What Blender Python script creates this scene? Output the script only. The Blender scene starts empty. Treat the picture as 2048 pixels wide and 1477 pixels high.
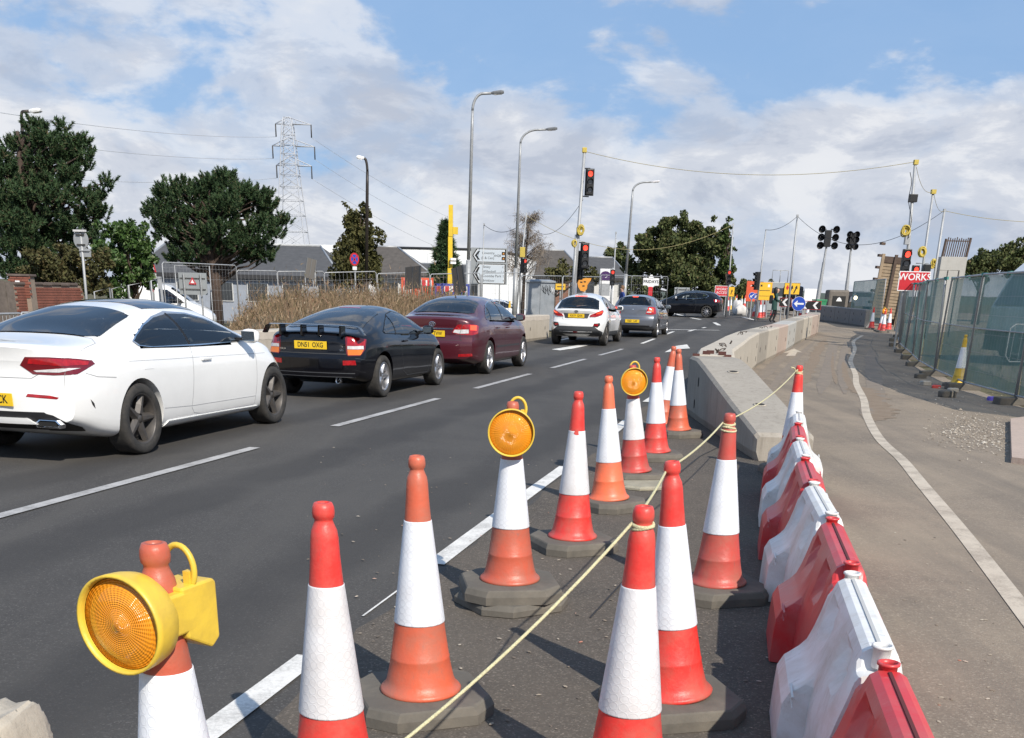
import bpy, bmesh, math, random
import numpy as np
from mathutils import Vector, Matrix
from mathutils.bvhtree import BVHTree
R = math.radians
SC = bpy.context.scene
COL = SC.collection
random.seed(7); RNG = np.random.default_rng(7)

# ------------------------------------------------------------------ camera
CF, CP, CRO, CPY, CH = 2104.24, 0.3772717, 0.02618, 1418.18, 1.58
fw = Vector((0, math.cos(CP), -math.sin(CP))); r0 = Vector((1, 0, 0)); u0 = r0.cross(fw)
cr = r0*math.cos(CRO)+u0*math.sin(CRO); cu = u0*math.cos(CRO)-r0*math.sin(CRO)
cam = bpy.data.cameras.new('camera'); camo = bpy.data.objects.new('camera', cam); COL.objects.link(camo)
m = Matrix.Identity(4)
for i in range(3):
    m[i][0] = cr[i]; m[i][1] = cu[i]; m[i][2] = -fw[i]
m.translation = (0, 0, CH)
camo.matrix_world = m
cam.sensor_width = 36; cam.lens = CF/2048*36; cam.shift_y = (CPY-738.5)/2048
cam.clip_start = .05; cam.clip_end = 20000
SC.camera = camo

# ------------------------------------------------------------------ sky + sun
SUN_AZ, SUN_EL = R(151), R(40)
w = bpy.data.worlds.new('World'); SC.world = w; w.use_nodes = True
nt = w.node_tree; N = nt.nodes; L = nt.links; N.clear()
def nd(tree, t, **kw):
    n = tree.nodes.new(t)
    for k, v in kw.items():
        if k.startswith('i_'):
            key = k[2:]; key = int(key) if key.isdigit() else key.replace('_', ' ')
            n.inputs[key].default_value = v
        else: setattr(n, k, v)
    return n
def ramp(tree, fac, stops, interp='EASE'):
    n = tree.nodes.new('ShaderNodeValToRGB'); n.color_ramp.interpolation = interp
    e = n.color_ramp.elements
    while len(e) < len(stops): e.new(.5)
    for el, (p, c) in zip(e, stops):
        el.position = p; el.color = (c, c, c, 1) if not hasattr(c, '__len__') else (*c, 1)
    tree.links.new(fac, n.inputs[0]); return n.outputs[0]
def mth(tree, op, a, b=None, c=None):
    n = tree.nodes.new('ShaderNodeMath'); n.operation = op
    for i, v in enumerate((a, b, c)):
        if v is None: continue
        if isinstance(v, (int, float)): n.inputs[i].default_value = v
        else: tree.links.new(v, n.inputs[i])
    return n.outputs[0]
def mixc(tree, fac, a, b, mode='MIX'):
    n = tree.nodes.new('ShaderNodeMix'); n.data_type = 'RGBA'; n.blend_type = mode
    for key, v in ((0, fac), (6, a), (7, b)):
        if isinstance(v, (int, float)): n.inputs[key].default_value = v
        elif hasattr(v, '__len__'): n.inputs[key].default_value = (*v, 1) if len(v) == 3 else v
        else: tree.links.new(v, n.inputs[key])
    return n.outputs[2]
sky = nd(nt, 'ShaderNodeTexSky', sky_type='NISHITA', sun_disc=False, sun_elevation=SUN_EL, sun_rotation=SUN_AZ, air_density=1.0, dust_density=.6, ozone_density=1.5)
tc = nd(nt, 'ShaderNodeTexCoord')
mp = nd(nt, 'ShaderNodeMapping'); L.new(tc.outputs['Generated'], mp.inputs[0])
mp.inputs['Scale'].default_value = (1, 1, 2.1); mp.inputs['Location'].default_value = (3.3, 1.7, .42)
sep = nd(nt, 'ShaderNodeSeparateXYZ'); L.new(tc.outputs['Generated'], sep.inputs[0])
n1 = nd(nt, 'ShaderNodeTexNoise', i_Scale=6.2, i_Detail=9, i_Roughness=.56, i_Distortion=.25); L.new(mp.outputs[0], n1.inputs[0])
n2 = nd(nt, 'ShaderNodeTexNoise', i_Scale=11, i_Detail=8, i_Roughness=.6, i_Distortion=.15); L.new(mp.outputs[0], n2.inputs[0])
# cumulus seen edge-on closes up towards the horizon; overhead it opens
elev = ramp(nt, sep.outputs[2], [(0, .70), (.11, .66), (.145, .57), (.18, .43), (.25, .39), (1, .40)], 'LINEAR')
cov = mth(nt, 'ADD', mth(nt, 'ADD', n1.outputs[0], mth(nt, 'MULTIPLY', mth(nt, 'SUBTRACT', n2.outputs[0], .5), .35)), mth(nt, 'SUBTRACT', elev, .5))
mask = ramp(nt, cov, [(0, 0), (.42, .05), (.53, .70), (.66, .94), (1, .98)])
mp2 = nd(nt, 'ShaderNodeMapping'); L.new(tc.outputs['Generated'], mp2.inputs[0])
mp2.inputs['Scale'].default_value = (1, 1, 2.4); mp2.inputs['Location'].default_value = (0.4, 5.7, 2.03)
n3 = nd(nt, 'ShaderNodeTexNoise', i_Scale=8.5, i_Detail=10, i_Roughness=.62, i_Distortion=.3); L.new(mp2.outputs[0], n3.inputs[0])
ccol = ramp(nt, n3.outputs[0], [(0, (4.2, 4.7, 5.6)), (.38, (4.8, 5.2, 6.1)), (.48, (6.0, 6.3, 7.0)), (.58, (7.7, 7.8, 8.1)), (1, (8.6, 8.6, 8.6))])
blue = mixc(nt, .78, sky.outputs[0], (2.5, 4.3, 7.3))
skyc = mixc(nt, mask, blue, ccol)
bg = nd(nt, 'ShaderNodeBackground', i_Strength=.1); L.new(skyc, bg.inputs[0])
wo = nd(nt, 'ShaderNodeOutputWorld'); L.new(bg.outputs[0], wo.inputs[0])
sl = bpy.data.lights.new('sun', 'SUN'); sl.energy = 5.0; sl.angle = R(.55); sl.color = (1, .93, .82)
so = bpy.data.objects.new('sun', sl); COL.objects.link(so); so.location = (20, -40, 40)
sd = Vector((math.sin(SUN_AZ)*math.cos(SUN_EL), math.cos(SUN_AZ)*math.cos(SUN_EL), math.sin(SUN_EL)))
so.rotation_euler = sd.to_track_quat('Z', 'Y').to_euler()
vs = SC.view_settings; vs.view_transform = 'Standard'; vs.look = 'None'; vs.exposure = .12; vs.gamma = 1; vs.use_curve_mapping = False

# ------------------------------------------------------------------ layout helpers
def sst(t): t = min(max(t, 0.), 1.); return t*t*(3-2*t)
def gz(x, y):
    if y < 34: z = 0.
    elif y < 75: z = .016*(y-34)
    else: t = min((y-75)/50, 1); z = .656+.4*(1-(1-t)**2)
    s = (-5.55+.28*y)-x                      # metres left of the lane line
    if s > 7: z -= (.30+.4*sst((y-50)/25)+max(0, z)*.8)*sst((s-7)/9)
    return z
def ray(px, py): return (fw + cr*((px-1024)/CF) - cu*((py-CPY)/CF))
def at(px, py, Y):
    d = ray(px, py); return Vector((0, 0, CH)) + d*(Y/d.y)
def gp(px, py, dz=0):
    z = 0; d = ray(px, py)
    for i in range(60):
        q = Vector((0, 0, CH)) + d*((z+dz-CH)/d.z); z = .5*z+.5*gz(q.x, q.y)
    return q
def foot(px, Y, py=590):
    p = at(px, py, Y); return Vector((p.x, Y, gz(p.x, Y)))

# ------------------------------------------------------------------ materials
MT = {}
def mat(name, col, rough=.6, metal=0, var=0, vs_=8, bump=0, bs=60, col2=None, spec=.5, coat=0, emit=None, es=0, detail=4, alpha=1, world=False, trans=0, sheen=0, dirt=None, dirt_amt=0, ds=3, scuff=None):
    if name in MT: return MT[name]
    m = bpy.data.materials.new(name); m.use_nodes = True; t = m.node_tree
    b = t.nodes['Principled BSDF']; MT[name] = m
    b.inputs['Base Color'].default_value = (*col, 1); b.inputs['Roughness'].default_value = rough; b.inputs['Metallic'].default_value = metal
    b.inputs['Specular IOR Level'].default_value = spec; b.inputs['Coat Weight'].default_value = coat; b.inputs['Coat Roughness'].default_value = .04
    if trans: b.inputs['Transmission Weight'].default_value = trans
    b.inputs['Alpha'].default_value = alpha
    if emit: b.inputs['Emission Color'].default_value = (*emit, 1); b.inputs['Emission Strength'].default_value = es
    if var or bump or dirt:
        if world: g = nd(t, 'ShaderNodeNewGeometry'); co = g.outputs['Position']
        else: g = nd(t, 'ShaderNodeTexCoord'); co = g.outputs['Object']
    src = None
    if var:
        n = nd(t, 'ShaderNodeTexNoise', i_Scale=vs_, i_Detail=detail, i_Roughness=.6); t.links.new(co, n.inputs[0])
        f = ramp(t, n.outputs[0], [(.28, 0), (.72, 1)], 'LINEAR')
        c2 = col2 or tuple(c*(1-var) for c in col)
        src = mixc(t, f, col, c2)
    if dirt:
        n = nd(t, 'ShaderNodeTexNoise', i_Scale=ds, i_Detail=8, i_Roughness=.7, i_Distortion=.4); t.links.new(co, n.inputs[0])
        f = mth(t, 'MULTIPLY', ramp(t, n.outputs[0], [(.42, 0), (.68, 1)], 'LINEAR'), dirt_amt)
        src = mixc(t, f, src if src else col, dirt)
    if scuff:
        mp_ = nd(t, 'ShaderNodeMapping'); t.links.new(co, mp_.inputs[0]); mp_.inputs['Rotation'].default_value = (.6, .4, .3); mp_.inputs['Scale'].default_value = (1, 4, 1)
        n = nd(t, 'ShaderNodeTexNoise', i_Scale=scuff[1], i_Detail=9, i_Roughness=.8); t.links.new(mp_.outputs[0], n.inputs[0])
        src = mixc(t, mth(t, 'MULTIPLY', ramp(t, n.outputs[0], [(.58, 0), (.68, 1)], 'LINEAR'), scuff[2]), src if src else col, scuff[0])
    if src: t.links.new(src, b.inputs['Base Color'])
    if bump:
        n = nd(t, 'ShaderNodeTexNoise', i_Scale=bs, i_Detail=5, i_Roughness=.65); t.links.new(co, n.inputs[0])
        bp = nd(t, 'ShaderNodeBump', i_Strength=bump, i_Distance=.02); t.links.new(n.outputs[0], bp.inputs['Height']); t.links.new(bp.outputs[0], b.inputs['Normal'])
    return m
def flat(name, col, rough=.5, **k): return mat(name, col, rough, **k)

# ------------------------------------------------------------------ mesh builder
class MB:
    def __init__(s): s.v = []; s.f = []; s.m = []; s.sm = []; s.uv = None
    def add(s, vs, fs, mi=0, sm=False, M=None):
        o = len(s.v)
        s.v += [tuple(M @ Vector(v)) for v in vs] if M is not None else [tuple(v) for v in vs]
        s.f += [tuple(i+o for i in f) for f in fs]; s.m += [mi]*len(fs); s.sm += [sm]*len(fs)
        return s
    def box(s, c, d, mi=0, M=None, rz=0, bev=0):
        x, y, z = d[0]/2, d[1]/2, d[2]/2
        T = Matrix.Translation(c) @ Matrix.Rotation(rz, 4, 'Z')
        if M is not None: T = M @ T
        if bev:
            bm = bmesh.new(); bmesh.ops.create_cube(bm, size=1)
            for v in bm.verts: v.co = Vector((v.co.x*d[0], v.co.y*d[1], v.co.z*d[2]))
            bmesh.ops.bevel(bm, geom=bm.edges[:], offset=bev, segments=2, affect='EDGES', profile=.6)
            bm.verts.index_update()
            s.add([v.co[:] for v in bm.verts], [[v.index for v in f.verts] for f in bm.faces], mi, False, T); bm.free(); return s
        vs = [(-x,-y,-z),(x,-y,-z),(x,y,-z),(-x,y,-z),(-x,-y,z),(x,-y,z),(x,y,z),(-x,y,z)]
        return s.add(vs, [(0,3,2,1),(4,5,6,7),(0,1,5,4),(1,2,6,5),(2,3,7,6),(3,0,4,7)], mi, False, T)
    def cyl(s, p0, p1, r0, r1=None, n=10, mi=0, sm=True, caps=True, M=None):
        p0 = Vector(p0); p1 = Vector(p1); r1 = r0 if r1 is None else r1
        d = (p1-p0); q = d.to_track_quat('Z', 'Y') if d.length > 1e-9 else Matrix.Identity(3).to_quaternion()
        a = q @ Vector((1,0,0)); b = q @ Vector((0,1,0)); vs = []
        for p, r in ((p0, r0), (p1, r1)):
            for i in range(n):
                t = 2*math.pi*i/n; vs.append(p+a*(r*math.cos(t))+b*(r*math.sin(t)))
        s.add(vs, [(i, (i+1)%n, n+(i+1)%n, n+i) for i in range(n)], mi, sm, M)
        if caps: s.add(vs, [tuple(range(n-1,-1,-1)), tuple(range(n, 2*n))], mi, False, M)
        return s
    def tube(s, pts, r, n=6, mi=0, closed=False, M=None, caps=True):
        pts = [Vector(p) for p in pts]; k = len(pts); vs = []; up = None
        for i, p in enumerate(pts):
            a = pts[(i-1) % k] if (closed or i > 0) else p; b = pts[(i+1) % k] if (closed or i < k-1) else p
            d = (b-a).normalized()
            if up is None: up = Vector((0,0,1)) if abs(d.z) < .9 else Vector((1,0,0))
            x = d.cross(up).normalized(); up = x.cross(d).normalized()
            rr = r[i] if hasattr(r, '__len__') else r
            for j in range(n):
                t = 2*math.pi*j/n; vs.append(p+x*(rr*math.cos(t))+up*(rr*math.sin(t)))
        fs = []
        for i in range(k if closed else k-1):
            i2 = (i+1) % k
            for j in range(n): fs.append((i*n+j, i2*n+j, i2*n+(j+1)%n, i*n+(j+1)%n))
        if not closed and caps: fs += [tuple(range(n)), tuple(range((k-1)*n+n-1, (k-1)*n-1, -1))]
        return s.add(vs, fs, mi, True, M)
    def lathe(s, prof, n=24, mi=0, M=None, sm=True, cap=False):
        vs = []; k = len(prof)
        for r, z in prof:
            for j in range(n):
                t = 2*math.pi*j/n; vs.append((r*math.cos(t), r*math.sin(t), z))
        fs = [(i*n+j, i*n+(j+1)%n, (i+1)*n+(j+1)%n, (i+1)*n+j) for i in range(k-1) for j in range(n)]
        if cap: fs += [tuple(range(n-1,-1,-1)), tuple(range((k-1)*n, k*n))]
        return s.add(vs, fs, mi, sm, M)
    def prism(s, poly, z0, z1, mi=0, M=None, sm=False):
        n = len(poly); vs = [(x, y, z0) for x, y in poly]+[(x, y, z1) for x, y in poly]
        return s.add(vs, [tuple(range(n-1,-1,-1)), tuple(range(n, 2*n))]+[(i,(i+1)%n,n+(i+1)%n,n+i) for i in range(n)], mi, sm, M)
    def loft(s, rings, mi=0, closed=True, cap=True, sm=True, M=None):
        n = len(rings[0]); vs = [v for r in rings for v in r]
        fs = [(i*n+j, i*n+(j+1)%n, (i+1)*n+(j+1)%n, (i+1)*n+j) for i in range(len(rings)-1) for j in range(n if closed else n-1)]
        s.add(vs, fs, mi, sm, M)
        if cap: s.add(vs, [tuple(range(n-1,-1,-1)), tuple(range((len(rings)-1)*n, len(rings)*n))], mi, False, M)
        return s
    def mesh(s, name, mats):
        me = bpy.data.meshes.new(name); me.from_pydata(s.v, [], s.f)
        for q in (mats if isinstance(mats, (list, tuple)) else [mats]): me.materials.append(q)
        me.polygons.foreach_set('material_index', s.m); me.polygons.foreach_set('use_smooth', s.sm); me.update(); return me
    def build(s, name, mats, parent=None, loc=None, rz=0, fixn=False, ang=None):
        me = s.mesh(name, mats)
        if fixn:
            bm = bmesh.new(); bm.from_mesh(me); bmesh.ops.remove_doubles(bm, verts=bm.verts, dist=1e-5); bmesh.ops.recalc_face_normals(bm, faces=bm.faces); bm.to_mesh(me); bm.free()
        if ang: sharp(me, ang)
        return link(name, me, parent, loc, rz)
def sharp(me, ang):
    me.polygons.foreach_set('use_smooth', [True]*len(me.polygons))
    me.set_sharp_from_angle(angle=R(ang))
def link(name, me, parent=None, loc=None, rz=0):
    o = bpy.data.objects.new(name, me); COL.objects.link(o)
    if parent is not None: o.parent = parent
    if loc is not None: o.location = loc
    if rz: o.rotation_euler = (0, 0, rz)
    return o
def tag(o, label=None, cat=None, group=None, kind=None):
    for k, v in (('label', label), ('category', cat), ('group', group), ('kind', kind)):
        if v: o[k] = v
    return o
def thing(name, label, cat, loc=(0,0,0), rz=0, group=None):
    o = bpy.data.objects.new(name, None); COL.objects.link(o); o.location = loc; o.rotation_euler = (0,0,rz); o.empty_display_size = .2
    return tag(o, label, cat, group)
def dup(o, parent=None):
    c = o.copy(); COL.objects.link(c); c.parent = parent
    for ch in list(o.children): dup(ch, c)
    return c
def dup_thing(o, label, loc, rz=0, group=None, rot=None):
    c = dup(o); c['label'] = label; c.location = loc; c.rotation_euler = rot if rot else (0,0,rz)
    if group: c['group'] = group
    return c
def txt(s, size, name='lettering', mt=None, parent=None, bold=0, sx=1, M=None, ext=.001, align='CENTER', font_gap=1):
    cu_ = bpy.data.curves.new('t', 'FONT'); cu_.body = s; cu_.size = size; cu_.align_x = align; cu_.align_y = 'CENTER'; cu_.offset = bold*size; cu_.extrude = ext; cu_.space_character = font_gap; cu_.resolution_u = 3; cu_.space_line = .95
    o = bpy.data.objects.new('t', cu_); COL.objects.link(o)
    dg = bpy.context.evaluated_depsgraph_get(); me = bpy.data.meshes.new_from_object(o.evaluated_get(dg)); bpy.data.objects.remove(o); bpy.data.curves.remove(cu_)
    if sx != 1: me.transform(Matrix.Diagonal((sx,1,1,1)))
    if M is not None: me.transform(M)
    me.materials.clear(); me.materials.append(mt); me.name = name
    return link(name, me, parent)
FACE = Matrix.Rotation(R(90), 4, 'X')        # XY sheet -> upright, facing -Y
def upright(x=0, y=0, z=0): return Matrix.Translation((x, y, z)) @ FACE
# ------------------------------------------------------------------ surface materials
def ground_mat(name, base, dark, agg, scale=260, patch=None, patch_amt=.5, ps=.35, rough=.9, bump=.5, streak=None, wheel=None):
    m = bpy.data.materials.new(name); m.use_nodes = True; t = m.node_tree; MT[name] = m
    b = t.nodes['Principled BSDF']; g = nd(t, 'ShaderNodeNewGeometry'); P_ = g.outputs['Position']
    n = nd(t, 'ShaderNodeTexNoise', i_Scale=1.1, i_Detail=7, i_Roughness=.65); t.links.new(P_, n.inputs[0])
    c = mixc(t, ramp(t, n.outputs[0], [(.3, 0), (.7, 1)], 'LINEAR'), base, dark)
    v = nd(t, 'ShaderNodeTexVoronoi', i_Scale=scale); t.links.new(P_, v.inputs['Vector'])
    sepc = nd(t, 'ShaderNodeSeparateColor'); t.links.new(v.outputs['Color'], sepc.inputs[0])
    sp = ramp(t, sepc.outputs[0], [(0, .0), (.72, .05), (.93, .45), (1, 1)], 'LINEAR')
    c = mixc(t, sp, c, agg)
    n5 = nd(t, 'ShaderNodeTexNoise', i_Scale=38, i_Detail=6, i_Roughness=.75); t.links.new(P_, n5.inputs[0])
    c = mixc(t, ramp(t, n5.outputs[0], [(.35, .45), (.65, 0)], 'LINEAR'), c, tuple(q*.55 for q in dark))
    if patch:
        n6 = nd(t, 'ShaderNodeTexNoise', i_Scale=ps, i_Detail=9, i_Roughness=.7, i_Distortion=.6); t.links.new(P_, n6.inputs[0])
        c = mixc(t, mth(t, 'MULTIPLY', ramp(t, n6.outputs[0], [(.36, 0), (.66, 1)], 'LINEAR'), patch_amt), c, patch)
    if streak:  # dust and tyre wear drawn out along the lane direction
        mp_ = nd(t, 'ShaderNodeMapping'); t.links.new(P_, mp_.inputs[0]); mp_.inputs['Rotation'].default_value = (0, 0, streak[1]); mp_.inputs['Scale'].default_value = (1.6, .09, 1)
        n7 = nd(t, 'ShaderNodeTexNoise', i_Scale=1.3, i_Detail=6, i_Roughness=.6); t.links.new(mp_.outputs[0], n7.inputs[0])
        c = mixc(t, mth(t, 'MULTIPLY', ramp(t, n7.outputs[0], [(.45, 0), (.68, 1)], 'LINEAR'), streak[2]), c, streak[0])
    if wheel:   # tyre-polished bands along the lane
        mp_ = nd(t, 'ShaderNodeMapping'); t.links.new(P_, mp_.inputs[0]); mp_.inputs['Rotation'].default_value = (0, 0, R(14.1)); sx_ = nd(t, 'ShaderNodeSeparateXYZ'); t.links.new(mp_.outputs[0], sx_.inputs[0])
        wv = mth(t, 'COSINE', mth(t, 'MULTIPLY', mth(t, 'ADD', sx_.outputs[0], 4.45), 2*math.pi/1.72)); n8 = nd(t, 'ShaderNodeTexNoise', i_Scale=.8, i_Detail=5); t.links.new(P_, n8.inputs[0])
        c = mixc(t, mth(t, 'MULTIPLY', ramp(t, mth(t, 'ADD', wv, mth(t, 'MULTIPLY', mth(t, 'SUBTRACT', n8.outputs[0], .5), 2)), [(.2, 0), (.9, 1)], 'LINEAR'), wheel[1]), c, wheel[0])
    t.links.new(c, b.inputs['Base Color']); b.inputs['Roughness'].default_value = rough; b.inputs['Specular IOR Level'].default_value = .25
    bp = nd(t, 'ShaderNodeBump', i_Strength=bump, i_Distance=.006)
    hh = mth(t, 'ADD', mth(t, 'MULTIPLY', sepc.outputs[1], .6), n5.outputs[0]); t.links.new(hh, bp.inputs['Height']); t.links.new(bp.outputs[0], b.inputs['Normal'])
    return m
ground_mat('asphalt_new', (.068, .064, .061), (.050, .047, .045), (.18, .17, .16), 150, (.095, .089, .082), .75, .22, .82, .6, ((.088, .082, .075), R(14), .75), ((.040, .038, .037), .55))
ground_mat('asphalt_worn', (.105, .092, .078), (.078, .068, .059), (.28, .24, .2), 130, (.15, .125, .1), .55, .7, .9, .7)
ground_mat('asphalt_dusty', (.265, .216, .168), (.19, .157, .125), (.42, .36, .29), 120, (.335, .272, .203), .6, .45, .93, .6, ((.13, .113, .097), R(17), .55))
ground_mat('verge', (.10, .095, .05), (.06, .065, .03), (.2, .18, .12), 60, (.16, .13, .08), .6, .3, .95, .9)
ground_mat('site_earth', (.20, .165, .12), (.14, .115, .085), (.36, .31, .25), 70, (.26, .215, .16), .6, .5, .95, .9)
ground_mat('side_road', (.12, .118, .115), (.09, .088, .087), (.2, .2, .19), 90, None, 0, 1, .9, .4)
def conc_mat(name, c1, c2, stain, amt=.5, sc=2.2):
    m = bpy.data.materials.new(name); m.use_nodes = True; t = m.node_tree; MT[name] = m; b = t.nodes['Principled BSDF']
    g = nd(t, 'ShaderNodeTexCoord'); P_ = g.outputs['Object']
    n = nd(t, 'ShaderNodeTexNoise', i_Scale=sc, i_Detail=8, i_Roughness=.7); t.links.new(P_, n.inputs[0])
    c = mixc(t, ramp(t, n.outputs[0], [(.3, 0), (.7, 1)], 'LINEAR'), c1, c2)
    mp_ = nd(t, 'ShaderNodeMapping'); t.links.new(P_, mp_.inputs[0]); mp_.inputs['Scale'].default_value = (6, 6, .6)
    n2_ = nd(t, 'ShaderNodeTexNoise', i_Scale=2.5, i_Detail=6, i_Roughness=.65); t.links.new(mp_.outputs[0], n2_.inputs[0])
    c = mixc(t, mth(t, 'MULTIPLY', ramp(t, n2_.outputs[0], [(.5, 0), (.75, 1)], 'LINEAR'), amt), c, stain)
    n3_ = nd(t, 'ShaderNodeTexNoise', i_Scale=55, i_Detail=6, i_Roughness=.8); t.links.new(P_, n3_.inputs[0])
    c = mixc(t, ramp(t, n3_.outputs[0], [(.3, .35), (.5, 0)], 'LINEAR'), c, tuple(q*.5 for q in c2))
    v = nd(t, 'ShaderNodeTexVoronoi', i_Scale=17); t.links.new(P_, v.inputs['Vector'])
    hole = ramp(t, v.outputs['Distance'], [(.05, 1), (.09, 0)], 'LINEAR')
    sc_ = nd(t, 'ShaderNodeSeparateColor'); t.links.new(v.outputs['Color'], sc_.inputs[0])
    hole = mth(t, 'MULTIPLY', hole, mth(t, 'GREATER_THAN', sc_.outputs[0], .6))
    c = mixc(t, mth(t, 'MULTIPLY', hole, .7), c, tuple(q*.3 for q in c2))
    t.links.new(c, b.inputs['Base Color']); b.inputs['Roughness'].default_value = .9; b.inputs['Specular IOR Level'].default_value = .3
    bp = nd(t, 'ShaderNodeBump', i_Strength=.4, i_Distance=.01); t.links.new(mth(t, 'SUBTRACT', n3_.outputs[0], hole), bp.inputs['Height']); t.links.new(bp.outputs[0], b.inputs['Normal'])
    return m
conc_mat('concrete_pale', (.50, .45, .38), (.42, .375, .31), (.30, .25, .19), .5)
conc_mat('concrete_grey', (.37, .335, .285), (.30, .27, .23), (.19, .165, .135), .6)
conc_mat('concrete_bluish', (.45, .44, .41), (.38, .37, .345), (.3, .27, .23), .4)
conc_mat('concrete_pinkish', (.47, .37, .31), (.40, .32, .27), (.28, .2, .15), .5)
conc_mat('concrete_far', (.24, .235, .23), (.2, .195, .19), (.14, .13, .12), .5)
def paint_mat(name, col, wear=.35, under=(.06, .055, .05)):
    m = bpy.data.materials.new(name); m.use_nodes = True; t = m.node_tree; MT[name] = m; b = t.nodes['Principled BSDF']
    g = nd(t, 'ShaderNodeNewGeometry'); P_ = g.outputs['Position']
    n = nd(t, 'ShaderNodeTexNoise', i_Scale=3, i_Detail=10, i_Roughness=.75); t.links.new(P_, n.inputs[0])
    n2_ = nd(t, 'ShaderNodeTexNoise', i_Scale=60, i_Detail=6, i_Roughness=.8); t.links.new(P_, n2_.inputs[0])
    f = mth(t, 'ADD', mth(t, 'MULTIPLY', n.outputs[0], .6), mth(t, 'MULTIPLY', n2_.outputs[0], .4))
    c = mixc(t, mth(t, 'MULTIPLY', ramp(t, f, [(.46, 0), (.6, 1)], 'LINEAR'), wear), col, under)
    t.links.new(c, b.inputs['Base Color']); b.inputs['Roughness'].default_value = .75
    bp = nd(t, 'ShaderNodeBump', i_Strength=.3, i_Distance=.006); t.links.new(n2_.outputs[0], bp.inputs['Height']); t.links.new(bp.outputs[0], b.inputs['Normal'])
    return m
paint_mat('line_white', (.72, .70, .66), .45)
paint_mat('line_grey', (.42, .41, .40), .55)
paint_mat('line_dusty', (.52, .45, .36), .8, (.24, .195, .15))

# ------------------------------------------------------------------ ground, roads
def sheet(name, pts_l, pts_r, mt, dz, nx=6, kind='structure', step=2.0, parent=None, edge_noise=0):
    """ruled sheet between two polylines sampled by y, draped on the terrain"""
    def samp(pl, t):
        d = [0]
        for a, b in zip(pl, pl[1:]): d.append(d[-1]+math.dist(a, b))
        s = t*d[-1]
        for i in range(len(pl)-1):
            if s <= d[i+1]+1e-9:
                u = (s-d[i])/(d[i+1]-d[i]); return (pl[i][0]+(pl[i+1][0]-pl[i][0])*u, pl[i][1]+(pl[i+1][1]-pl[i][1])*u)
        return pl[-1]
    ln = max(sum(math.dist(a, b) for a, b in zip(p, p[1:])) for p in (pts_l, pts_r)); k = max(2, int(ln/step)+1)
    vs = []; fs = []
    for i in range(k):
        t = i/(k-1); a = samp(pts_l, t); b = samp(pts_r, t)
        if edge_noise:
            a = (a[0]+random.uniform(-1,1)*edge_noise, a[1]); b = (b[0]+random.uniform(-1,1)*edge_noise, b[1])
        for j in range(nx+1):
            u = j/nx; x = a[0]+(b[0]-a[0])*u; y = a[1]+(b[1]-a[1])*u; vs.append((x, y, gz(x, y)+dz))
    w_ = nx+1
    fs = [(i*w_+j, i*w_+j+1, (i+1)*w_+j+1, (i+1)*w_+j) for i in range(k-1) for j in range(nx)]
    o = MB().add(vs, fs, 0, True).build(name, MT[mt], parent)
    if not parent: tag(o, kind=kind)
    return o
# base sheet reaching the horizon: dense near, coarse far
xs = sorted(set(list(np.arange(-60, 61, 2.0))+[-6000, -2500, -1000, -500, -250, -120, -85, 85, 120, 250, 500, 1000, 2500, 6000]))
ys = sorted(set(list(np.arange(-14, 131, 2.0))+[-600, -150, -50, -25, 150, 180, 240, 350, 600, 1200, 3000, 9000]))
vs = [(x, y, gz(x, y) if y > -30 else 0) for y in ys for x in xs]; W_ = len(xs)
tag(MB().add(vs, [(j*W_+i, j*W_+i+1, (j+1)*W_+i+1, (j+1)*W_+i) for j in range(len(ys)-1) for i in range(W_-1)], 0, True).build('ground', MT['verge']), kind='structure')
def lane(y, off, s=.2517, x0=-5.55): return x0+s*y+off/math.cos(math.atan(s))
WALL_L = [(-4.89-.2815*8, 11), (.94, 39.7), (4.2, 52)]
sheet('road', [(-11, -10), (-7.3, 10), (-4.9, 19), (.9, 39.7), (3.6, 50), (2, 62), (-4, 76), (-4, 90)], [(-.6, -10), (.1, 6), (1.2, 11), (2.6, 17), (6.2, 31), (9.5, 42), (13, 50.5), (25, 62), (34, 76), (34, 90)], 'asphalt_new', .004, 14, step=1.5)
# worn strip between the solid line and the barriers
sheet('hard_strip', [(-2.1, -6), (-.75, 5.0), (.55, 10.3), (1.45, 14.2), (2.35, 19)], [(1.9, -6), (2.0, 5.0), (3.0, 10.3), (3.3, 14.2), (3.3, 19)], 'asphalt_worn', .008, 8, step=.25, edge_noise=.035)
# dusty site road on the right of the barriers
sheet('haul_road', [(.9, -8), (1.25, 3), (2.4, 9), (2.75, 14), (4.6, 24), (6.4, 31), (9.6, 41), (13.3, 51), (17, 58)], [(3.4, -8), (6.6, 3), (7.2, 9), (7.6, 14), (9.0, 22), (10.6, 30), (13.2, 39), (17, 49), (24, 58)], 'asphalt_dusty', .012, 12, step=.8, edge_noise=.05)
sheet('far_site_road', [(13, 51), (13.5, 60), (16, 76), (20, 90)], [(17.5, 52), (28, 62), (38, 76), (50, 90)], 'asphalt_dusty', .016, 10)
sheet('side_road', [(-46, 40), (-30, 62), (-14, 75), (6, 84)], [(-38, 36), (-22, 56), (-8, 67), (10, 74)], 'side_road', .012, 8)
sheet('site_ground', [(9.6, 8), (10.2, 22), (13.2, 34), (20, 50), (28, 62)], [(60, 8), (60, 22), (60, 34), (60, 50), (60, 62)], 'site_earth', .006, 12)
ROAD = bpy.data.objects['road']; HAUL = bpy.data.objects['haul_road']; STRIP = bpy.data.objects['hard_strip']
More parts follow.
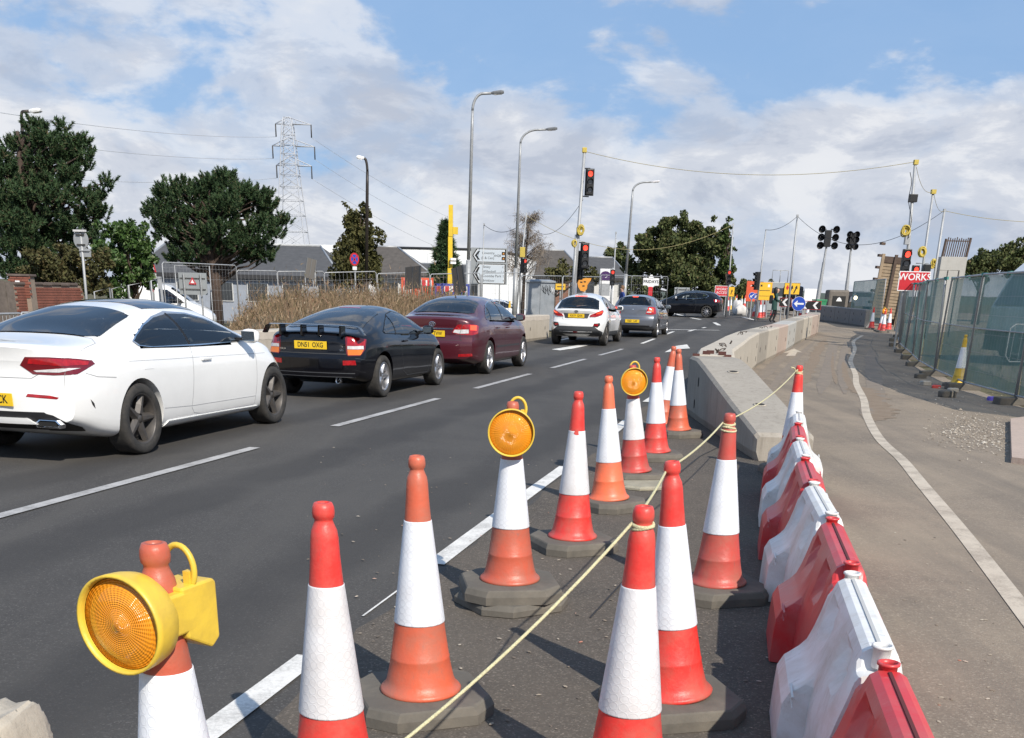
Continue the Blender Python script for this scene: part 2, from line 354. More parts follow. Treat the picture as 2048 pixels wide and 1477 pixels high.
# lane markings
def strip_line(p, q, w, mt, parent, name, dz=.0125, n=8, taper=None):
    a = Vector((p[0], p[1], 0)); b = Vector((q[0], q[1], 0)); d = (b-a); s = Vector((-d.y, d.x, 0)).normalized()*(w/2); vs = []
    for i in range(n+1):
        c = a+d*(i/n)
        for k in (-1, 1): v = c+s*k; vs.append((v.x, v.y, gz(v.x, v.y)+dz))
    return MB().add(vs, [(2*i, 2*i+1, 2*i+3, 2*i+2) for i in range(n)]).build(name, MT[mt], parent)
for k in range(-1, 5):
    y0 = 7.3+5.83*k; y1 = y0+3.85
    strip_line((lane(y0, 0), y0), (lane(y1, 0), y1), .12, 'line_grey', ROAD, 'lane_dash')
for y0, y1 in ((37.5, 40.6), (44, 46.5)):
    strip_line((lane(y0, .15), y0), (lane(y1, .15), y1), .12, 'line_white', ROAD, 'lane_dash')
for (a, b) in (((-1.75, 1.1), (-1.13, 3.69)), ((-1.13, 3.69), (-.93, 4.55)), ((-.50, 6.35), (.05, 8.7)), ((.05, 8.7), (.46, 10.4)), ((1.0, 12.6), (1.45, 14.6)), ((2.0, 17.3), (2.6, 19.8))):
    strip_line(a, b, .125, 'line_white', ROAD, 'edge_line')
strip_line((-.78, 5.2), (-.52, 6.28), .012, 'line_white', ROAD, 'worn_line_trace')
strip_line((1.35, 38.3), (2.6, 43), .14, 'line_white', ROAD, 'edge_line')
strip_line((-2.35, 29.3), (.2, 38), .12, 'line_white', ROAD, 'edge_line')
def poly_mark(pts, mt, parent, name, dz=.013):
    vs = [(x, y, gz(x, y)+dz) for x, y in pts]
    return MB().add(vs, [tuple(range(len(vs)))]).build(name, MT[mt], parent)
def xy(px, py): q = gp(px, py); return (q.x, q.y)
poly_mark([xy(*p) for p in ((1103,700),(1150,692.5),(1172,689),(1185,690),(1150,697.5),(1120,702))], 'line_white', ROAD, 'lane_arrow_tail')
poly_mark([xy(*p) for p in ((1329,706),(1352,693),(1374,690),(1380,698),(1360,699),(1345,704))], 'line_white', ROAD, 'lane_arrow')
poly_mark([xy(*p) for p in ((1425,646),(1432,646),(1440,650),(1442,652),(1434,651.5))], 'line_white', ROAD, 'turn_arrow')
for p in (((1336,660), (1439,661.5)), ((1382,636.5), (1401,640)), ((1342,626.5), (1369,633)), ((1486,635), (1510,641))):
    strip_line(xy(*p[0]), xy(*p[1]), .22, 'line_white', ROAD, 'stop_line' if p[0][0] == 1336 else 'junction_dash')
for p in (((1405,657), (1411,655.5)), ((1377,663.5), (1391,660))):
    strip_line(xy(*p[0]), xy(*p[1]), .14, 'line_white', ROAD, 'lane_dash')
# arrow + edge line on the site road
poly_mark([xy(*p) for p in ((1566,707),(1588,698.5),(1604,706),(1594,706),(1590,713.5),(1572,713),(1578,706.5))], 'line_dusty', HAUL, 'lane_arrow', .0165)
ELN = [(1.62, .4), (2.22, 3.1), (2.79, 5.56), (3.30, 7.8), (3.76, 9.93), (4.1, 11.5), (4.43, 13.3), (5.1, 16), (5.92, 18.9), (6.8, 22.3), (7.69, 25.4), (9.2, 31), (11.16, 37.3), (12.6, 42.4), (14.4, 47.3)]
_e = []
for i in range(len(ELN)-1):
    p0, p1, p2, p3 = (Vector(ELN[max(0, min(len(ELN)-1, i+k))]) for k in (-1, 0, 1, 2))
    for k in range(5):
        t = k/5; q = .5*((2*p1)+(p2-p0)*t+(2*p0-5*p1+4*p2-p3)*t*t+(3*p1-p0-3*p2+p3)*t**3); _e.append((q.x, q.y))
ELN = _e+[ELN[-1]]
vs = []
for i, (x, y) in enumerate(ELN):
    a = ELN[max(i-1, 0)]; b = ELN[min(i+1, len(ELN)-1)]; d = Vector((b[0]-a[0], b[1]-a[1])).normalized()
    for k in (-1, 1): X = x-d.y*.062*k; Y = y+d.x*.062*k; vs.append((X, Y, gz(X, Y)+.0165))
MB().add(vs, [(2*i, 2*i+1, 2*i+3, 2*i+2) for i in range(len(ELN)-1)]).build('edge_line', MT['line_dusty'], HAUL)
# mud trails on the site road
mat('mud', (.19, .14, .095), .95, var=.4, vs_=5, col2=(.24, .185, .135), bump=.6, bs=40, world=True); mat('dust', (.34, .27, .20), .95, var=.25, vs_=4, bump=.3, bs=60, world=True)
def trail(pts, w0, w1, mt, name, dz, jag=.4):
    vs = []; n = 40
    P_ = [Vector((*xy(*p), 0)) for p in pts]; pl = []
    for i in range(n+1):
        t = i/n*(len(P_)-1); k = min(int(t), len(P_)-2); pl.append(P_[k].lerp(P_[k+1], t-k))
    for i, p in enumerate(pl):
        d = (pl[min(i+1, n)]-pl[max(i-1, 0)]).normalized(); s = Vector((-d.y, d.x, 0)); w = (w0+(w1-w0)*i/n)*(.25+min(1, min(i, n-i)/5)*.75)
        for k in (-1, 1):
            v = p+s*k*w*.5*random.uniform(1-jag, 1+jag); vs.append((v.x, v.y, gz(v.x, v.y)+dz))
    return MB().add(vs, [(2*i, 2*i+1, 2*i+3, 2*i+2) for i in range(n)]).build(name, MT[mt], HAUL)
mat('tyre_track', (.165, .138, .112), .9, var=.35, vs_=4, col2=(.235, .19, .147), bump=.3, bs=60, world=True)
for pts, w_ in (([(1512,770),(1556,722),(1590,695),(1625,672)], .28), ([(1640,790),(1654,745),(1662,712),(1668,684)], .26), ([(1690,790),(1684,740),(1688,705),(1698,680)], .22), ([(1528,800),(1566,748),(1598,712),(1630,684)], .14), ([(1730,840),(1752,800),(1745,740),(1742,700)], .3)): trail(pts, w_, w_*1.3, 'tyre_track', 'tyre_track', .0161, .12)
mat('tar_seam', (.02, .019, .018), .7)
for a, b, w_, o_ in (((1290,1005),(1400,915),.02,'s'), ((1400,915),(1500,866),.015,'s'), ((1180,1240),(1330,1075),.012,'s')): strip_line(xy(*a), xy(*b), w_, 'tar_seam', STRIP if o_ == 's' else ROAD, 'tar_seam', .0122, 10)
trail([(1596,775),(1616,745),(1632,708),(1650,680)], .30, .30, 'mud', 'mud_trail', .0163)
trail([(1706,785),(1692,755),(1686,725)], .16, .12, 'mud', 'mud_trail', .0164)
trail([(1672,770),(1664,735),(1666,705)], .10, .05, 'mud', 'mud_trail', .0164)
trail([(1715,775),(1740,790),(1765,826),(1745,845)], .5, .35, 'mud', 'mud_trail', .0162, .6)
# ------------------------------------------------------------------ traffic cones
def sleeve_mat(name, col, grime):
    m = bpy.data.materials.new(name); m.use_nodes = True; t = m.node_tree; MT[name] = m; b = t.nodes['Principled BSDF']
    g = nd(t, 'ShaderNodeTexCoord'); s_ = nd(t, 'ShaderNodeSeparateXYZ'); t.links.new(g.outputs['Object'], s_.inputs[0])
    ang = mth(t, 'MULTIPLY', mth(t, 'ARCTAN2', s_.outputs[1], s_.outputs[0]), .075)
    cmb = nd(t, 'ShaderNodeCombineXYZ'); t.links.new(ang, cmb.inputs[0]); t.links.new(s_.outputs[2], cmb.inputs[1])
    v = nd(t, 'ShaderNodeTexVoronoi', voronoi_dimensions='2D', i_Scale=38, i_Randomness=.12); t.links.new(cmb.outputs[0], v.inputs['Vector'])
    ring = ramp(t, v.outputs['Distance'], [(.36, 0), (.42, 1), (.47, 1), (.52, 0)], 'LINEAR')
    n = nd(t, 'ShaderNodeTexNoise', i_Scale=7, i_Detail=7, i_Roughness=.65); t.links.new(g.outputs['Object'], n.inputs[0])
    c = mixc(t, ramp(t, n.outputs[0], [(.38, 0), (.7, .9)], 'LINEAR'), col, grime)
    n2_ = nd(t, 'ShaderNodeTexNoise', i_Scale=9, i_Detail=2); t.links.new(g.outputs['Object'], n2_.inputs[0])
    vis = mth(t, 'MULTIPLY', ring, ramp(t, n2_.outputs[0], [(.38, .05), (.62, .5)], 'LINEAR'))
    c = mixc(t, vis, c, tuple(q*.72 for q in col))
    t.links.new(c, b.inputs['Base Color']); b.inputs['Roughness'].default_value = .45
    bp = nd(t, 'ShaderNodeBump', i_Strength=.25, i_Distance=.002); n4_ = nd(t, 'ShaderNodeTexNoise', i_Scale=30, i_Detail=3); t.links.new(g.outputs['Object'], n4_.inputs[0])
    t.links.new(mth(t, 'ADD', ring, n4_.outputs[0]), bp.inputs['Height']); t.links.new(bp.outputs[0], b.inputs['Normal'])
    return m
sleeve_mat('sleeve_clean', (.80, .82, .86), (.70, .70, .72)); sleeve_mat('sleeve_dirty', (.76, .75, .76), (.58, .55, .54))
CM = {}
for n_, c_, d_ in (('red', (.80, .030, .022), (.62, .06, .05)), ('orange', (.66, .115, .05), (.5, .12, .07)), ('faded', (.55, .06, .045), (.44, .09, .07)), ('bright', (.92, .17, .065), (.75, .16, .08)), ('crimson', (.60, .035, .03), (.45, .06, .05)), ('rust', (.56, .10, .05), (.42, .10, .06))):
    CM[n_] = mat('cone_'+n_, c_, .42, var=.3, vs_=5, col2=d_, dirt=(.30, .17, .12), dirt_amt=.5, ds=6, bump=.12, bs=45, scuff=((.20, .13, .11), 11, .55))
mat('cone_yellow', (.78, .50, .04), .5, var=.25, vs_=5, dirt=(.3, .22, .1), dirt_amt=.4)
mat('rubber', (.115, .104, .088), .9, var=.2, vs_=4, dirt=(.20, .175, .14), dirt_amt=.6, ds=3, bump=.15, bs=40)
mat('rope', (.72, .66, .40), .85, var=.35, vs_=160, bump=.5, bs=180)
mat('lamp_yellow', (.82, .56, .06), .42, var=.18, vs_=6, dirt=(.45, .30, .06), dirt_amt=.5, ds=7, bump=.08, bs=50)
def lens_mat():
    m = bpy.data.materials.new('amber_lens'); m.use_nodes = True; t = m.node_tree; MT['amber_lens'] = m; b = t.nodes['Principled BSDF']
    g = nd(t, 'ShaderNodeTexCoord'); s_ = nd(t, 'ShaderNodeSeparateXYZ'); t.links.new(g.outputs['Object'], s_.inputs[0])
    d2 = mth(t, 'SQRT', mth(t, 'ADD', mth(t, 'POWER', s_.outputs[0], 2), mth(t, 'POWER', s_.outputs[1], 2)))
    rib = mth(t, 'SINE', mth(t, 'MULTIPLY', d2, 1250)); rad = mth(t, 'SINE', mth(t, 'MULTIPLY', mth(t, 'ARCTAN2', s_.outputs[1], s_.outputs[0]), 48))
    n = nd(t, 'ShaderNodeTexNoise', i_Scale=22, i_Detail=4); t.links.new(g.outputs['Object'], n.inputs[0])
    c = mixc(t, n.outputs[0], (.80, .24, .01), (.88, .36, .02))
    t.links.new(c, b.inputs['Base Color']); b.inputs['Roughness'].default_value = .16; b.inputs['Coat Weight'].default_value = .6; b.inputs['Subsurface Weight'].default_value = 0
    bp = nd(t, 'ShaderNodeBump', i_Strength=.55, i_Distance=.0016); t.links.new(mth(t, 'ADD', rib, mth(t, 'MULTIPLY', rad, .6)), bp.inputs['Height']); t.links.new(bp.outputs[0], b.inputs['Normal'])
lens_mat()
BODY = [(.128, .072), (.160, .073), (.163, .083), (.156, .092), (.143, .102), (.134, .125), (.124, .17), (.1165, .213), (.1175, .218), (.115, .222), (.1, .33), (.0965, .363), (.0505, .757), (.0435, .84), (.0405, .895), (.037, .918), (.030, .934), (.0265, .944), (.0265, .950), (.031, .955), (.0325, .968), (.031, .984), (.026, .996), (.018, .998), (.016, .985), (.015, .95)]
SLEEVE = [(.0975, .361), (.0995, .362), (.0996, .366), (.0535, .753), (.0530, .757), (.0512, .758)]
def oct_slab(mb, w, c, z0, z1, tilt=0):
    def ring(s, z): a = w*s; k = a-c; return [(a,-k,z),(a,k,z),(k,a,z),(-k,a,z),(-a,k,z),(-a,-k,z),(-k,-a,z),(k,-a,z)]
    mb.loft([ring(1, z0), ring(1.0, z0+(z1-z0)*.55), ring(.955, z1-.006), ring(.93, z1)], 0, True, True, False)
_cm = {}
SLEEVE2 = SLEEVE[:3]+[(.0588, .708), (.0582, .712), (.0560, .713)]
def cone_meshes(kind, sl, n, lampy=False):
    key = (kind, sl, n, lampy)
    if key not in _cm:
        a = MB().lathe(BODY, n).mesh('cone_body', CM[kind] if kind in CM else MT['cone_yellow'])
        b = MB().lathe(SLEEVE if not lampy else SLEEVE2, n).mesh('reflective_sleeve', MT[sl])
        c = MB(); oct_slab(c, .26, .10, 0, .075); c = c.mesh('rubber_base', MT['rubber'])
        _cm[key] = (a, b, c)
    return _cm[key]
def cone(label, base, top=None, kind='red', sl='sleeve_clean', rz=0, group='traffic cones along the road edge', n=40, lift=0, scale=1, tilt=None):
    base = Vector(base); base.z = gz(base.x, base.y)+.01+lift
    t = thing('traffic_cone', label, 'cone', base, 0, group)
    a, b, c = cone_meshes(kind, sl, n, any(k in label for k in ('carrying the big', 'with an amber lamp', 'with the farthest amber lamp')))
    bo = link('cone_body', a, t); so_ = link('reflective_sleeve', b, t); ba = link('rubber_base', c, t, None, rz)
    ang = 0
    if top: p = at(top[0], top[1], base.y); ang = math.atan2(p.x-base.x, 1.0)
    if tilt is not None: ang = tilt
    ang = max(-.12, min(.12, ang))
    for o in (bo, so_):
        o.rotation_euler = (Matrix.Rotation(ang, 3, 'Y') @ Matrix.Rotation(random.uniform(0, 6.28), 3, 'Z')).to_euler(); o.location = (-.075*math.tan(ang), 0, .0)
    if scale != 1: t.scale = (scale,)*3
    t['ang'] = ang
    del t['ang']
    axis = Vector((math.sin(ang), 0, math.cos(ang)))
    return t, base, axis
C = {}
def base_under(px, py, h=1.0): q = gp(px, py, h); return (q.x, q.y, 0)
C['a'] = cone('rust orange cone nearest the camera at lower left, carrying the big yellow lamp', base_under(308, 1092, 1.055), None, 'rust', 'sleeve_clean', .3, lift=.055)
C[2] = cone('bright red cone right of the big yellow lamp, its foot cut off by the frame', base_under(646, 1010), None, 'red', 'sleeve_dirty', .5)
C[3] = cone('plain orange cone on a rubber foot just behind the rope at centre', (-.37, 3.97, 0), (833, 912), 'orange', 'sleeve_clean', .35)
C[4] = cone('dull orange cone with an amber lamp on two stacked rubber feet', (-.03, 5.54, 0), (1025, 818), 'rust', 'sleeve_clean', .15, lift=.055)
C[5] = cone('red cone with a torn sleeve top, next after the lamp cone', (.37, 6.9, 0), (1157, 790), 'red', 'sleeve_dirty', .4)
C[6] = cone('pale bright orange cone with a clean white sleeve', (.72, 8.35, 0), (1216, 756), 'bright', 'sleeve_clean', .7)
C[7] = cone('crimson cone with the farthest amber lamp of the row', (1.06, 9.77, 0), (1264, 728), 'crimson', 'sleeve_dirty', .2)
C[8] = cone('red cone between the farthest lamp cone and the concrete ramp', (1.41, 11.1, 0), (1313, 718), 'red', 'sleeve_clean', .1)
C[9] = cone('orange cone close beside the concrete barrier end', (1.91, 13.06, 0), (1357, 694), 'orange', 'sleeve_clean', .5)
C[10] = cone('orange cone mostly hidden behind another beside the concrete barrier', (1.80, 13.75, 0), (1349, 697), 'orange', 'sleeve_clean', .2)
C[11] = cone('red cone with rope round its neck, foot cut off by the lower frame edge', base_under(1288, 1017), None, 'red', 'sleeve_dirty', .2)
C[12] = cone('bright red leaning cone behind the front roped cone', (.65, 4.02, 0), (1341, 921), 'red', 'sleeve_clean', .25)
C[13] = cone('faded red cone with several turns of rope, beside the plastic barriers', (1.14, 5.8, 0), (1459, 833), 'faded', 'sleeve_clean', .3)
C[14] = cone('red cone with a rope knot at the far end of the plastic barriers', (2.62, 10.33, 0), (1599, 732), 'red', 'sleeve_clean', .1)
# second rubber slab under cone 4, loose slab by cone 7
b4 = MB(); oct_slab(b4, .27, .12, 0, .055)
o = b4.build('rubber_base', MT['rubber'], None, (-.02, 5.53, .012), .55); tag(o, 'loose rubber foot under the lamp cone with two feet', 'cone foot')
b4 = MB(); oct_slab(b4, .27, .12, 0, .055); q = C['a'][1]; o = b4.build('rubber_base', MT['rubber'], None, (q.x, q.y, .012), .5); tag(o, 'loose rubber foot under the big lamp cone at lower left', 'cone foot')
b4 = MB(); oct_slab(b4, .25, .1, 0, .03); o = b4.build('rubber_base', mat('rubber_pale', (.36, .33, .25), .9, var=.3, vs_=9, bump=.4), None, (1.12, 9.42, .012), .3); tag(o, 'pale loose rubber foot lying below the farthest lamp cone', 'cone foot')
# torn patches
def torn(cn, z, ang, size, name='torn_patch'):
    t, base, ax = C[cn]; r = .0535+(.757-z)/.394*.046+.0012; pts = []
    for k in range(9):
        th = 2*math.pi*k/9; rr = size*random.uniform(.5, 1); a = ang+rr*math.cos(th)*1.0/r; zz = z+rr*math.sin(th)*1.3
        r2 = .0535+(.757-zz)/.394*.046+.0012; pts.append((r2*math.cos(a), r2*math.sin(a), zz))
    m_ = MB().add(pts, [tuple(range(9))]).build(name, t.children[0].data.materials[0], t)
    m_.rotation_euler = (0, math.asin(ax.x), 0)
torn('a', .50, R(-62), .03); torn(5, .752, R(-95), .020)

# ------------------------------------------------------------------ warning lamps
def lamp(label, cn, face, size=1, h=.87, sp=0):
    t, base, ax = C[cn]; p = base+ax*h
    o = thing('warning_lamp', label, 'lamp', p, face, 'amber warning lamps on cones'); o.scale = (size,)*3
    F = upright(-sp, -.075, -.015)              # local Z -> -Y (towards the viewer side)
    h_ = MB(); rr = .118
    h_.lathe([(rr*.80, -.05), (rr*.93, -.03), (rr-.002, 0), (rr, .03), (rr, .046), (rr-.006, .047), (rr-.008, .034), (rr-.009, .03)], 44, M=F); h_.cyl((-sp*.8,-.06,-.015), (0,.0,-.015), .05, n=16)
    h_.build('housing', MT['lamp_yellow'], o)
    l_ = link('lens', MB().lathe([(.0002, .046), (.012, .046), (.014, .0435), (.05, .043), (.086, .037), (.089, .033), (rr-.008, .029), (rr-.007, .024)], 44).mesh('lens', MT['amber_lens']), o); l_.matrix_local = F
    b_ = MB(); hx, hz = .045, .075          # battery box wrapped behind the cone
    prof = [(-.03, -.07), (.055, -.115), (.085, -.095), (.085, .045), (.075, .055), (-.04, .055)]
    b_.prism([(x, z) for x, z in prof], -.05, .05, M=Matrix.Translation((sp*.9, .045-sp*.3, .0)) @ Matrix.Rotation(R(90), 4, 'Z') @ Matrix.Rotation(R(90), 4, 'X'))
    b_.box((.055, -.02, -.005), (.03, .12, .10)).box((-.055, -.02, -.005), (.03, .12, .10))
    bo = b_.build('battery_box', MT['lamp_yellow'], o, fixn=True)
    bv = bo.modifiers.new('b', 'BEVEL'); bv.width = .006; bv.segments = 2
    hd = MB(); hd.tube([(.043*math.cos(a)+.024, .05, .085+.058*math.sin(a)) for a in np.linspace(R(-38), R(205), 20)], .0075, 8); hd.box((.05, .05, .07), (.018, .02, .03))
    hd.build('handle', MT['lamp_yellow'], o)
    return o
lamp('big yellow warning lamp with amber lens, nearest the camera at lower left', 'a', R(-22), .93, .852, sp=.022)
lamp('amber warning lamp facing the camera on the dull orange cone', 4, R(-2), h=.87)
lamp('farthest amber warning lamp, on the crimson cone', 7, R(4), h=.88)

# ------------------------------------------------------------------ rope
def neck(cn, z=.948): t, b, a = C[cn]; return b+a*z
pA = gp(790, 1496, .55)
rp = []
ends_ = [pA, neck(11)+Vector((-.03,.0,0)), neck(12)+Vector((-.012,.03,.012)), neck(13)+Vector((-.034,0,0)), neck(14)+Vector((-.03,-.01,0))]
sags = [.03, .012, .02, .05]
start = ends_[0]+(ends_[0]-ends_[1])*.9; start.z = max(.1, start.z)
rp.append(start)
for a, b, s in zip(ends_, ends_[1:], sags):
    for i in range(16):
        t_ = i/16; q = a.lerp(b, t_); q.z -= s*4*t_*(1-t_); rp.append(q)
rp.append(ends_[-1])
rope = thing('rope', 'pale yellow rope strung between the necks of four cones', 'rope', (0,0,0))
MB().tube(rp, .0048, 8).build('rope_line', MT['rope'], rope)
for cn, turns in ((11, 2), (13, 4), (14, 3)):
    t, b, a = C[cn]; mb = MB()
    for k in range(turns):
        zz = .944-.011*k; rr = .031+.004*max(0, k-1)
        c0 = b+a*zz; mb.tube([c0+Vector((rr*math.cos(q), rr*math.sin(q), .006*math.sin(q+k*2))) for q in np.linspace(0, 2*math.pi, 22)[:-1]], .0058, 6, closed=True)
    mb.build('rope_coil', MT['rope'], rope)
t, b, a = C[14]; mb = MB(); c0 = b+a*.95+Vector((-.035,-.01,0))
mb.tube([c0, c0+Vector((-.02,0,.025)), c0+Vector((-.05,-.01,.03))], .006, 6).tube([c0, c0+Vector((-.005,-.02,-.015)), c0+Vector((.012,-.03,.012))], .008, 6); mb.build('rope_knot', MT['rope'], rope)

# ------------------------------------------------------------------ plastic barriers
mat('plastic_red', (.62, .030, .035), .38, var=.22, vs_=3, col2=(.52, .05, .055), dirt=(.45, .17, .15), dirt_amt=.45, ds=4, bump=.06, bs=30, scuff=((.62, .30, .27), 7, .6))
mat('plastic_white', (.78, .78, .77), .42, var=.1, vs_=3, dirt=(.46, .40, .33), dirt_amt=.65, ds=4.5, bump=.08, bs=30, scuff=((.28, .24, .2), 7, .6))
def barrier_mesh(name, mt):
    """1.0 m moulded water barrier, long axis Y, local x across"""
    bm = bmesh.new()
    prof = [(.245, 0), (.244, .06), (.242, .13), (.238, .205), (.215, .25), (.165, .285), (.135, .315), (.112, .37), (.094, .43), (.078, .49), (.066, .535), (.052, .565), (.030, .579), (.010, .580)]
    slim = [.150, .149, .148, .146, .142, .135, .127, .112, .094, .078, .066, .052, .030, .010]
    ysl = sorted(list(np.linspace(-.515, .515, 40))+[-.03, -.015, 0., .015, .03, -.485, .485, -.455, .455, -.44, .44]); NY = len(ysl)-1; grid = []
    for y in ysl:
        e = min(y+.515, .515-y); rows_ = {}
        for sgn in (1, -1):
            f = sst((-sgn*y+.012)/.03)*sst((.5-abs(y))/.02); row = []      # a shoe on one half of each flank
            for (x, z), sx_ in zip(prof, slim):
                X = sx_+(x-sx_)*f
                for yc, tw_ in ((-.25, .13), (.25, .13)):                # scooped recesses in the flank
                    u = (y-yc)/tw_; v = (z-.455)/.075; d = abs(u)**1.6+abs(v+.35*u*sgn)**2
                    if d < 1: X -= .036*(1-d)**.35*min(1, x/.08)
                X *= .94+.06*sst(e/.03); Z = z
                if e < .075 and z > .5: Z = z-(z-.5)*.8*(1-sst((e-.055)/.02))
                row.append((X, y, Z))
            rows_[sgn] = row
        grid.append(rows_)
    V = {}
    nP = len(prof)
    for j, row in enumerate(grid):
        for sgn in (1, -1):
            for i, (x, y, z) in enumerate(row[sgn]): V[(j, sgn, i)] = bm.verts.new((x*sgn, y, z))
    for j in range(NY):
        for sgn in (1, -1):
            for i in range(nP-1):
                a, b, c, d = V[(j,sgn,i)], V[(j+1,sgn,i)], V[(j+1,sgn,i+1)], V[(j,sgn,i+1)]
                bm.faces.new((a,b,c,d) if sgn > 0 else (d,c,b,a))
        bm.faces.new((V[(j,1,nP-1)], V[(j+1,1,nP-1)], V[(j+1,-1,nP-1)], V[(j,-1,nP-1)]))
    for j in (0, NY):
        ring = [V[(j,1,i)] for i in range(nP)]+[V[(j,-1,i)] for i in range(nP-1,-1,-1)]
        bm.faces.new(ring if j == 0 else ring[::-1])
    bmesh.ops.recalc_face_normals(bm, faces=bm.faces)
    me = bpy.data.meshes.new(name); bm.to_mesh(me); bm.free(); me.materials.append(mt); sharp(me, 23); return me
groove = MB().box((0, 0, .5815), (.010, .84, .006)).mesh('top_seam', flat('seam_dark', (.10, .02, .02), .8)); groove_w = MB().box((0,0,.5815), (.012,.84,.006)).mesh('top_seam', flat('seam_grey', (.45,.45,.44), .7))
lugp = [(.024, 0), (.027, .008), (.027, .062), (.033, .064), (.033, .071), (.026, .073), (.024, .06), (.023, .02), (.0005, .018)]
BM = {}
for cname in ('red', 'white'):
    mt = MT['plastic_'+cname]
    BM[cname] = (barrier_mesh('barrier_shell', mt), MB().lathe(lugp, 20).mesh('filler_cap', mt), groove if cname == 'red' else groove_w, MB().box((0,0,0), (.008, .15, .006)).box((0,.0,-.03), (.004,.2,.004)).mesh('moulded_rib', mt))
BAR = [((1.0, 2.43), 'red'), ((1.205, 3.50), 'white'), ((1.425, 4.58), 'red'), ((1.62, 5.63), 'white'), ((1.80, 6.62), 'red'), ((2.02, 7.66), 'white'), ((2.245, 8.70), 'red'), ((2.50, 9.72), 'white')]
BL = ['red plastic barrier cut off at the bottom right of the frame', 'white plastic barrier nearest the camera with a chipped foot', 'red plastic barrier third from the camera with deep scoops', 'white plastic barrier fourth from the camera', 'red plastic barrier fifth from the camera', 'white plastic barrier sixth from the camera', 'farthest red plastic barrier of the row', 'farthest white plastic barrier, against the knotted cone']
for k, ((x, y), c_) in enumerate(BAR):
    a = BAR[max(k-1, 0)][0]; b = BAR[min(k+1, 7)][0]; rz = -math.atan2(b[0]-a[0], b[1]-a[1])+random.uniform(-.02, .02)
    t = thing('water_barrier', BL[k], 'barrier', (x, y, .013), rz, 'red and white plastic barriers')
    sh, lg, gv, rb = BM[c_]
    link('barrier_shell', sh, t); link('top_seam', gv, t)
    for s in (-1, 1): link('filler_cap', lg, t, (0, s*.462, .528))
    for s in (-1, 1):
        o = link('moulded_rib', rb, t, (s*.209, .0, .262)); o.rotation_euler = (0, 0, R(90)*0)

# ------------------------------------------------------------------ concrete barriers
def conc_unit(name, L_, w, h, mt, top_ch=.03, slots=True, seg=None):
    """box unit along +X from 0..L_, chamfered edges"""
    mb = MB(); c = .03; hw = w/2
    sec = [(-hw+.04, 0), (hw-.04, 0), (hw, .10), (hw, h-top_ch), (hw-top_ch, h), (-hw+top_ch, h), (-hw, h-top_ch), (-hw, .10)]
    rings = []
    for x, s in ((0, .97), (.03, 1), (L_-.03, 1), (L_, .97)): rings.append([(x, y*s, z if z < .05 else z-(1-s)*.5) for y, z in sec])
    mb.loft(rings, 0, True, True, False)
    return mb.mesh(name, MT[mt])
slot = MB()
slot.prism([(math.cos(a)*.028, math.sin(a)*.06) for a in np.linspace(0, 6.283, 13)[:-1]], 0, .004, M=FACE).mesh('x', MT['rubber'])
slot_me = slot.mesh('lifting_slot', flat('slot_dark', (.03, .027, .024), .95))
loop_me = MB().tube([(-.09, 0, 0), (-.09, 0, .05), (-.08, 0, .06), (.08, 0, .06), (.09, 0, .05), (.09, 0, 0)], .007, 6).mesh('lifting_loop', mat('rusty_steel', (.10, .07, .055), .7, metal=.6, var=.5, vs_=30))
CB = [(2.50, 15.75), (2.83, 17.6), (3.55, 20.5), (4.30, 23.6), (5.2, 27.0), (6.0, 29.6), (6.95, 32.6), (7.85, 35.3), (8.85, 38.4), (9.85, 41.4), (10.9, 44.3), (11.9, 47.1), (12.55, 49.5)]
cmats = ['concrete_pale', 'concrete_pale', 'concrete_pale', 'concrete_pale', 'concrete_grey', 'concrete_pale', 'concrete_pinkish', 'concrete_bluish', 'concrete_grey', 'concrete_pale', 'concrete_pinkish', 'concrete_grey']
CLAB = ['pale concrete block with rusty brackets at the top of the ramp', 'second pale concrete block behind the ramp', 'third pale concrete block of the curved row', 'fourth pale concrete block of the curved row, loops on top', 'grey streaked concrete block, fifth of the curved row', 'sixth concrete block of the curved row', 'pinkish concrete block, first of the two pink ones', 'bluish white concrete block of the curved row', 'grey concrete block beyond the bluish one', 'pale cream concrete block before the far pink one', 'far pinkish concrete block of the curved row', 'last concrete block of the curved row, by the blue arrow sign']
for k in range(len(CB)-1):
    a, b = Vector((*CB[k], 0)), Vector((*CB[k+1], 0)); d = b-a; L_ = d.length-.015; rz = math.atan2(d.y, d.x)
    z = gz(a.x, a.y); o = thing('concrete_barrier', CLAB[k], 'barrier', (a.x+.25*math.sin(rz)*1.0, a.y-.25*math.cos(rz), z), rz, 'curved row of concrete barrier blocks')
    o.rotation_euler = (0, -math.atan2(gz(b.x, b.y)-z, L_), rz)
    link('block', conc_unit('block', L_, .55, .82, cmats[k], .035), o)
    for fx in ((.22, .78) if k % 3 == 1 else (.8,)):
        for zz in ((.25, .55) if k % 2 else (.4,)):
            s_ = link('lifting_slot', slot_me, o, (L_*fx, -.277, zz))
    if k in (0, 1, 3, 5):
        for fx in (.3, .45, .75):
            q = link('lifting_loop', loop_me, o, (L_*fx, random.uniform(-.08, .08), .815)); q.rotation_euler = (R(random.uniform(-65, 65)), 0, random.uniform(-.5, .5))
o = thing('connection_bracket', 'rusty red steel bracket plates at the join behind the ramp', 'bracket', (2.72, 15.72, .0), R(80))
mat('rust_red', (.13, .05, .04), .75, var=.5, vs_=12, metal=.2)
for k, (dx, dy) in enumerate(((.05, -.12), (.06, .10), (.30, .05))):
    MB().box((dx, dy, .83), (.08, .11, .016)).box((dx+.04, dy, .845), (.012, .11, .04)).build('plate', MT['rust_red'], o)
MB().box((-.03, .24, .78), (.012, .10, .1)).box((-.03, -.2, .78), (.012, .10, .1)).build('plate', MT['rust_red'], o)
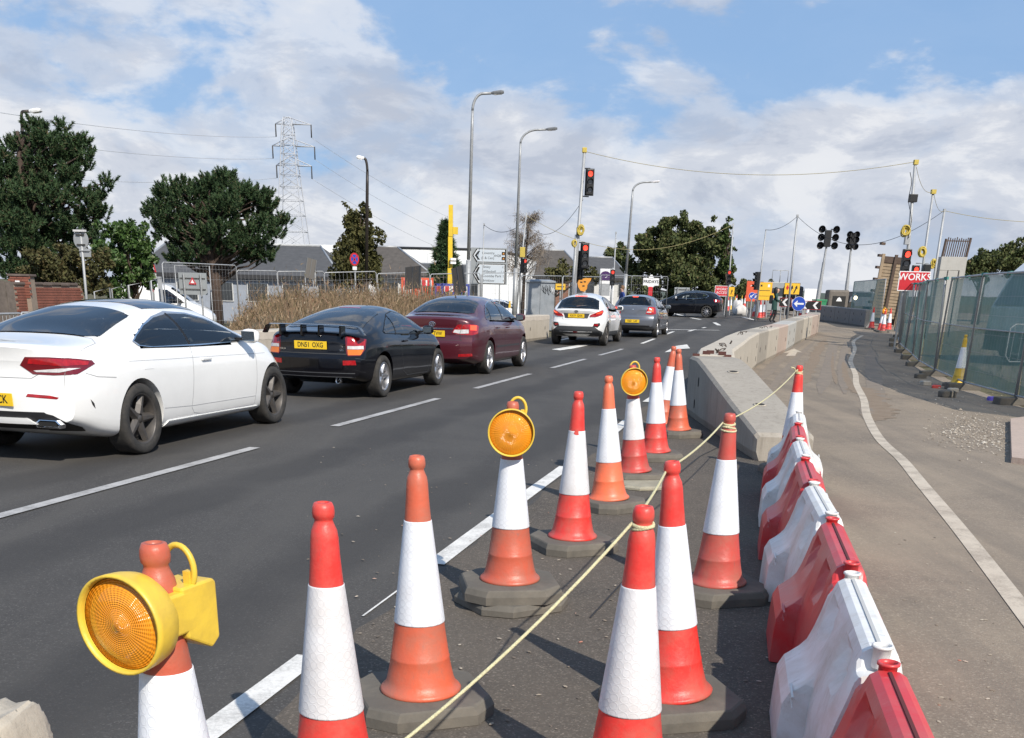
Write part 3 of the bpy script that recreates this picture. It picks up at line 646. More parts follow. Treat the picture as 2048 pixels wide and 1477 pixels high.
# sloping end unit
o = thing('concrete_ramp', 'grey concrete ramped end block with lifting holes in its sloping top', 'barrier', (2.40, 11.15, 0), 0)
def ramp_sec(y, x0, x1, h, ch): return [(x0+.04, y, 0), (x1-.04, y, 0), (x1, y, .10), (x1, y, h-ch), (x1-ch, y, h), (x0+ch, y, h), (x0, y, h-ch), (x0, y, .10)]
mb = MB(); X1 = .62
mb.loft([ramp_sec(0, .06, X1+.02, .25, .03), ramp_sec(.05, .03, X1+.03, .29, .03), ramp_sec(1.4, .0, X1+.03, .475, .035), ramp_sec(3.2, -.02, X1+.02, .72, .035), ramp_sec(3.9, -.02, X1, .80, .035), ramp_sec(4.52, -.02, X1, .80, .035)], 0, True, True, False)
mb.build('block', MT['concrete_grey'], o)
for y, z in ((1.25, .456), (3.0, .694)):
    q = link('lifting_hole', MB().cyl((0,0,0), (0,0,.003), .06, n=18).lathe([(.06,0),(.078,.001),(.062,.006)], 18).mesh('lifting_hole', MT['concrete_pale']), o, (.32, y, z)); q.rotation_euler = (math.atan(.135), 0, 0)
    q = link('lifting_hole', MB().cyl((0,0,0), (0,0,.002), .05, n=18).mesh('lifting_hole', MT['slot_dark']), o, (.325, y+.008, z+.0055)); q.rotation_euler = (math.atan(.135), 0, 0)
for y, z in ((3.55, .52), (3.75, .22)):
    q = link('lifting_slot', slot_me, o, (-.023, y, z)); q.rotation_euler = (0, 0, R(-90))
# long wall behind the queue
WL0, WL1 = Vector((-6.9, 12.0, 0)), Vector((1.0, 39.6, 0)); d = (WL1-WL0); dn = d.normalized(); n_ = 9; Lw = d.length/n_; rz = math.atan2(d.y, d.x)
WN = ['nearest, hidden behind the white coupe', 'second, behind the white coupe', 'third, between the white coupe and the black car', 'fourth, behind the black spoilered car', 'fifth, behind the black and maroon cars', 'sixth, behind the maroon saloon', 'seventh, hidden by the maroon saloon', 'eighth, right of the maroon saloon', 'last before the white crossover']
for k in range(n_):
    a = WL0+dn*(Lw*k); off = Vector((-dn.y, dn.x, 0))*.25
    o = thing('concrete_barrier', 'long pale concrete wall block, '+WN[k], 'barrier', (a.x+off.x, a.y+off.y, gz(a.x, a.y)), rz, 'concrete wall blocks left of the road')
    link('block', conc_unit('block', Lw-.02, .45, .82, 'concrete_pale'), o)
    for fx in (.2, .8): link('lifting_slot', slot_me, o, (Lw*fx, -.227, .4))
    MB().loft([[(x_, -.232, .80), (x_, -.229, .70-random.uniform(0, .06)), (x_, -.222, .70), (x_, -.2, .805)] for x_ in np.linspace(.02, Lw-.05, 16)], 0, True, True, False).build('mortar_smear', mat('mortar', (.6, .53, .45), .9, var=.2, vs_=4), o)
# far wall across the site entrance
fa, fb = gp(1622, 640), gp(1738, 656); d = fb-fa; rz = math.atan2(d.y, d.x); Lw = d.length/4
for k, nm in enumerate(('left end, under the chevrons', 'second from the left', 'third from the left', 'right end, beside the lamp cone')):
    a = fa+d*(k/4); o = thing('concrete_barrier', 'dark grey far concrete block at the site entrance, '+nm, 'barrier', a, rz, 'far grey concrete blocks')
    o.rotation_euler = (0, -math.asin((d.z)/d.length), rz)
    link('block', conc_unit('block', Lw-.03, .5, .83, 'concrete_far'), o)
    for fx in (.25, .75): link('lifting_slot', slot_me, o, (Lw*fx, -.252, .3)); link('lifting_slot', slot_me, o, (Lw*fx, -.252, .6))
# broken concrete lump at the lower-left corner
def lump(name, label, loc, dims, seed, mt='concrete_pale'):
    rg = np.random.default_rng(seed); bm = bmesh.new(); bmesh.ops.create_cube(bm, size=1); bmesh.ops.bevel(bm, geom=bm.edges[:], offset=.22, segments=4, affect='EDGES', profile=.5)
    bmesh.ops.subdivide_edges(bm, edges=bm.edges[:], cuts=2, use_grid_fill=True)
    for v in bm.verts:
        c = v.co.copy(); k_ = .02*math.sin(c.x*13+seed)+.02*math.sin(c.y*17+c.z*9)+rg.normal(0, .008)
        v.co = Vector((c.x*dims[0]*(1+k_), c.y*dims[1]*(1+k_), c.z*dims[2]*(1+k_)))
    me = bpy.data.meshes.new(name); bm.to_mesh(me); bm.free(); me.materials.append(MT[mt]); sharp(me, 40)
    return tag(link(name, me, None, loc, rg.uniform(-.3, .3)), label, 'concrete')
q = gp(2, 1424, .62); lump('concrete_block', 'rounded pale concrete lump in the lower left corner', (q.x-.02, q.y+.0, .31), (.17, .26, .62), 3)
q = gp(105, 1490, .52); lump('concrete_block', 'flat pale concrete slab end along the lower left edge', (q.x-.02, q.y-.06, .26), (.24, .22, .52), 8)
# ------------------------------------------------------------------ vehicles
def hermite(pts, x):
    xs_ = [p[0] for p in pts]; zs = [p[1] for p in pts]; n = len(xs_)
    if x <= xs_[0]: return zs[0]
    if x >= xs_[-1]: return zs[-1]
    dl = [(zs[i+1]-zs[i])/(xs_[i+1]-xs_[i]) for i in range(n-1)]
    tg = [dl[0]]+[0 if dl[i-1]*dl[i] <= 0 else 2*dl[i-1]*dl[i]/(dl[i-1]+dl[i]) for i in range(1, n-1)]+[dl[-1]]
    for i in range(n-1):
        if x <= xs_[i+1]:
            h = xs_[i+1]-xs_[i]; t = (x-xs_[i])/h
            return (2*t**3-3*t*t+1)*zs[i]+(t**3-2*t*t+t)*h*tg[i]+(-2*t**3+3*t*t)*zs[i+1]+(t**3-t*t)*h*tg[i+1]
def paint(name, col, metal=0, rough=.28):
    m = mat(name, col, rough, metal, coat=1.0, dirt=tuple(min(1, c*.8+.006) for c in col), dirt_amt=.25, ds=2.5)
    t = m.node_tree; b = t.nodes['Principled BSDF']; g = nd(t, 'ShaderNodeNewGeometry')      # inner side of the panels is dark cabin trim
    dark = max(col) < .02; b.inputs['Specular IOR Level'].default_value = .3 if dark else .5
    lk = b.inputs['Base Color'].links; t.links.new(mixc(t, g.outputs['Backfacing'], lk[0].from_socket, (.045, .043, .042)), b.inputs['Base Color'])
    t.links.new(mth(t, 'MULTIPLY', mth(t, 'SUBTRACT', 1, g.outputs['Backfacing']), .4 if dark else 1), b.inputs['Coat Weight']); return m
paint('paint_white', (.80, .80, .79)); paint('paint_black', (.004, .004, .006), 0, .10); paint('paint_maroon', (.085, .012, .020), .25); paint('paint_grey', (.17, .18, .205), .55, .32); paint('paint_navy', (.004, .0045, .007), 0, .10); paint('paint_van', (.78, .79, .80))
def glass_mat(name, tint):
    m = bpy.data.materials.new(name); m.use_nodes = True; t = m.node_tree; MT[name] = m; t.nodes.remove(t.nodes['Principled BSDF'])
    tr = nd(t, 'ShaderNodeBsdfTransparent'); tr.inputs[0].default_value = (*tint, 1); gl = nd(t, 'ShaderNodeBsdfGlossy', i_Roughness=.03); fr = nd(t, 'ShaderNodeFresnel', i_IOR=1.52)
    mx = nd(t, 'ShaderNodeMixShader'); t.links.new(mth(t, 'MINIMUM', mth(t, 'MULTIPLY', fr.outputs[0], 1.5), 1), mx.inputs[0]); t.links.new(tr.outputs[0], mx.inputs[1]); t.links.new(gl.outputs[0], mx.inputs[2]); t.links.new(mx.outputs[0], t.nodes['Material Output'].inputs[0])
glass_mat('car_glass', (.84, .87, .86)); glass_mat('car_glass_blue', (.30, .33, .38)); mat('glass_solid', (.008, .010, .016), .04, spec=.75, coat=.6); mat('cabin_trim', (.03, .029, .028), .85); mat('seat_fabric', (.04, .039, .038), .9)
mat('trim_black', (.012, .012, .013), .45, var=.2, vs_=6); mat('trim_grey', (.05, .052, .056), .55, var=.2, vs_=5); mat('chrome', (.75, .76, .78), .12, 1); mat('seam', (.05, .05, .052), .8); mat('seam_white', (.30, .30, .31), .7)
mat('tyre', (.030, .029, .028), .85, var=.35, vs_=7, dirt=(.085, .075, .065), dirt_amt=.5, ds=9, bump=.3, bs=80); mat('rim_silver', (.48, .48, .50), .32, .85, dirt=(.2, .18, .16), dirt_amt=.4, ds=8); mat('rim_dark', (.085, .08, .078), .5, .5, dirt=(.14, .12, .10), dirt_amt=.5, ds=8); mat('brake', (.10, .095, .09), .5, .7)
mat('lamp_red', (.45, .006, .010), .10, coat=1, var=.5, vs_=18, col2=(.20, .003, .006)); mat('lamp_red_dark', (.14, .004, .008), .12, coat=1); mat('lamp_lit', (.7, .02, .01), .2, coat=1, emit=(1, .10, .03), es=1.6); mat('lamp_clear', (.72, .70, .70), .12, coat=1, var=.4, vs_=20); mat('lamp_orange', (.75, .17, .01), .15, coat=1); mat('plate_yellow', (.80, .52, .02), .4, var=.08); mat('plate_black', (.01, .01, .01), .5); mat('mirror_glass', (.35, .40, .42), .05, .9)
mat('liner', (.010, .010, .010), .9)
class Car: pass
def car(name, label, S, loc, heading, group='cars queueing on the road'):
    c = Car(); c.S = S; c.open = []; L_, W_ = S['L'], S['W']; xr = S['xr']; c.xr = xr
    t = thing(name, label, S.get('cat', 'car'), loc, heading, group); c.t = t
    # ---- body loft
    ss = np.concatenate([[0, .012, .03, .06, .1, .15], np.linspace(.21, L_-.21, S.get('ns', 62)), [L_-.15, L_-.1, L_-.06, L_-.03, L_-.012, L_]])
    lowp = S.get('side', [(0, .84), (.04, .925), (.12, .965), (.3, .99), (.5, 1.0), (.72, .992), (.86, .972), (.95, .945), (1, .915)])
    lt = [0, .02, .05, .09, .15, .22, .3, .4, .5, .6, .7, .78, .85, .91, .96, 1.0]
    rings = []; NU = 15; ex = S.get('ex', 3.0)
    for x in ss:
        zt = hermite(S['top'], x); zb = min(hermite(S['belt'], x), zt-.015); z0 = hermite(S['bot'], x); hw = hermite(S['hw'], x)
        half = [(0, z0+.0), (hw*.5, z0), (hw*.8, z0+.003)]
        for q in lt: half.append((hw*hermite(lowp, q), z0+.01+(zb-z0-.01)*q))
        wb = half[-1][0]; H_ = zt-zb; tum = S.get('tum', .32)
        for k in range(1, NU+1):
            th = math.pi/2*k/NU; y = wb*max(0, math.cos(th))**(2/ex); z = zb+H_*math.sin(th)**(2/ex)
            y *= 1-tum*max(0, z-zb)**1.0*min(1, H_/.25)
            half.append((y if k < NU else 0, z))
        rings.append((x, half))
    nh = len(rings[0][1])
    def warp(x, y, z):
        fr = (1-sst(x/.9)); ff = (1-sst((L_-x)/1.0))
        xx = x + fr*(hermite(S['rear'], z)+S.get('rc', .10)*(abs(y)/W_)**2.4) - ff*(hermite(S['front'], z)+S.get('fc', .28)*(abs(y)/W_)**2.2)
        return (xx-xr, y, z)
    vs = []; fs = []
    full = lambda h: [(-y, z) for y, z in h]+[(y, z) for y, z in h[-2:0:-1]]      # right side first, closed ring
    for x, h in rings:
        for y, z in full(h): vs.append(warp(x, y, z))
    nr = 2*nh-2
    for i in range(len(rings)-1):
        for j in range(nr): fs.append((i*nr+j, (i+1)*nr+j, (i+1)*nr+(j+1)%nr, i*nr+(j+1)%nr))
    K = 12
    for ri, flip in ((0, False), (len(rings)-1, True)):
        x, h = rings[ri]; rows = []
        for k, (y, z) in enumerate(h):
            a = ri*nr+k; b = ri*nr+((nr-k) % nr)
            if k in (0, nh-1): rows.append([a]*(K+1)); continue
            row = [a]
            for q in range(1, K): vs.append(warp(x, -y+2*y*q/K, z)); row.append(len(vs)-1)
            rows.append(row+[b])
        for r1, r2 in zip(rows, rows[1:]):
            for q in range(K):
                f = [r1[q], r1[q+1], r2[q+1], r2[q]]; f2 = []
                for v in f:
                    if v not in f2: f2.append(v)
                if len(f2) > 2: fs.append(tuple(f2[::-1] if flip else f2))
    me = bpy.data.meshes.new('body'); me.from_pydata(vs, [], fs)
    bm = bmesh.new(); bm.from_mesh(me); bmesh.ops.remove_doubles(bm, verts=bm.verts, dist=1e-5); bmesh.ops.recalc_face_normals(bm, faces=bm.faces); bm.to_mesh(me)
    c.bvh = BVHTree.FromBMesh(bm); bm.free()
    me.materials.append(MT[S['paint']]); me.materials.append(MT['liner'])
    body = link('body', me, t); c.body = body
    # ---- wheel arches
    cut = MB(); r = S['r']; ra = r+S.get('gap', .045); xf = S['xf']-xr
    for x in (0, xf):
        for s in (-1, 1): cut.cyl((x, s*(W_-.34), r+.012), (x, s*(W_+.25), r+.012), ra, n=40)
    co = cut.build('cutter', MT['liner'], fixn=True)
    co.parent = t
    bo = body.modifiers.new('b', 'BOOLEAN'); bo.object = co; bo.operation = 'DIFFERENCE'; bo.solver = 'EXACT'
    dg = bpy.context.evaluated_depsgraph_get(); me2 = bpy.data.meshes.new_from_object(body.evaluated_get(dg)); body.modifiers.clear()
    old = body.data; body.data = me2; bpy.data.meshes.remove(old); bpy.data.objects.remove(co)
    me2.name = 'body'
    for p in me2.polygons:
        cx_ = p.center; 
        p.material_index = 1 if min(math.hypot(cx_.x-x, cx_.z-r-.012) for x in (0, xf)) < ra-.002 or (cx_.z < hermite(S['bot'], cx_.x+xr)+.004 and p.normal.z < -.6) else 0
    sharp(me2, S.get('ang', 32))
    # ---- wheels
    tw = S.get('tw', .225)
    ty = [(r*.70, -tw*.46), (r*.80, -tw*.5), (r*.93, -tw*.5), (r*.985, -tw*.42), (r, -tw*.28), (r, tw*.28), (r*.985, tw*.42), (r*.93, tw*.5), (r*.80, tw*.5), (r*.70, tw*.46), (r*.66, 0), (r*.70, -tw*.46)]
    tme = MB().lathe(ty, 44, M=FACE).mesh('wheel', MT['tyre'])
    rm = MB(); RR = r*S.get('rimf', .70); ns = S['spokes']; sw = S.get('sw', .05)
    rm.lathe([(RR*.985, -.02), (RR+.004, tw*.44), (RR-.004, tw*.47), (RR*.93, tw*.40), (RR*.91, -.02)], 40, M=FACE)
    rm.lathe([(.0005, tw*.33), (.028, tw*.33), (.034, tw*.30), (.06, tw*.28), (.065, tw*.1)], 20, M=FACE)
    for k in range(ns):
        A = Matrix.Rotation(2*math.pi*k/ns+.3, 4, 'Y')
        if S.get('twin'):
            for sg in (-1, 1): rm.loft([[(x+sg*.012*(1+z/RR*2.2), -tw*y0, z) for x, y0 in ((-w1, .20), (w1, .20), (w1*.8, .32), (-w1*.8, .32))] for z, w1 in ((.045, sw*.35), (RR*.95, sw*.32))], M=A, sm=False)
        else: rm.loft([[(x, -tw*y0-dy, z) for x, y0 in ((-w1, .18), (w1, .18), (w1*.35, .34), (-w1*.35, .34))] for z, w1, dy in ((.045, sw*.62, 0), (RR*.55, sw*.5, .006), (RR*.96, sw*.38, .01))], M=A, sm=False)
    rme = rm.mesh('rim', MT[S['rimmat']])
    bme = MB().cyl((0, -.01, 0), (0, .0, 0), RR*.74, n=28).cyl((0, .0, 0), (0, .02, 0), RR*.93, n=28, mi=1).mesh('brake_disc', [MT['brake'], MT['liner']])
    for x in (0, xf):
        for s in (-1, 1):
            q = link('wheel', tme, t, (x, s*(W_-tw/2-S.get('inset', .012)), r)); q.rotation_euler = (0, 0, 0 if s < 0 else math.pi)
            link('rim', rme, q); link('brake_disc', bme, q)
    c.wy = W_-S.get('inset', .012)
    return c
def cast(c, p, th, eps):
    if th == 'T': d = Vector((0, 0, -1))
    else: d = Vector((math.cos(th), math.sin(th), 0))
    o = Vector((p[0]-c.xr, p[1], p[2]))-d*3
    hit = c.bvh.ray_cast(o, d)
    if hit[0] is None: return None
    n = hit[1]
    if n.dot(d) > 0: n = -n
    return hit[0]+n*eps
def patch(c, name, pts, th, mt, eps=.004, parent=None, mirror=False, res=.035, skirt=False, smooth=True):
    """panel of convex outline laid on the body skin; pts are (x,y,z) near the skin"""
    out = []
    for sg in ((1, -1) if mirror else (1,)):
        ang = th if th == 'T' else R(th)*sg
        P_ = [Vector((p[0], p[1]*sg, p[2])) for p in pts]
        if th == 'T': to2 = lambda p: (p.x, p.y); fr = lambda u, v: (u, v, 5)
        else:
            tx = Vector((-math.sin(ang), math.cos(ang), 0)); to2 = lambda p: (p.dot(tx), p.z)
            fr = lambda u, v: (tx.x*u, tx.y*u, v)
        q = [to2(p) for p in P_]
        if sum(a[0]*b[1]-b[0]*a[1] for a, b in zip(q, q[1:]+q[:1])) < 0: q = q[::-1]
        if mt.startswith('car_glass') and name != 'roof_glass': c.open.append((th, ang, q))
        u0_, u1_ = min(a[0] for a in q), max(a[0] for a in q); v0_, v1_ = min(a[1] for a in q), max(a[1] for a in q)
        nx, ny = max(1, int((u1_-u0_)/res)+1), max(1, int((v1_-v0_)/res)+1)
        bm = bmesh.new(); g = [[bm.verts.new((u0_+(u1_-u0_)*i/nx, v0_+(v1_-v0_)*j/ny, 0)) for i in range(nx+1)] for j in range(ny+1)]
        for j in range(ny):
            for i in range(nx): bm.faces.new((g[j][i], g[j][i+1], g[j+1][i+1], g[j+1][i]))
        for a, b in zip(q, q[1:]+q[:1]):
            e = Vector((b[0]-a[0], b[1]-a[1], 0))
            if e.length < 1e-6: continue
            bmesh.ops.bisect_plane(bm, geom=bm.verts[:]+bm.edges[:]+bm.faces[:], plane_co=(a[0], a[1], 0), plane_no=(e.y, -e.x, 0), clear_outer=True, dist=1e-6)
        bad = []
        for v in bm.verts:
            h = fr(v.co.x, v.co.y); h = cast(c, (h[0]+(0 if th == 'T' else c.xr*0), h[1], h[2]), ang, eps)
            if h is None: bad.append(v)
            else: v.co = h
        if bad: bmesh.ops.delete(bm, geom=bad, context='VERTS')
        if skirt and bm.edges:
            be = [e for e in bm.edges if e.is_boundary]
            r_ = bmesh.ops.extrude_edge_only(bm, edges=be); nv = [v for v in r_['geom'] if isinstance(v, bmesh.types.BMVert)]
            dvec = Vector((0,0,-1)) if th == 'T' else Vector((math.cos(ang), math.sin(ang), 0))
            for v in nv: v.co += dvec*(eps+.006)
        bmesh.ops.recalc_face_normals(bm, faces=bm.faces)
        # make the sheet look outwards
        dvec = Vector((0,0,-1)) if th == 'T' else Vector((math.cos(ang), math.sin(ang), 0))
        if sum((f.normal.dot(dvec)*f.calc_area() for f in bm.faces)) > 0: bmesh.ops.reverse_faces(bm, faces=bm.faces)
        me = bpy.data.meshes.new(name); bm.to_mesh(me); bm.free(); me.materials.append(MT[mt])
        sharp(me, 45)
        out.append(link(name, me, parent or c.t))
    return out
# note: cast() subtracts xr; side/back panels pass x through the tangent frame
def ribbon(c, name, pts, th, mt='seam', w=.006, eps=.0015, parent=None, mirror=False):
    for sg in ((1, -1) if mirror else (1,)):
        ang = th if th == 'T' else R(th)*sg; P_ = [Vector((p[0], p[1]*sg, p[2])) for p in pts]; L2 = []
        for a, b in zip(P_, P_[1:]):
            k = max(1, int((b-a).length/.05))
            L2 += [a.lerp(b, i/k) for i in range(k)]
        L2.append(P_[-1]); H2 = [h for h in (cast(c, p, ang, eps) for p in L2) if h is not None]
        if len(H2) < 2: continue
        dvec = Vector((0,0,-1)) if th == 'T' else Vector((math.cos(ang), math.sin(ang), 0)); vs = []
        for i, p in enumerate(H2):
            d = (H2[min(i+1, len(H2)-1)]-H2[max(i-1, 0)]).normalized(); s = d.cross(dvec).normalized()*(w/2); vs += [p-s, p+s]
        MB().add(vs, [(2*i, 2*i+1, 2*i+3, 2*i+2) for i in range(len(H2)-1)]).build(name, MT[mt], parent or c.t)
def ring(c, name, q, inn, th, ang, mt, eps):
    """closed band between two outlines laid on the skin"""
    tx = None if th == 'T' else Vector((-math.sin(ang), math.cos(ang), 0)); bb = MB()
    for i in range(len(q)):
        a, b, e, g = q[i], q[(i+1) % len(q)], inn[(i+1) % len(q)], inn[i]; n = max(1, int(math.dist(a, b)/.05)); rows = []
        for s_, t_ in ((a, b), (g, e)):
            r_ = []
            for k in range(n+1):
                u = s_[0]+(t_[0]-s_[0])*k/n, s_[1]+(t_[1]-s_[1])*k/n; p = (u[0], u[1], 5) if th == 'T' else (tx.x*u[0], tx.y*u[0], u[1]); r_.append(cast(c, p, ang, eps))
            rows.append(r_)
        for k in range(n):
            Q = [rows[0][k], rows[0][k+1], rows[1][k+1], rows[1][k]]
            if None not in Q: bb.add(Q, [(0,1,2,3)], 0, True)
    if bb.v: bb.build(name, MT[mt], c.t, fixn=True)
def windows(c, name, pts, mirror=True, rim=None, glass='car_glass', grow=.012, th=90, divs=(), res=.04):
    y = -c.S['W']; P3 = [(x, y, z) for x, z in pts]
    if rim:
        cx_ = sum(p[0] for p in pts)/len(pts); cz = sum(p[1] for p in pts)/len(pts); g = []
        for x, z in pts:
            d = math.hypot(x-cx_, z-cz); g.append((x+(x-cx_)/d*grow*1.3, y, z+(z-cz)/d*grow*1.1))
        for sg in ((1, -1) if mirror else (1,)):
            ang = R(th)*sg; tx = Vector((-math.sin(ang), math.cos(ang), 0)); t2 = lambda L3: [(Vector((p[0], p[1]*sg, p[2])).dot(tx), p[2]) for p in L3]
            ring(c, name+'_surround', t2(g), t2(P3), th, ang, rim, .009)
    o = patch(c, name, P3, th, glass, .0065, mirror=mirror, res=res)
    for xa, za, xb, zb, w_ in divs: ribbon(c, 'window_pillar', [(xa, y, za), (xb, y, zb)], th, 'trim_black', w_, .009, mirror=mirror)
def plate(c, s, z, x_off=.0, y=0, tilt=0, w=.52):
    h = cast(c, (0, y, z), 0, .012); M = Matrix.Translation(h+Vector((-x_off, 0, 0))) @ Matrix.Rotation(R(-90), 4, 'Z') @ Matrix.Rotation(R(-tilt), 4, 'X')
    q = MB().box((0, 0, 0), (w, .012, .112), bev=.003).mesh('number_plate', MT['plate_yellow']); q.transform(M); o = link('number_plate', q, c.t)
    # the car looks along +X, so its tail faces -X: text upright there
    for wd, dx in zip(s.split(), (-.108, .118) if ' ' in s else (.118 if len(s) > 2 else .158,)): txt(wd, .098, 'plate_lettering', MT['plate_black'], o, .012, .80, M @ upright(dx, -.0075, .0), .0006)
    return o
def mirror_pair(c, x, z, mt, sides=(1, -1), out=.1, sc=1):
    for s in sides:
        h = cast(c, (x, -c.S['W']*s, z), R(90)*s, 0)
        if h is None: continue
        T = Matrix.Translation(h) @ Matrix.Diagonal((sc, sc*s*-1, sc, 1))
        rings = []
        for y, a, b, dx in ((.05, .055, .05, .02), (.08, .085, .068, .01), (.14, .095, .078, .0), (.2, .09, .075, .0), (.245, .06, .055, .01), (.255, .03, .03, .02)):
            rings.append([(dx+a*math.cos(q)*.9*(1 if math.cos(q) > 0 else .35), y, .05+b*math.sin(q)) for q in np.linspace(0, 2*math.pi, 17)[:-1]])
        mo = MB().loft(rings, M=T).build('mirror', MT[mt], c.t, fixn=True, ang=40)
        MB().box((0, .03, .015), (.08, .10, .035), M=T).build('mirror_arm', MT['trim_black'], mo)
        MB().box((-.037, .15, .05), (.004, .16, .105), M=T, bev=.0015).build('mirror_glass', MT['mirror_glass'], mo)
def handle(c, x, z, mt, mirror=True, w=.19):
    for s in ((1, -1) if mirror else (1,)):
        h = cast(c, (x, -c.S['W']*s, z), R(90)*s, .0)
        if h is None: continue
        MB().box((0, -.018*s, 0), (w, .022, .028), M=Matrix.Translation(h), bev=.009).build('door_handle', MT[mt], c.t)
def finish(c):
    """open the skin behind the panes, add black pane borders and a cabin"""
    S = c.S; me = c.body.data; bm = bmesh.new(); bm.from_mesh(me); kill = set(); H_ = max(p[1] for p in S['top']); L_ = S['L']
    for th, ang, q in c.open:
        cx_ = sum(a[0] for a in q)/len(q); cy_ = sum(a[1] for a in q)/len(q); inn = []
        for a in q:
            d = math.hypot(a[0]-cx_, a[1]-cy_); k = max(.3, 1-.055/d); inn.append((cx_+(a[0]-cx_)*k, cy_+(a[1]-cy_)*k))
        dv = Vector((0,0,-1)) if th == 'T' else Vector((math.cos(ang), math.sin(ang), 0)); tx = None if th == 'T' else Vector((-math.sin(ang), math.cos(ang), 0))
        def inside(v):
            u = (v.x+c.xr, v.y) if th == 'T' else ((v.x+c.xr)*tx.x+v.y*tx.y, v.z)
            return all((b[0]-a[0])*(u[1]-a[1])-(b[1]-a[1])*(u[0]-a[0]) >= 0 for a, b in zip(inn, inn[1:]+inn[:1]))
        for f in bm.faces:
            if f.normal.dot(dv) < -.12 and f.calc_center_median().z > .8 and any(inside(v.co) for v in f.verts): kill.add(f)
        ring(c, 'window_border', q, inn, th, ang, 'trim_black', .0045)
    bmesh.ops.delete(bm, geom=list(kill), context='FACES'); bm.to_mesh(me); bm.free()
    X = lambda f: f*L_-c.xr
    for y in (-.37, .37):
        MB().box((X(.415), y, .42), (.5, .5, .16), bev=.04).box((X(.36), y, .72), (.14, .48, .55), bev=.05).box((X(.35), y, H_-.27), (.10, .26, .17), bev=.04).build('seat', MT['seat_fabric'], c.t)
    MB().box((X(.27), 0, .40), (.5, 1.2, .2), bev=.04).box((X(.225), 0, .70), (.16, 1.2, .5), bev=.05).build('rear_bench', MT['seat_fabric'], c.t)
    for y in (-.36, .36): MB().box((X(.222), y, H_-.36), (.09, .24, .13), bev=.04).build('headrest', MT['seat_fabric'], c.t)
    MB().box((X(.64), 0, .80), (.5, 1.3, .2), bev=.05).build('dashboard', MT['cabin_trim'], c.t)
    MB().tube([(X(.565)+.05*math.cos(a), -.37+.18*math.sin(a), .88+.17*math.cos(a)) for a in np.linspace(0, 6.283, 25)[:-1]], .016, 6, closed=True).build('steering_wheel', MT['cabin_trim'], c.t)
def heading(dx, dy): return math.atan2(dy, dx)
def rear_axle(px_or_xy, hd, half):
    x, y = px_or_xy; return Vector((x-math.sin(hd)*half, y+math.cos(hd)*half, 0))
# ---- white coupe ---------------------------------------------------------
S = dict(L=4.686, W=.905, xr=1.03, xf=3.87, r=.335, tw=.245, paint='paint_white', spokes=5, sw=.085, rimmat='rim_dark', rimf=.72, gap=.035,
  top=[(0,.90),(.03,1.015),(.10,1.045),(.35,1.06),(.62,1.09),(.8,1.135),(1.2,1.265),(1.6,1.355),(2.05,1.402),(2.3,1.405),(2.7,1.37),(3.05,1.26),(3.4,1.10),(3.6,1.03),(3.75,1.0),(4.2,.90),(4.5,.79),(4.64,.68),(4.686,.55)],
  belt=[(0,.84),(.12,.93),(.5,.965),(1.1,.975),(2.0,.955),(3.4,.935),(3.9,.86),(4.4,.72),(4.686,.45)],
  bot=[(0,.37),(.12,.31),(.3,.24),(.7,.19),(3.9,.18),(4.4,.19),(4.686,.25)],
  hw=[(0,.79),(.06,.82),(.2,.855),(.5,.885),(1.0,.905),(1.6,.895),(2.3,.885),(3.0,.893),(3.87,.905),(4.3,.87),(4.55,.77),(4.686,.60)],
  rear=[(.2,.10),(.32,.04),(.42,.0),(.62,.0),(.70,.035),(.84,.05),(.97,.03),(1.04,-.012),(1.2,.0)], front=[(.2,.05),(.45,0),(.7,.06),(.9,.2)], rc=.20, fc=.34, tum=.36, ex=2.9)
hd = heading(.245, 1); pos = rear_axle((-3.66, 10.55), hd, .893)
c = car('white_coupe', 'white two-door coupe with blacked rear glass and dark star wheels, nearest car', S, (*pos[:2], .006), hd); cw = c
patch(c, 'rear_window', [(.72,.56,0),(.72,-.56,0),(.80,-.66,0),(1.42,-.57,0),(1.47,-.50,0),(1.50,0,0),(1.47,.50,0),(1.42,.57,0),(.80,.66,0)], 'T', 'car_glass_blue', .005, res=.05)
patch(c, 'roof_glass', [(1.78,-.50,0),(1.78,.50,0),(2.05,.53,0),(2.75,.52,0),(2.85,.0,0),(2.75,-.52,0),(2.05,-.53,0)], 'T', 'glass_solid', .004, res=.05)
patch(c, 'windscreen', [(2.95,.52,0),(2.95,-.52,0),(3.45,-.66,0),(3.55,0,0),(3.45,.66,0)], 'T', 'car_glass', .004, res=.06)
windows(c, 'side_window', [(1.12,1.045),(1.19,1.005),(1.4,.985),(2.3,.975),(3.36,.975),(3.24,1.03),(2.98,1.13),(2.70,1.215),(2.4,1.265),(2.05,1.272),(1.75,1.24),(1.45,1.17),(1.22,1.09)], True, 'chrome', 'car_glass', .022, divs=((2.0, 1.272, 2.12, .975, .05),))
# tail lamps wrap the corner
TLp = [(.05,-.34,.865),(.05,-.40,.935),(.06,-.62,.938),(.13,-.80,.93),(.30,-.895,.905),(.33,-.9,.875),(.16,-.83,.795),(.08,-.65,.785),(.05,-.46,.79)]
patch(c, 'tail_lamp', TLp, 35, 'lamp_red_dark', .005, mirror=True, res=.03, skirt=True)
TL2 = [(.05,-.42,.88),(.05,-.44,.92),(.06,-.62,.925),(.13,-.80,.918),(.27,-.885,.895),(.25,-.88,.87),(.1,-.7,.865)]
patch(c, 'tail_lamp_lens', TL2, 35, 'lamp_red', .008, mirror=True, res=.03)
patch(c, 'tail_lamp_strip', [(.05,-.45,.83),(.05,-.46,.845),(.1,-.72,.845),(.2,-.86,.862),(.19,-.85,.845),(.09,-.70,.81),(.05,-.50,.81)], 35, 'lamp_clear', .0085, mirror=True, res=.03)
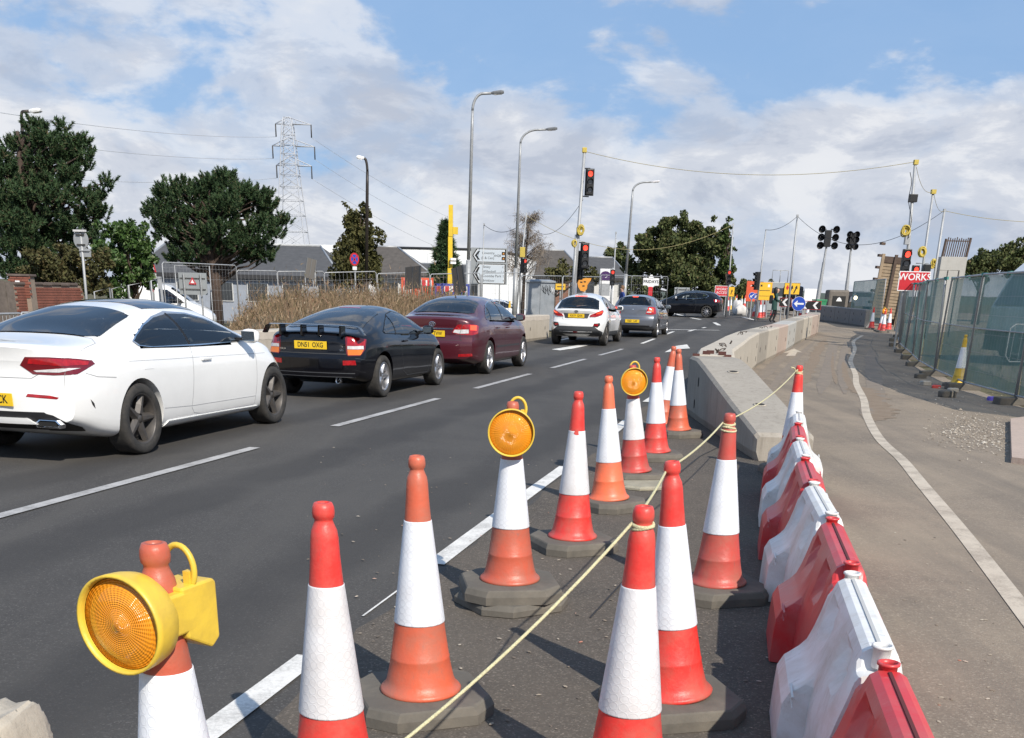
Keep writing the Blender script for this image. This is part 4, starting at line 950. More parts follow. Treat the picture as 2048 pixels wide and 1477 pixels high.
ribbon(c, 'boot_seam', [(.12,-.70,0),(.35,-.76,0),(.62,-.73,0),(.70,-.64,0),(.70,.64,0),(.62,.73,0),(.35,.76,0),(.12,.70,0)], 'T', 'seam_white', .007)
ribbon(c, 'boot_seam', [(0,-.50,.80),(0,-.42,.755),(0,.42,.755),(0,.50,.80)], 0, 'seam_white', .007)
ribbon(c, 'bumper_seam', [(.30,-.9,.80),(.42,-.9,.765),(.66,-.9,.745)], 90, 'seam_white', .007, mirror=True)
ribbon(c, 'door_seam', [(2.12,-.9,.965),(2.06,-.9,.80),(2.0,-.9,.55),(1.96,-.9,.36),(2.02,-.9,.30),(2.2,-.9,.275),(3.36,-.9,.27),(3.40,-.9,.50),(3.46,-.9,.93)], 90, 'seam_white', .007, mirror=True)
ribbon(c, 'sill_crease', [(1.42,-.9,.40),(2.0,-.9,.375),(3.38,-.9,.365)], 90, 'seam_white', .005, mirror=True)
patch(c, 'fuel_flap', [(1.12,-.9,.79),(1.12,-.9,.85),(1.15,-.9,.865),(1.28,-.9,.865),(1.28,-.9,.79)], 90, 'paint_white', .003, skirt=True)
plate(c, 'CK', .57)
patch(c, 'reflector', [(0,-.38,.60),(0,-.66,.585),(0,-.68,.60),(0,-.60,.615),(0,-.40,.625)], 10, 'lamp_red', .004, mirror=True)
patch(c, 'diffuser', [(0,-.52,.47),(0,.52,.47),(0,.60,.42),(0,.70,.30),(0,-.70,.30),(0,-.60,.42)], 0, 'trim_black', .006, res=.05)
patch(c, 'diffuser_corner', [(0,-.5,.47),(0,-.62,.445),(.1,-.80,.335),(.12,-.80,.29),(0,-.5,.29)], 20, 'trim_black', .006, mirror=True, res=.04)
patch(c, 'diffuser_blade', [(0,-.36,.42),(0,.36,.42),(0,.45,.375),(0,-.45,.375)], 0, 'paint_white', .03, skirt=True)
for s in (-1, 1):
    h = cast(c, (0, .55*s, .375), 0, .012)
    MB().loft([[(h.x+dx, h.y+y*k_, h.z+z*k_) for y, z in ((-.13,-.035),(.11,-.035),(.13,.0),(.08,.035),(-.10,.035),(-.14,.0))] for dx, k_ in ((.04,1),(-.03,1),(-.034,.86),(.02,.84))], sm=False).build('exhaust_trim', MT['chrome'], c.t)
    MB().box((h.x-.018, h.y, h.z), (.01, .19, .045)).build('exhaust_mouth', MT['liner'], c.t)
patch(c, 'bumper_vent', [(.17,-.86,.66),(.18,-.865,.67),(.30,-.9,.54),(.33,-.9,.42),(.31,-.9,.42),(.28,-.89,.53)], 60, 'trim_black', .003, mirror=True, res=.02)
patch(c, 'side_skirt', [(1.5,-.9,.27),(1.42,-.9,.205),(3.45,-.9,.205),(3.45,-.9,.255)], 90, 'paint_white', .012, mirror=True, skirt=True)
mirror_pair(c, 3.18, .985, 'paint_white'); handle(c, 2.33, .83, 'paint_white')
ribbon(c, 'shoulder_crease', [(.9,-.9,.875),(1.6,-.9,.86),(2.6,-.9,.845),(3.7,-.9,.83)], 90, 'seam_white', .0035, mirror=True)
finish(c)
# ---- black coupe ---------------------------------------------------------
S = dict(L=4.335, W=.8675, xr=.83, xf=3.43, r=.31, tw=.215, paint='paint_black', spokes=5, sw=.085, rimmat='rim_silver', rimf=.68, gap=.05,
  top=[(0,.80),(.03,.90),(.10,.955),(.3,.985),(.5,1.02),(.85,1.125),(1.25,1.225),(1.65,1.29),(2.0,1.315),(2.3,1.30),(2.7,1.20),(3.05,1.04),(3.25,.95),(3.4,.915),(3.8,.81),(4.15,.68),(4.335,.5)],
  belt=[(0,.76),(.15,.86),(.5,.90),(1.0,.905),(1.6,.885),(2.4,.86),(3.1,.83),(3.7,.74),(4.335,.45)],
  bot=[(0,.32),(.15,.27),(.5,.2),(3.5,.17),(4.335,.2)], hw=[(0,.74),(.06,.775),(.25,.815),(.6,.85),(.9,.8675),(1.6,.855),(2.2,.845),(3.0,.855),(3.43,.8675),(3.9,.82),(4.2,.70),(4.335,.52)],
  rear=[(.2,.09),(.3,.02),(.45,0),(.58,.0),(.64,.035),(.8,.045),(.93,.02),(1.1,0)], front=[(.2,.05),(.45,0),(.7,.1),(.9,.3)], rc=.22, fc=.4, tum=.42, ex=2.8)
hd = heading(.62, 2.4); pos = rear_axle((-2.10, 17.02), hd, .855)
c = car('black_coupe', 'black three-door coupe with a raised boot spoiler, second in the queue', S, (*pos[:2], .006), hd)
patch(c, 'rear_window', [(.48,.50,0),(.48,-.50,0),(.56,-.60,0),(1.50,-.50,0),(1.55,0,0),(1.50,.50,0),(.56,.60,0)], 'T', 'car_glass', .005, res=.05)
patch(c, 'brake_light', [(1.52,-.17,0),(1.52,.17,0),(1.59,.17,0),(1.59,-.17,0)], 'T', 'lamp_red', .008, skirt=True)
patch(c, 'windscreen', [(2.5,.52,0),(2.5,-.52,0),(3.10,-.64,0),(3.2,0,0),(3.10,.64,0)], 'T', 'car_glass', .004, res=.06)
windows(c, 'side_window', [(1.00,.96),(1.06,.93),(1.9,.905),(2.95,.875),(2.9,.92),(2.6,1.09),(2.3,1.19),(2.0,1.22),(1.7,1.19),(1.3,1.08)], True, 'trim_black', 'car_glass', .012, divs=((1.62, 1.17, 1.52, .9, .035),))
patch(c, 'tail_lamp', [(.0,-.575,.885),(.0,-.60,.90),(.1,-.78,.885),(.2,-.83,.86),(.16,-.82,.72),(.08,-.77,.635),(.0,-.61,.625),(.0,-.585,.66)], 25, 'lamp_red_dark', .005, mirror=True, res=.03, skirt=True)
patch(c, 'tail_lamp_lens', [(.0,-.60,.77),(.0,-.61,.885),(.1,-.77,.875),(.18,-.82,.855),(.16,-.81,.77)], 25, 'lamp_red', .008, mirror=True, res=.03)
patch(c, 'tail_lamp_clear', [(.0,-.605,.725),(.0,-.605,.77),(.14,-.80,.77),(.14,-.80,.725)], 25, 'lamp_clear', .0085, mirror=True, res=.03)
patch(c, 'turn_lamp', [(.0,-.61,.64),(.0,-.605,.72),(.14,-.80,.72),(.09,-.77,.645)], 25, 'lamp_orange', .0085, mirror=True, res=.03)
plate(c, 'DN51 OXG', .77, .004)
patch(c, 'reflector', [(0,-.50,.50),(0,-.50,.565),(0,-.68,.57),(0,-.69,.505)], 5, 'lamp_red', .005, mirror=True, skirt=True)
ribbon(c, 'bumper_seam', [(0,-.58,.655),(0,.58,.655)], 0, 'seam', .012); ribbon(c, 'bumper_groove', [(0,-.66,.385),(0,.66,.385)], 0, 'trim_grey', .012); ribbon(c, 'bumper_groove', [(0,-.66,.33),(0,.66,.33)], 0, 'trim_grey', .008)
ribbon(c, 'door_seam', [(1.62,-.9,.90),(1.60,-.9,.6),(1.68,-.9,.35),(1.9,-.9,.27),(2.9,-.9,.26),(3.0,-.9,.5),(3.03,-.9,.85)], 90, 'trim_grey', .006, mirror=True)
ribbon(c, 'bumper_seam', [(.08,-.8,.60),(.2,-.9,.575),(.5,-.9,.565)], 70, 'trim_grey', .005, mirror=True)
h = cast(c, (0,-.38,.27), 0, 0); MB().lathe([(.035,-.02),(.042,0),(.042,.09),(.036,.095),(.034,.02)], 18, M=Matrix.Translation(h) @ Matrix.Rotation(R(-90), 4, 'Y')).build('exhaust', MT['chrome'], c.t)
txt('CELICA', .032, 'badge', MT['chrome'], c.t, .01, 1.3, Matrix.Translation(cast(c, (0,.46,.705), 0, .004)) @ Matrix.Rotation(R(-90), 4, 'Z') @ FACE)
txt('VVTi', .032, 'badge', MT['chrome'], c.t, .01, 1.2, Matrix.Translation(cast(c, (0,-.46,.705), 0, .004)) @ Matrix.Rotation(R(-90), 4, 'Z') @ FACE)
sp = []
for y in np.linspace(-.80, .80, 25):
    e = abs(y)/.80; z = 1.055-.012*e**2-(.12*max(0, (e-.86)/.14)**2); x0 = -.02+.10*e**2.2
    sp.append([(x0-c.xr, y, z), (x0+.05-c.xr, y, z+.010), (x0+.17-c.xr, y, z+.002), (x0+.18-c.xr, y, z-.008), (x0+.08-c.xr, y, z-.010)])
so_ = MB().loft(sp).build('spoiler', MT['paint_black'], c.t, fixn=True, ang=40)
for y in (-.48, -.14, .14, .48):
    MB().loft([[(x-c.xr, y+dy, z) for x, dy in ((.03,-w1),(.19,-w1),(.19,w1),(.03,w1))] for z, w1 in ((.90,.02),(1.045,.012))], sm=False).build('spoiler_leg', MT['paint_black'], so_)
mirror_pair(c, 2.72, .90, 'paint_black', sc=.9); handle(c, 1.80, .80, 'paint_black')
finish(c)
# ---- maroon saloon -------------------------------------------------------
S = dict(L=4.695, W=.905, xr=1.06, xf=3.76, r=.325, tw=.22, paint='paint_maroon', spokes=10, sw=.045, rimmat='rim_silver', rimf=.70, gap=.05,
  top=[(0,.93),(.03,1.05),(.09,1.095),(.3,1.11),(.55,1.135),(.7,1.19),(1.05,1.335),(1.4,1.425),(1.9,1.475),(2.2,1.48),(2.6,1.455),(3.0,1.35),(3.4,1.17),(3.65,1.06),(3.8,1.02),(4.3,.89),(4.58,.74),(4.695,.52)],
  belt=[(0,.88),(.12,.97),(.5,1.005),(1.2,1.0),(2.4,.97),(3.5,.94),(4.1,.84),(4.695,.45)],
  bot=[(0,.32),(.15,.26),(.5,.2),(3.9,.18),(4.695,.22)], hw=[(0,.79),(.06,.825),(.2,.86),(.6,.893),(1.06,.905),(2.4,.895),(3.76,.905),(4.2,.87),(4.5,.75),(4.695,.56)],
  rear=[(.2,.08),(.35,.01),(.5,0),(.64,.0),(.70,.04),(.9,.05),(1.05,.01),(1.1,0)], front=[(.2,.05),(.45,0),(.7,.08),(.9,.25)], rc=.17, fc=.38, tum=.33, ex=3.0)
hd = heading(.69, 2.63); pos = rear_axle((-.63, 22.6), hd, .893)
c = car('maroon_saloon', 'dark maroon four-door saloon, third in the queue', S, (*pos[:2], .006), hd)
patch(c, 'rear_window', [(.66,.54,0),(.66,-.54,0),(.74,-.64,0),(1.30,-.56,0),(1.36,-.48,0),(1.38,0,0),(1.36,.48,0),(1.30,.56,0),(.74,.64,0)], 'T', 'car_glass', .005, res=.05)
patch(c, 'windscreen', [(2.85,.54,0),(2.85,-.54,0),(3.5,-.68,0),(3.6,0,0),(3.5,.68,0)], 'T', 'car_glass', .004, res=.06)
windows(c, 'side_window', [(.98,1.09),(1.05,1.04),(1.6,1.025),(2.4,1.01),(3.38,.985),(3.30,1.05),(3.0,1.22),(2.7,1.32),(2.3,1.37),(1.9,1.37),(1.5,1.31),(1.2,1.21)], True, 'chrome', 'car_glass', .012, divs=((2.12, 1.37, 2.18, 1.0, .07), (1.38, 1.27, 1.30, 1.02, .03)))
patch(c, 'tail_lamp', [(.0,-.44,.80),(.0,-.47,.86),(.0,-.56,.955),(.1,-.78,.965),(.22,-.87,.95),(.30,-.9,.93),(.26,-.88,.79),(.1,-.79,.765),(.0,-.6,.775)], 30, 'lamp_red', .006, mirror=True, res=.03, skirt=True)
patch(c, 'tail_lamp_clear', [(.0,-.46,.81),(.0,-.49,.86),(.1,-.74,.87),(.1,-.74,.80),(.0,-.6,.79)], 30, 'lamp_clear', .009, mirror=True, res=.03)
patch(c, 'tail_lamp_glow', [(.12,-.76,.86),(.12,-.76,.95),(.24,-.87,.94),(.22,-.86,.85)], 30, 'lamp_lit', .009, mirror=True, res=.03)
plate(c, 'TVW', .78, .004)
patch(c, 'chrome_strip', [(0,-.42,.865),(0,-.42,.885),(0,.42,.885),(0,.42,.865)], 0, 'chrome', .008, skirt=True)
h = cast(c, (0,0,.955), 0, .006); Mb = Matrix.Translation(h) @ Matrix.Rotation(R(-90), 4, 'Z') @ FACE; eb = MB()
for a, b, dy in ((.062,.042,0), (.022,.041,0), (.046,.020,.018)): eb.tube([(a*math.cos(q), b*math.sin(q)+dy, .004) for q in np.linspace(0, 6.283, 25)[:-1]], .0055, 6, closed=True, M=Mb)
eb.build('emblem', MT['chrome'], c.t)
patch(c, 'reflector', [(0,-.55,.36),(0,-.56,.41),(.1,-.80,.43),(.12,-.81,.38)], 25, 'lamp_red', .006, mirror=True, skirt=True)
ribbon(c, 'bumper_seam', [(0,-.60,.665),(0,.60,.665)], 0, 'seam', .01)
ribbon(c, 'boot_seam', [(0,-.57,.67),(0,-.55,.80),(0,-.60,.96),(.0,-.66,1.03)], 0, 'seam', .008, .012, mirror=True)
ribbon(c, 'bumper_seam', [(.2,-.9,.70),(.62,-.9,.68)], 90, 'seam', .006, mirror=True)
for xs_ in ([(2.16,1.0),(2.17,.6),(2.1,.3)], [(1.42,1.02),(1.36,.8),(1.46,.5),(1.5,.3)], [(3.42,.98),(3.38,.6),(3.3,.3)]): ribbon(c, 'door_seam', [(x,-.9,z) for x, z in xs_], 90, 'seam', .007, mirror=True)
patch(c, 'side_moulding', [(1.5,-.9,.50),(1.5,-.9,.53),(3.3,-.9,.52),(3.3,-.9,.49)], 90, 'trim_grey', .006, mirror=True); patch(c, 'sill_trim', [(1.5,-.9,.225),(1.5,-.9,.26),(3.3,-.9,.26),(3.3,-.9,.225)], 90, 'chrome', .004, mirror=True)
mirror_pair(c, 3.12, 1.01, 'paint_maroon'); handle(c, 1.62, .88, 'paint_maroon'); handle(c, 2.42, .87, 'paint_maroon')
MB().lathe([(.0005,.05),(.012,.04),(.02,0)], 8, M=Matrix.Translation((1.5-c.xr, 0, 1.43))).build('roof_aerial', MT['trim_black'], c.t)
finish(c)
# ---- white crossover -----------------------------------------------------
S = dict(L=4.36, W=.8975, xr=.84, xf=3.48, r=.345, tw=.22, paint='paint_white', spokes=10, sw=.05, rimmat='rim_dark', rimf=.72, gap=.05,
  top=[(0,.98),(.03,1.06),(.09,1.095),(.17,1.10),(.22,1.115),(.5,1.31),(.66,1.42),(.78,1.465),(1.2,1.525),(1.7,1.555),(2.2,1.54),(2.6,1.46),(3.0,1.29),(3.3,1.13),(3.5,1.07),(3.9,.98),(4.2,.84),(4.36,.6)],
  belt=[(0,.93),(.15,1.03),(.5,1.075),(.9,1.07),(2,1.0),(3.2,.97),(3.9,.86),(4.36,.5)],
  bot=[(0,.42),(.12,.34),(.4,.26),(3.6,.22),(4.36,.28)], hw=[(0,.74),(.06,.79),(.2,.84),(.5,.885),(.84,.8975),(1.6,.865),(2.4,.86),(3.48,.8975),(3.9,.85),(4.2,.72),(4.36,.52)],
  rear=[(.2,.12),(.35,.05),(.5,0),(.7,0),(.76,.05),(.95,.075),(1.06,.0),(1.12,-.02),(1.2,.0)], front=[(.2,.05),(.45,0),(.7,.06),(1,.25)], rc=.26, fc=.4, tum=.40, ex=2.8)
hd = heading(.25, 1); pos = rear_axle((2.74, 35.9), hd, .88); pos.z = gz(pos.x, pos.y)+.006
c = car('white_crossover', 'white crossover with a sloping black rear window, fourth in the queue', S, pos, hd)
c.t.rotation_euler[1] = -.008
patch(c, 'rear_window', [(.24,.56,0),(.24,-.56,0),(.30,-.68,0),(.70,-.60,0),(.73,0,0),(.70,.60,0),(.30,.68,0)], 'T', 'car_glass', .006, res=.05)
patch(c, 'brake_light', [(0,-.2,1.475),(0,.2,1.475),(0,.2,1.455),(0,-.2,1.455)], 0, 'lamp_lit', .008)
patch(c, 'windscreen', [(2.5,.5,0),(2.5,-.5,0),(3.2,-.66,0),(3.3,0,0),(3.2,.66,0)], 'T', 'car_glass', .004, res=.06)
windows(c, 'side_window', [(.92,1.27),(1.0,1.18),(1.5,1.11),(2.3,1.06),(3.1,1.03),(3.02,1.11),(2.7,1.29),(2.3,1.40),(1.8,1.43),(1.3,1.40)], True, 'trim_black', 'car_glass_blue', .02, divs=((1.95, 1.42, 2.0, 1.06, .06),))
patch(c, 'tail_lamp', [(.05,-.46,.87),(.05,-.50,.93),(.1,-.70,1.02),(.25,-.86,1.07),(.30,-.88,1.045),(.22,-.83,.93),(.08,-.66,.87)], 35, 'lamp_red', .02, mirror=True, res=.03, skirt=True)
patch(c, 'tail_lamp_glow', [(.1,-.66,.95),(.12,-.70,1.0),(.24,-.84,1.04),(.24,-.84,1.0)], 35, 'lamp_lit', .024, mirror=True, res=.03)
plate(c, 'KX19 GHX', .895, .004); patch(c, 'plate_recess', [(0,-.36,.82),(0,-.42,.965),(0,.42,.965),(0,.36,.82)], 0, 'trim_grey', .003)
h = cast(c, (0,0,1.025), 0, .006); Mb = Matrix.Translation(h) @ Matrix.Rotation(R(-90), 4, 'Z') @ FACE; eb = MB()
for a, b, dy in ((.055,.038,0), (.02,.037,0), (.04,.018,.016)): eb.tube([(a*math.cos(q), b*math.sin(q)+dy, .004) for q in np.linspace(0, 6.283, 21)[:-1]], .005, 6, closed=True, M=Mb)
eb.build('emblem', MT['trim_grey'], c.t)
patch(c, 'lower_bumper', [(0,-.58,.59),(0,.58,.59),(0,.70,.50),(0,.70,.36),(0,-.70,.36),(0,-.70,.50)], 0, 'trim_grey', .01, res=.05)
patch(c, 'lower_bumper_corner', [(0,-.6,.55),(.1,-.80,.48),(.3,-.89,.44),(.3,-.89,.30),(0,-.6,.30)], 40, 'trim_grey', .008, mirror=True, res=.05)
patch(c, 'fog_lamp', [(0,-.58,.60),(0,-.62,.685),(.08,-.78,.70),(.1,-.79,.64),(.05,-.72,.56)], 25, 'trim_black', .008, mirror=True, skirt=True)
patch(c, 'reflector', [(0,-.60,.62),(0,-.62,.665),(.06,-.74,.66),(.05,-.72,.60)], 25, 'lamp_red', .012, mirror=True)
patch(c, 'fog_light', [(0,-.08,.44),(0,.08,.44),(0,.06,.40),(0,-.06,.40)], 0, 'lamp_red_dark', .016)
ribbon(c, 'boot_seam', [(0,-.46,.86),(0,-.44,.78),(0,.44,.78),(0,.46,.86)], 0, 'seam_white', .01)
patch(c, 'sill_cladding', [(1.3,-.9,.42),(1.25,-.9,.27),(3.05,-.9,.27),(3.0,-.9,.40)], 90, 'trim_grey', .008, mirror=True)
for xs_ in ([(2.0,1.04),(2.0,.7),(1.95,.42)], [(1.3,1.1),(1.25,.8),(1.32,.42)]): ribbon(c, 'door_seam', [(x,-.9,z) for x, z in xs_], 90, 'seam_white', .007, mirror=True)
mirror_pair(c, 2.88, 1.05, 'paint_white'); handle(c, 2.15, .93, 'paint_white')
finish(c)
# ---- grey hatchback ------------------------------------------------------
S = dict(L=3.995, W=.8725, xr=.72, xf=3.24, r=.30, tw=.19, paint='paint_grey', spokes=8, sw=.05, rimmat='rim_silver', gap=.05,
  top=[(0,.95),(.03,1.04),(.09,1.075),(.16,1.12),(.38,1.33),(.46,1.41),(.58,1.425),(1.1,1.465),(1.5,1.47),(2.0,1.44),(2.5,1.31),(2.9,1.13),(3.1,1.05),(3.5,.96),(3.8,.82),(3.995,.55)],
  belt=[(0,.9),(.15,.98),(.5,1.0),(1.5,.965),(2.9,.93),(3.5,.82),(3.995,.45)], bot=[(0,.36),(.15,.28),(.4,.22),(3.3,.19),(3.995,.24)],
  hw=[(0,.76),(.06,.80),(.2,.84),(.5,.865),(.8,.8725),(2,.86),(3.24,.8725),(3.6,.83),(3.85,.70),(3.995,.52)],
  rear=[(.2,.08),(.35,.02),(.5,0),(.66,0),(.72,.04),(.95,.05),(1.08,.03),(1.2,0)], front=[(.2,.05),(.45,0),(.7,.06),(1,.25)], rc=.17, fc=.34, tum=.30, ex=3.0)
q = at(1317, 670, 41.3); hd = heading(.27, 1); pos = rear_axle((q.x, 41.6), hd, .86); pos.z = gz(pos.x, pos.y)+.006
c = car('grey_hatchback', 'metallic grey five-door hatchback, fifth in the queue', S, pos, hd)
patch(c, 'rear_window', [(0,-.64,1.11),(0,-.60,1.15),(0,-.54,1.36),(0,.54,1.36),(0,.60,1.15),(0,.64,1.11)], 0, 'car_glass', .006, res=.05)
patch(c, 'brake_light', [(0,-.11,1.40),(0,.11,1.40),(0,.09,1.37),(0,-.09,1.37)], 0, 'lamp_lit', .010, skirt=True)
windows(c, 'side_window', [(.62,1.12),(.72,1.04),(1.4,1.01),(2.2,.99),(2.82,.97),(2.75,1.03),(2.45,1.20),(2.1,1.31),(1.7,1.35),(1.2,1.34),(.85,1.28)], True, 'trim_black', 'car_glass', .012, divs=((1.62, 1.35, 1.66, 1.0, .06),))
patch(c, 'windscreen', [(2.2,.5,0),(2.2,-.5,0),(2.8,-.64,0),(2.9,0,0),(2.8,.64,0)], 'T', 'car_glass', .004, res=.06)
patch(c, 'tail_lamp', [(.0,-.50,.81),(.0,-.52,.90),(.0,-.60,1.05),(.1,-.75,1.06),(.25,-.85,1.03),(.22,-.84,.82),(.05,-.68,.79)], 25, 'lamp_red', .006, mirror=True, res=.03, skirt=True)
patch(c, 'tail_lamp_glow', [(.0,-.60,.90),(.0,-.62,1.01),(.12,-.76,1.02),(.12,-.76,.88)], 25, 'lamp_lit', .009, mirror=True, res=.03)
patch(c, 'tail_lamp_clear', [(.0,-.54,.86),(.0,-.55,.90),(.05,-.70,.90),(.05,-.70,.86)], 25, 'lamp_clear', .010, mirror=True)
plate(c, 'YS60 LAF', .56, .004); patch(c, 'chrome_strip', [(0,-.5,1.075),(0,-.5,1.085),(0,.5,1.085),(0,.5,1.075)], 0, 'chrome', .006)
patch(c, 'lower_bumper', [(0,-.66,.36),(0,-.62,.42),(0,.62,.42),(0,.66,.36)], 0, 'trim_black', .006); ribbon(c, 'boot_seam', [(0,-.58,.68),(0,.58,.68)], 0, 'seam', .012)
MB().add([(-.0,0,0),(.028,-.024,0),(0,-.048,0),(-.028,-.024,0)], [(0,1,2,3)], M=Matrix.Translation(cast(c, (0,0,.98), 0, .006)) @ Matrix.Rotation(R(-90), 4, 'Z') @ FACE).build('emblem', MT['chrome'], c.t)
for xs_ in ([(1.66,1.0),(1.66,.6),(1.6,.28)], [(.95,1.03),(.95,.8),(1.05,.5),(1.08,.28)]): ribbon(c, 'door_seam', [(x,-.9,z) for x, z in xs_], 90, 'seam', .008, mirror=True)
mirror_pair(c, 2.55, 1.0, 'paint_grey'); handle(c, 1.85, .87, 'paint_grey'); handle(c, 1.1, .89, 'paint_grey')
MB().cyl((.95-c.xr,0,1.455), (.75-c.xr,0,1.60), .006, n=6).build('roof_aerial', MT['trim_black'], c.t)
finish(c)
# ---- dark hatchback crossing the junction ---------------------------------
S = dict(L=3.954, W=.87, xr=.70, xf=3.17, r=.315, tw=.2, paint='paint_navy', spokes=10, sw=.05, rimmat='rim_silver', gap=.04, rimf=.76,
  top=[(0,.92),(.03,1.0),(.1,1.06),(.25,1.17),(.5,1.32),(.7,1.37),(1.2,1.405),(1.6,1.416),(2.1,1.37),(2.5,1.25),(2.85,1.08),(3.0,1.01),(3.4,.93),(3.75,.80),(3.954,.5)],
  belt=[(0,.88),(.2,.95),(.6,.96),(1.5,.94),(2.8,.91),(3.4,.82),(3.954,.45)], bot=[(0,.34),(.15,.27),(.4,.21),(3.3,.18),(3.954,.22)],
  hw=[(0,.76),(.06,.80),(.2,.84),(.6,.865),(.8,.87),(2,.86),(3.17,.87),(3.55,.83),(3.8,.70),(3.954,.52)],
  rear=[(.2,.08),(.4,.0),(.7,0),(1,.03)], front=[(.2,.05),(.45,0),(.7,.06),(1,.25)], rc=.2, fc=.36, tum=.32, ex=2.9)
q = at(1424, 631, 65); hd = heading(-.93, .36); pos = Vector((q.x+math.sin(hd)*-.85, 65+math.cos(hd)*.85, 0)); pos.z = gz(pos.x, pos.y)+.006
c = car('dark_hatchback', 'near-black small hatchback with silver wheels crossing the junction sideways', S, pos, hd, 'cars at the junction')
windows(c, 'side_window', [(.66,1.14),(.80,1.03),(1.4,.99),(2.72,.965),(2.62,1.03),(2.35,1.17),(2.05,1.26),(1.6,1.305),(1.2,1.295),(.85,1.235)], True, 'chrome', 'car_glass', .015, divs=((1.42, 1.31, 1.36, .98, .07),))
patch(c, 'rear_window', [(.16,.5,0),(.16,-.5,0),(.5,-.46,0),(.5,.46,0)], 'T', 'car_glass_blue', .006); patch(c, 'windscreen', [(2.15,.5,0),(2.15,-.5,0),(2.75,-.62,0),(2.85,0,0),(2.75,.62,0)], 'T', 'car_glass', .004, res=.06)
patch(c, 'tail_lamp', [(.0,-.50,.83),(.0,-.52,.94),(.12,-.76,.96),(.26,-.85,.94),(.22,-.84,.82)], 35, 'lamp_red', .006, mirror=True, skirt=True)
patch(c, 'head_lamp', [(3.35,-.86,.68),(3.4,-.86,.78),(3.7,-.75,.74),(3.8,-.7,.66)], 130, 'lamp_clear', .006, mirror=True, skirt=True)
ribbon(c, 'door_seam', [(1.36,-.9,.97),(1.3,-.9,.6),(1.4,-.9,.28)], 90, 'trim_grey', .008, mirror=True)
mirror_pair(c, 2.45, .97, 'lamp_clear'); handle(c, 1.6, .84, 'paint_navy')
finish(c)
# ---- parked white van and far white car -----------------------------------
S = dict(L=4.1, W=.86, xr=.75, xf=3.2, r=.30, tw=.19, paint='paint_van', spokes=6, sw=.05, rimmat='rim_silver', gap=.05, cat='van',
  top=[(0,1.62),(.03,1.72),(.12,1.77),(.6,1.80),(1.8,1.80),(2.2,1.77),(2.5,1.64),(2.9,1.36),(3.2,1.14),(3.35,1.08),(3.7,1.0),(3.95,.86),(4.1,.6)],
  belt=[(0,1.0),(1.5,1.0),(2.6,1.0),(3.2,.95),(3.7,.85),(4.1,.5)], bot=[(0,.35),(.3,.25),(3.5,.22),(4.1,.28)], hw=[(0,.80),(.1,.84),(.5,.86),(3.2,.86),(3.7,.80),(3.95,.68),(4.1,.5)],
  rear=[(.2,.03),(.5,0),(1,.02),(1.8,.06)], front=[(.2,.05),(.45,0),(.8,.1),(1,.25)], rc=.05, fc=.3, tum=.14, ex=4.5)
p = foot(262, 47); hd = heading(1, .12)
c = car('white_van', 'small white panel van parked behind the railings', S, (p.x, 47.2, p.z+.01), hd, 'vehicles beyond the left verge')
patch(c, 'cab_window', [(2.1,-.86,1.03),(2.1,-.86,1.55),(2.3,-.86,1.56),(2.55,-.86,1.40),(2.98,-.86,1.06)], 90, 'glass_solid', .008, mirror=True)
patch(c, 'windscreen', [(2.45,.6,0),(2.45,-.6,0),(3.15,-.64,0),(3.2,0,0),(3.15,.64,0)], 'T', 'glass_solid', .006, res=.06)
for xs_ in ([(2.0,1.6),(1.98,.6),(2.0,.3)], [(1.0,1.62),(.98,.6),(1.0,.3)]): ribbon(c, 'door_seam', [(x,-.86,z) for x, z in xs_], 90, 'seam_white', .015, mirror=True)
ribbon(c, 'side_moulding', [(.6,-.9,.62),(3.0,-.9,.62)], 90, 'trim_grey', .07, .006, mirror=True); mirror_pair(c, 2.8, 1.08, 'trim_black', sc=1.1)
patch(c, 'front_bumper', [(4,-.6,.62),(4,.6,.62),(4,.6,.42),(4,-.6,.42)], 180, 'trim_black', .008)
S = dict(L=4.45, W=.92, xr=.82, xf=3.52, r=.34, tw=.22, paint='paint_van', spokes=6, sw=.06, rimmat='rim_silver', gap=.05,
  top=[(0,1.0),(.03,1.1),(.1,1.18),(.35,1.42),(.6,1.54),(1.2,1.61),(1.7,1.62),(2.3,1.56),(2.8,1.34),(3.1,1.16),(3.3,1.1),(3.9,1.0),(4.25,.84),(4.45,.55)],
  belt=[(0,.95),(.3,1.04),(1.5,1.03),(3.1,1.0),(3.8,.88),(4.45,.5)], bot=[(0,.4),(.3,.28),(3.7,.24),(4.45,.3)], hw=[(0,.80),(.1,.86),(.5,.91),(3.52,.92),(4.0,.86),(4.3,.7),(4.45,.52)],
  rear=[(.2,.08),(.5,0),(1,.05)], front=[(.2,.05),(.45,0),(.8,.08),(1,.25)], rc=.18, fc=.36, tum=.3, ex=3)
p = foot(968, 80); hd = heading(1, -.06)
c = car('white_suv', 'white tall hatchback driving on the side road behind the fence', S, (p.x, 80, p.z+.01), hd, 'vehicles beyond the left verge')
windows(c, 'side_window', [(.62,1.22),(.75,1.12),(1.6,1.08),(3.0,1.05),(2.8,1.20),(2.5,1.36),(2.1,1.46),(1.5,1.50),(1.0,1.45)], True, 'trim_black', 'glass_solid', .015, divs=((1.75, 1.5, 1.8, 1.07, .07),))
patch(c, 'tail_lamp', [(.05,-.6,.95),(.05,-.6,1.08),(.3,-.9,1.05),(.3,-.9,.95)], 40, 'lamp_red', .008, mirror=True)
patch(c, 'windscreen', [(2.4,.5,0),(2.4,-.5,0),(3.0,-.64,0),(3.1,0,0),(3.0,.64,0)], 'T', 'glass_solid', .004, res=.06)
mirror_pair(c, 2.75, 1.08, 'paint_van')
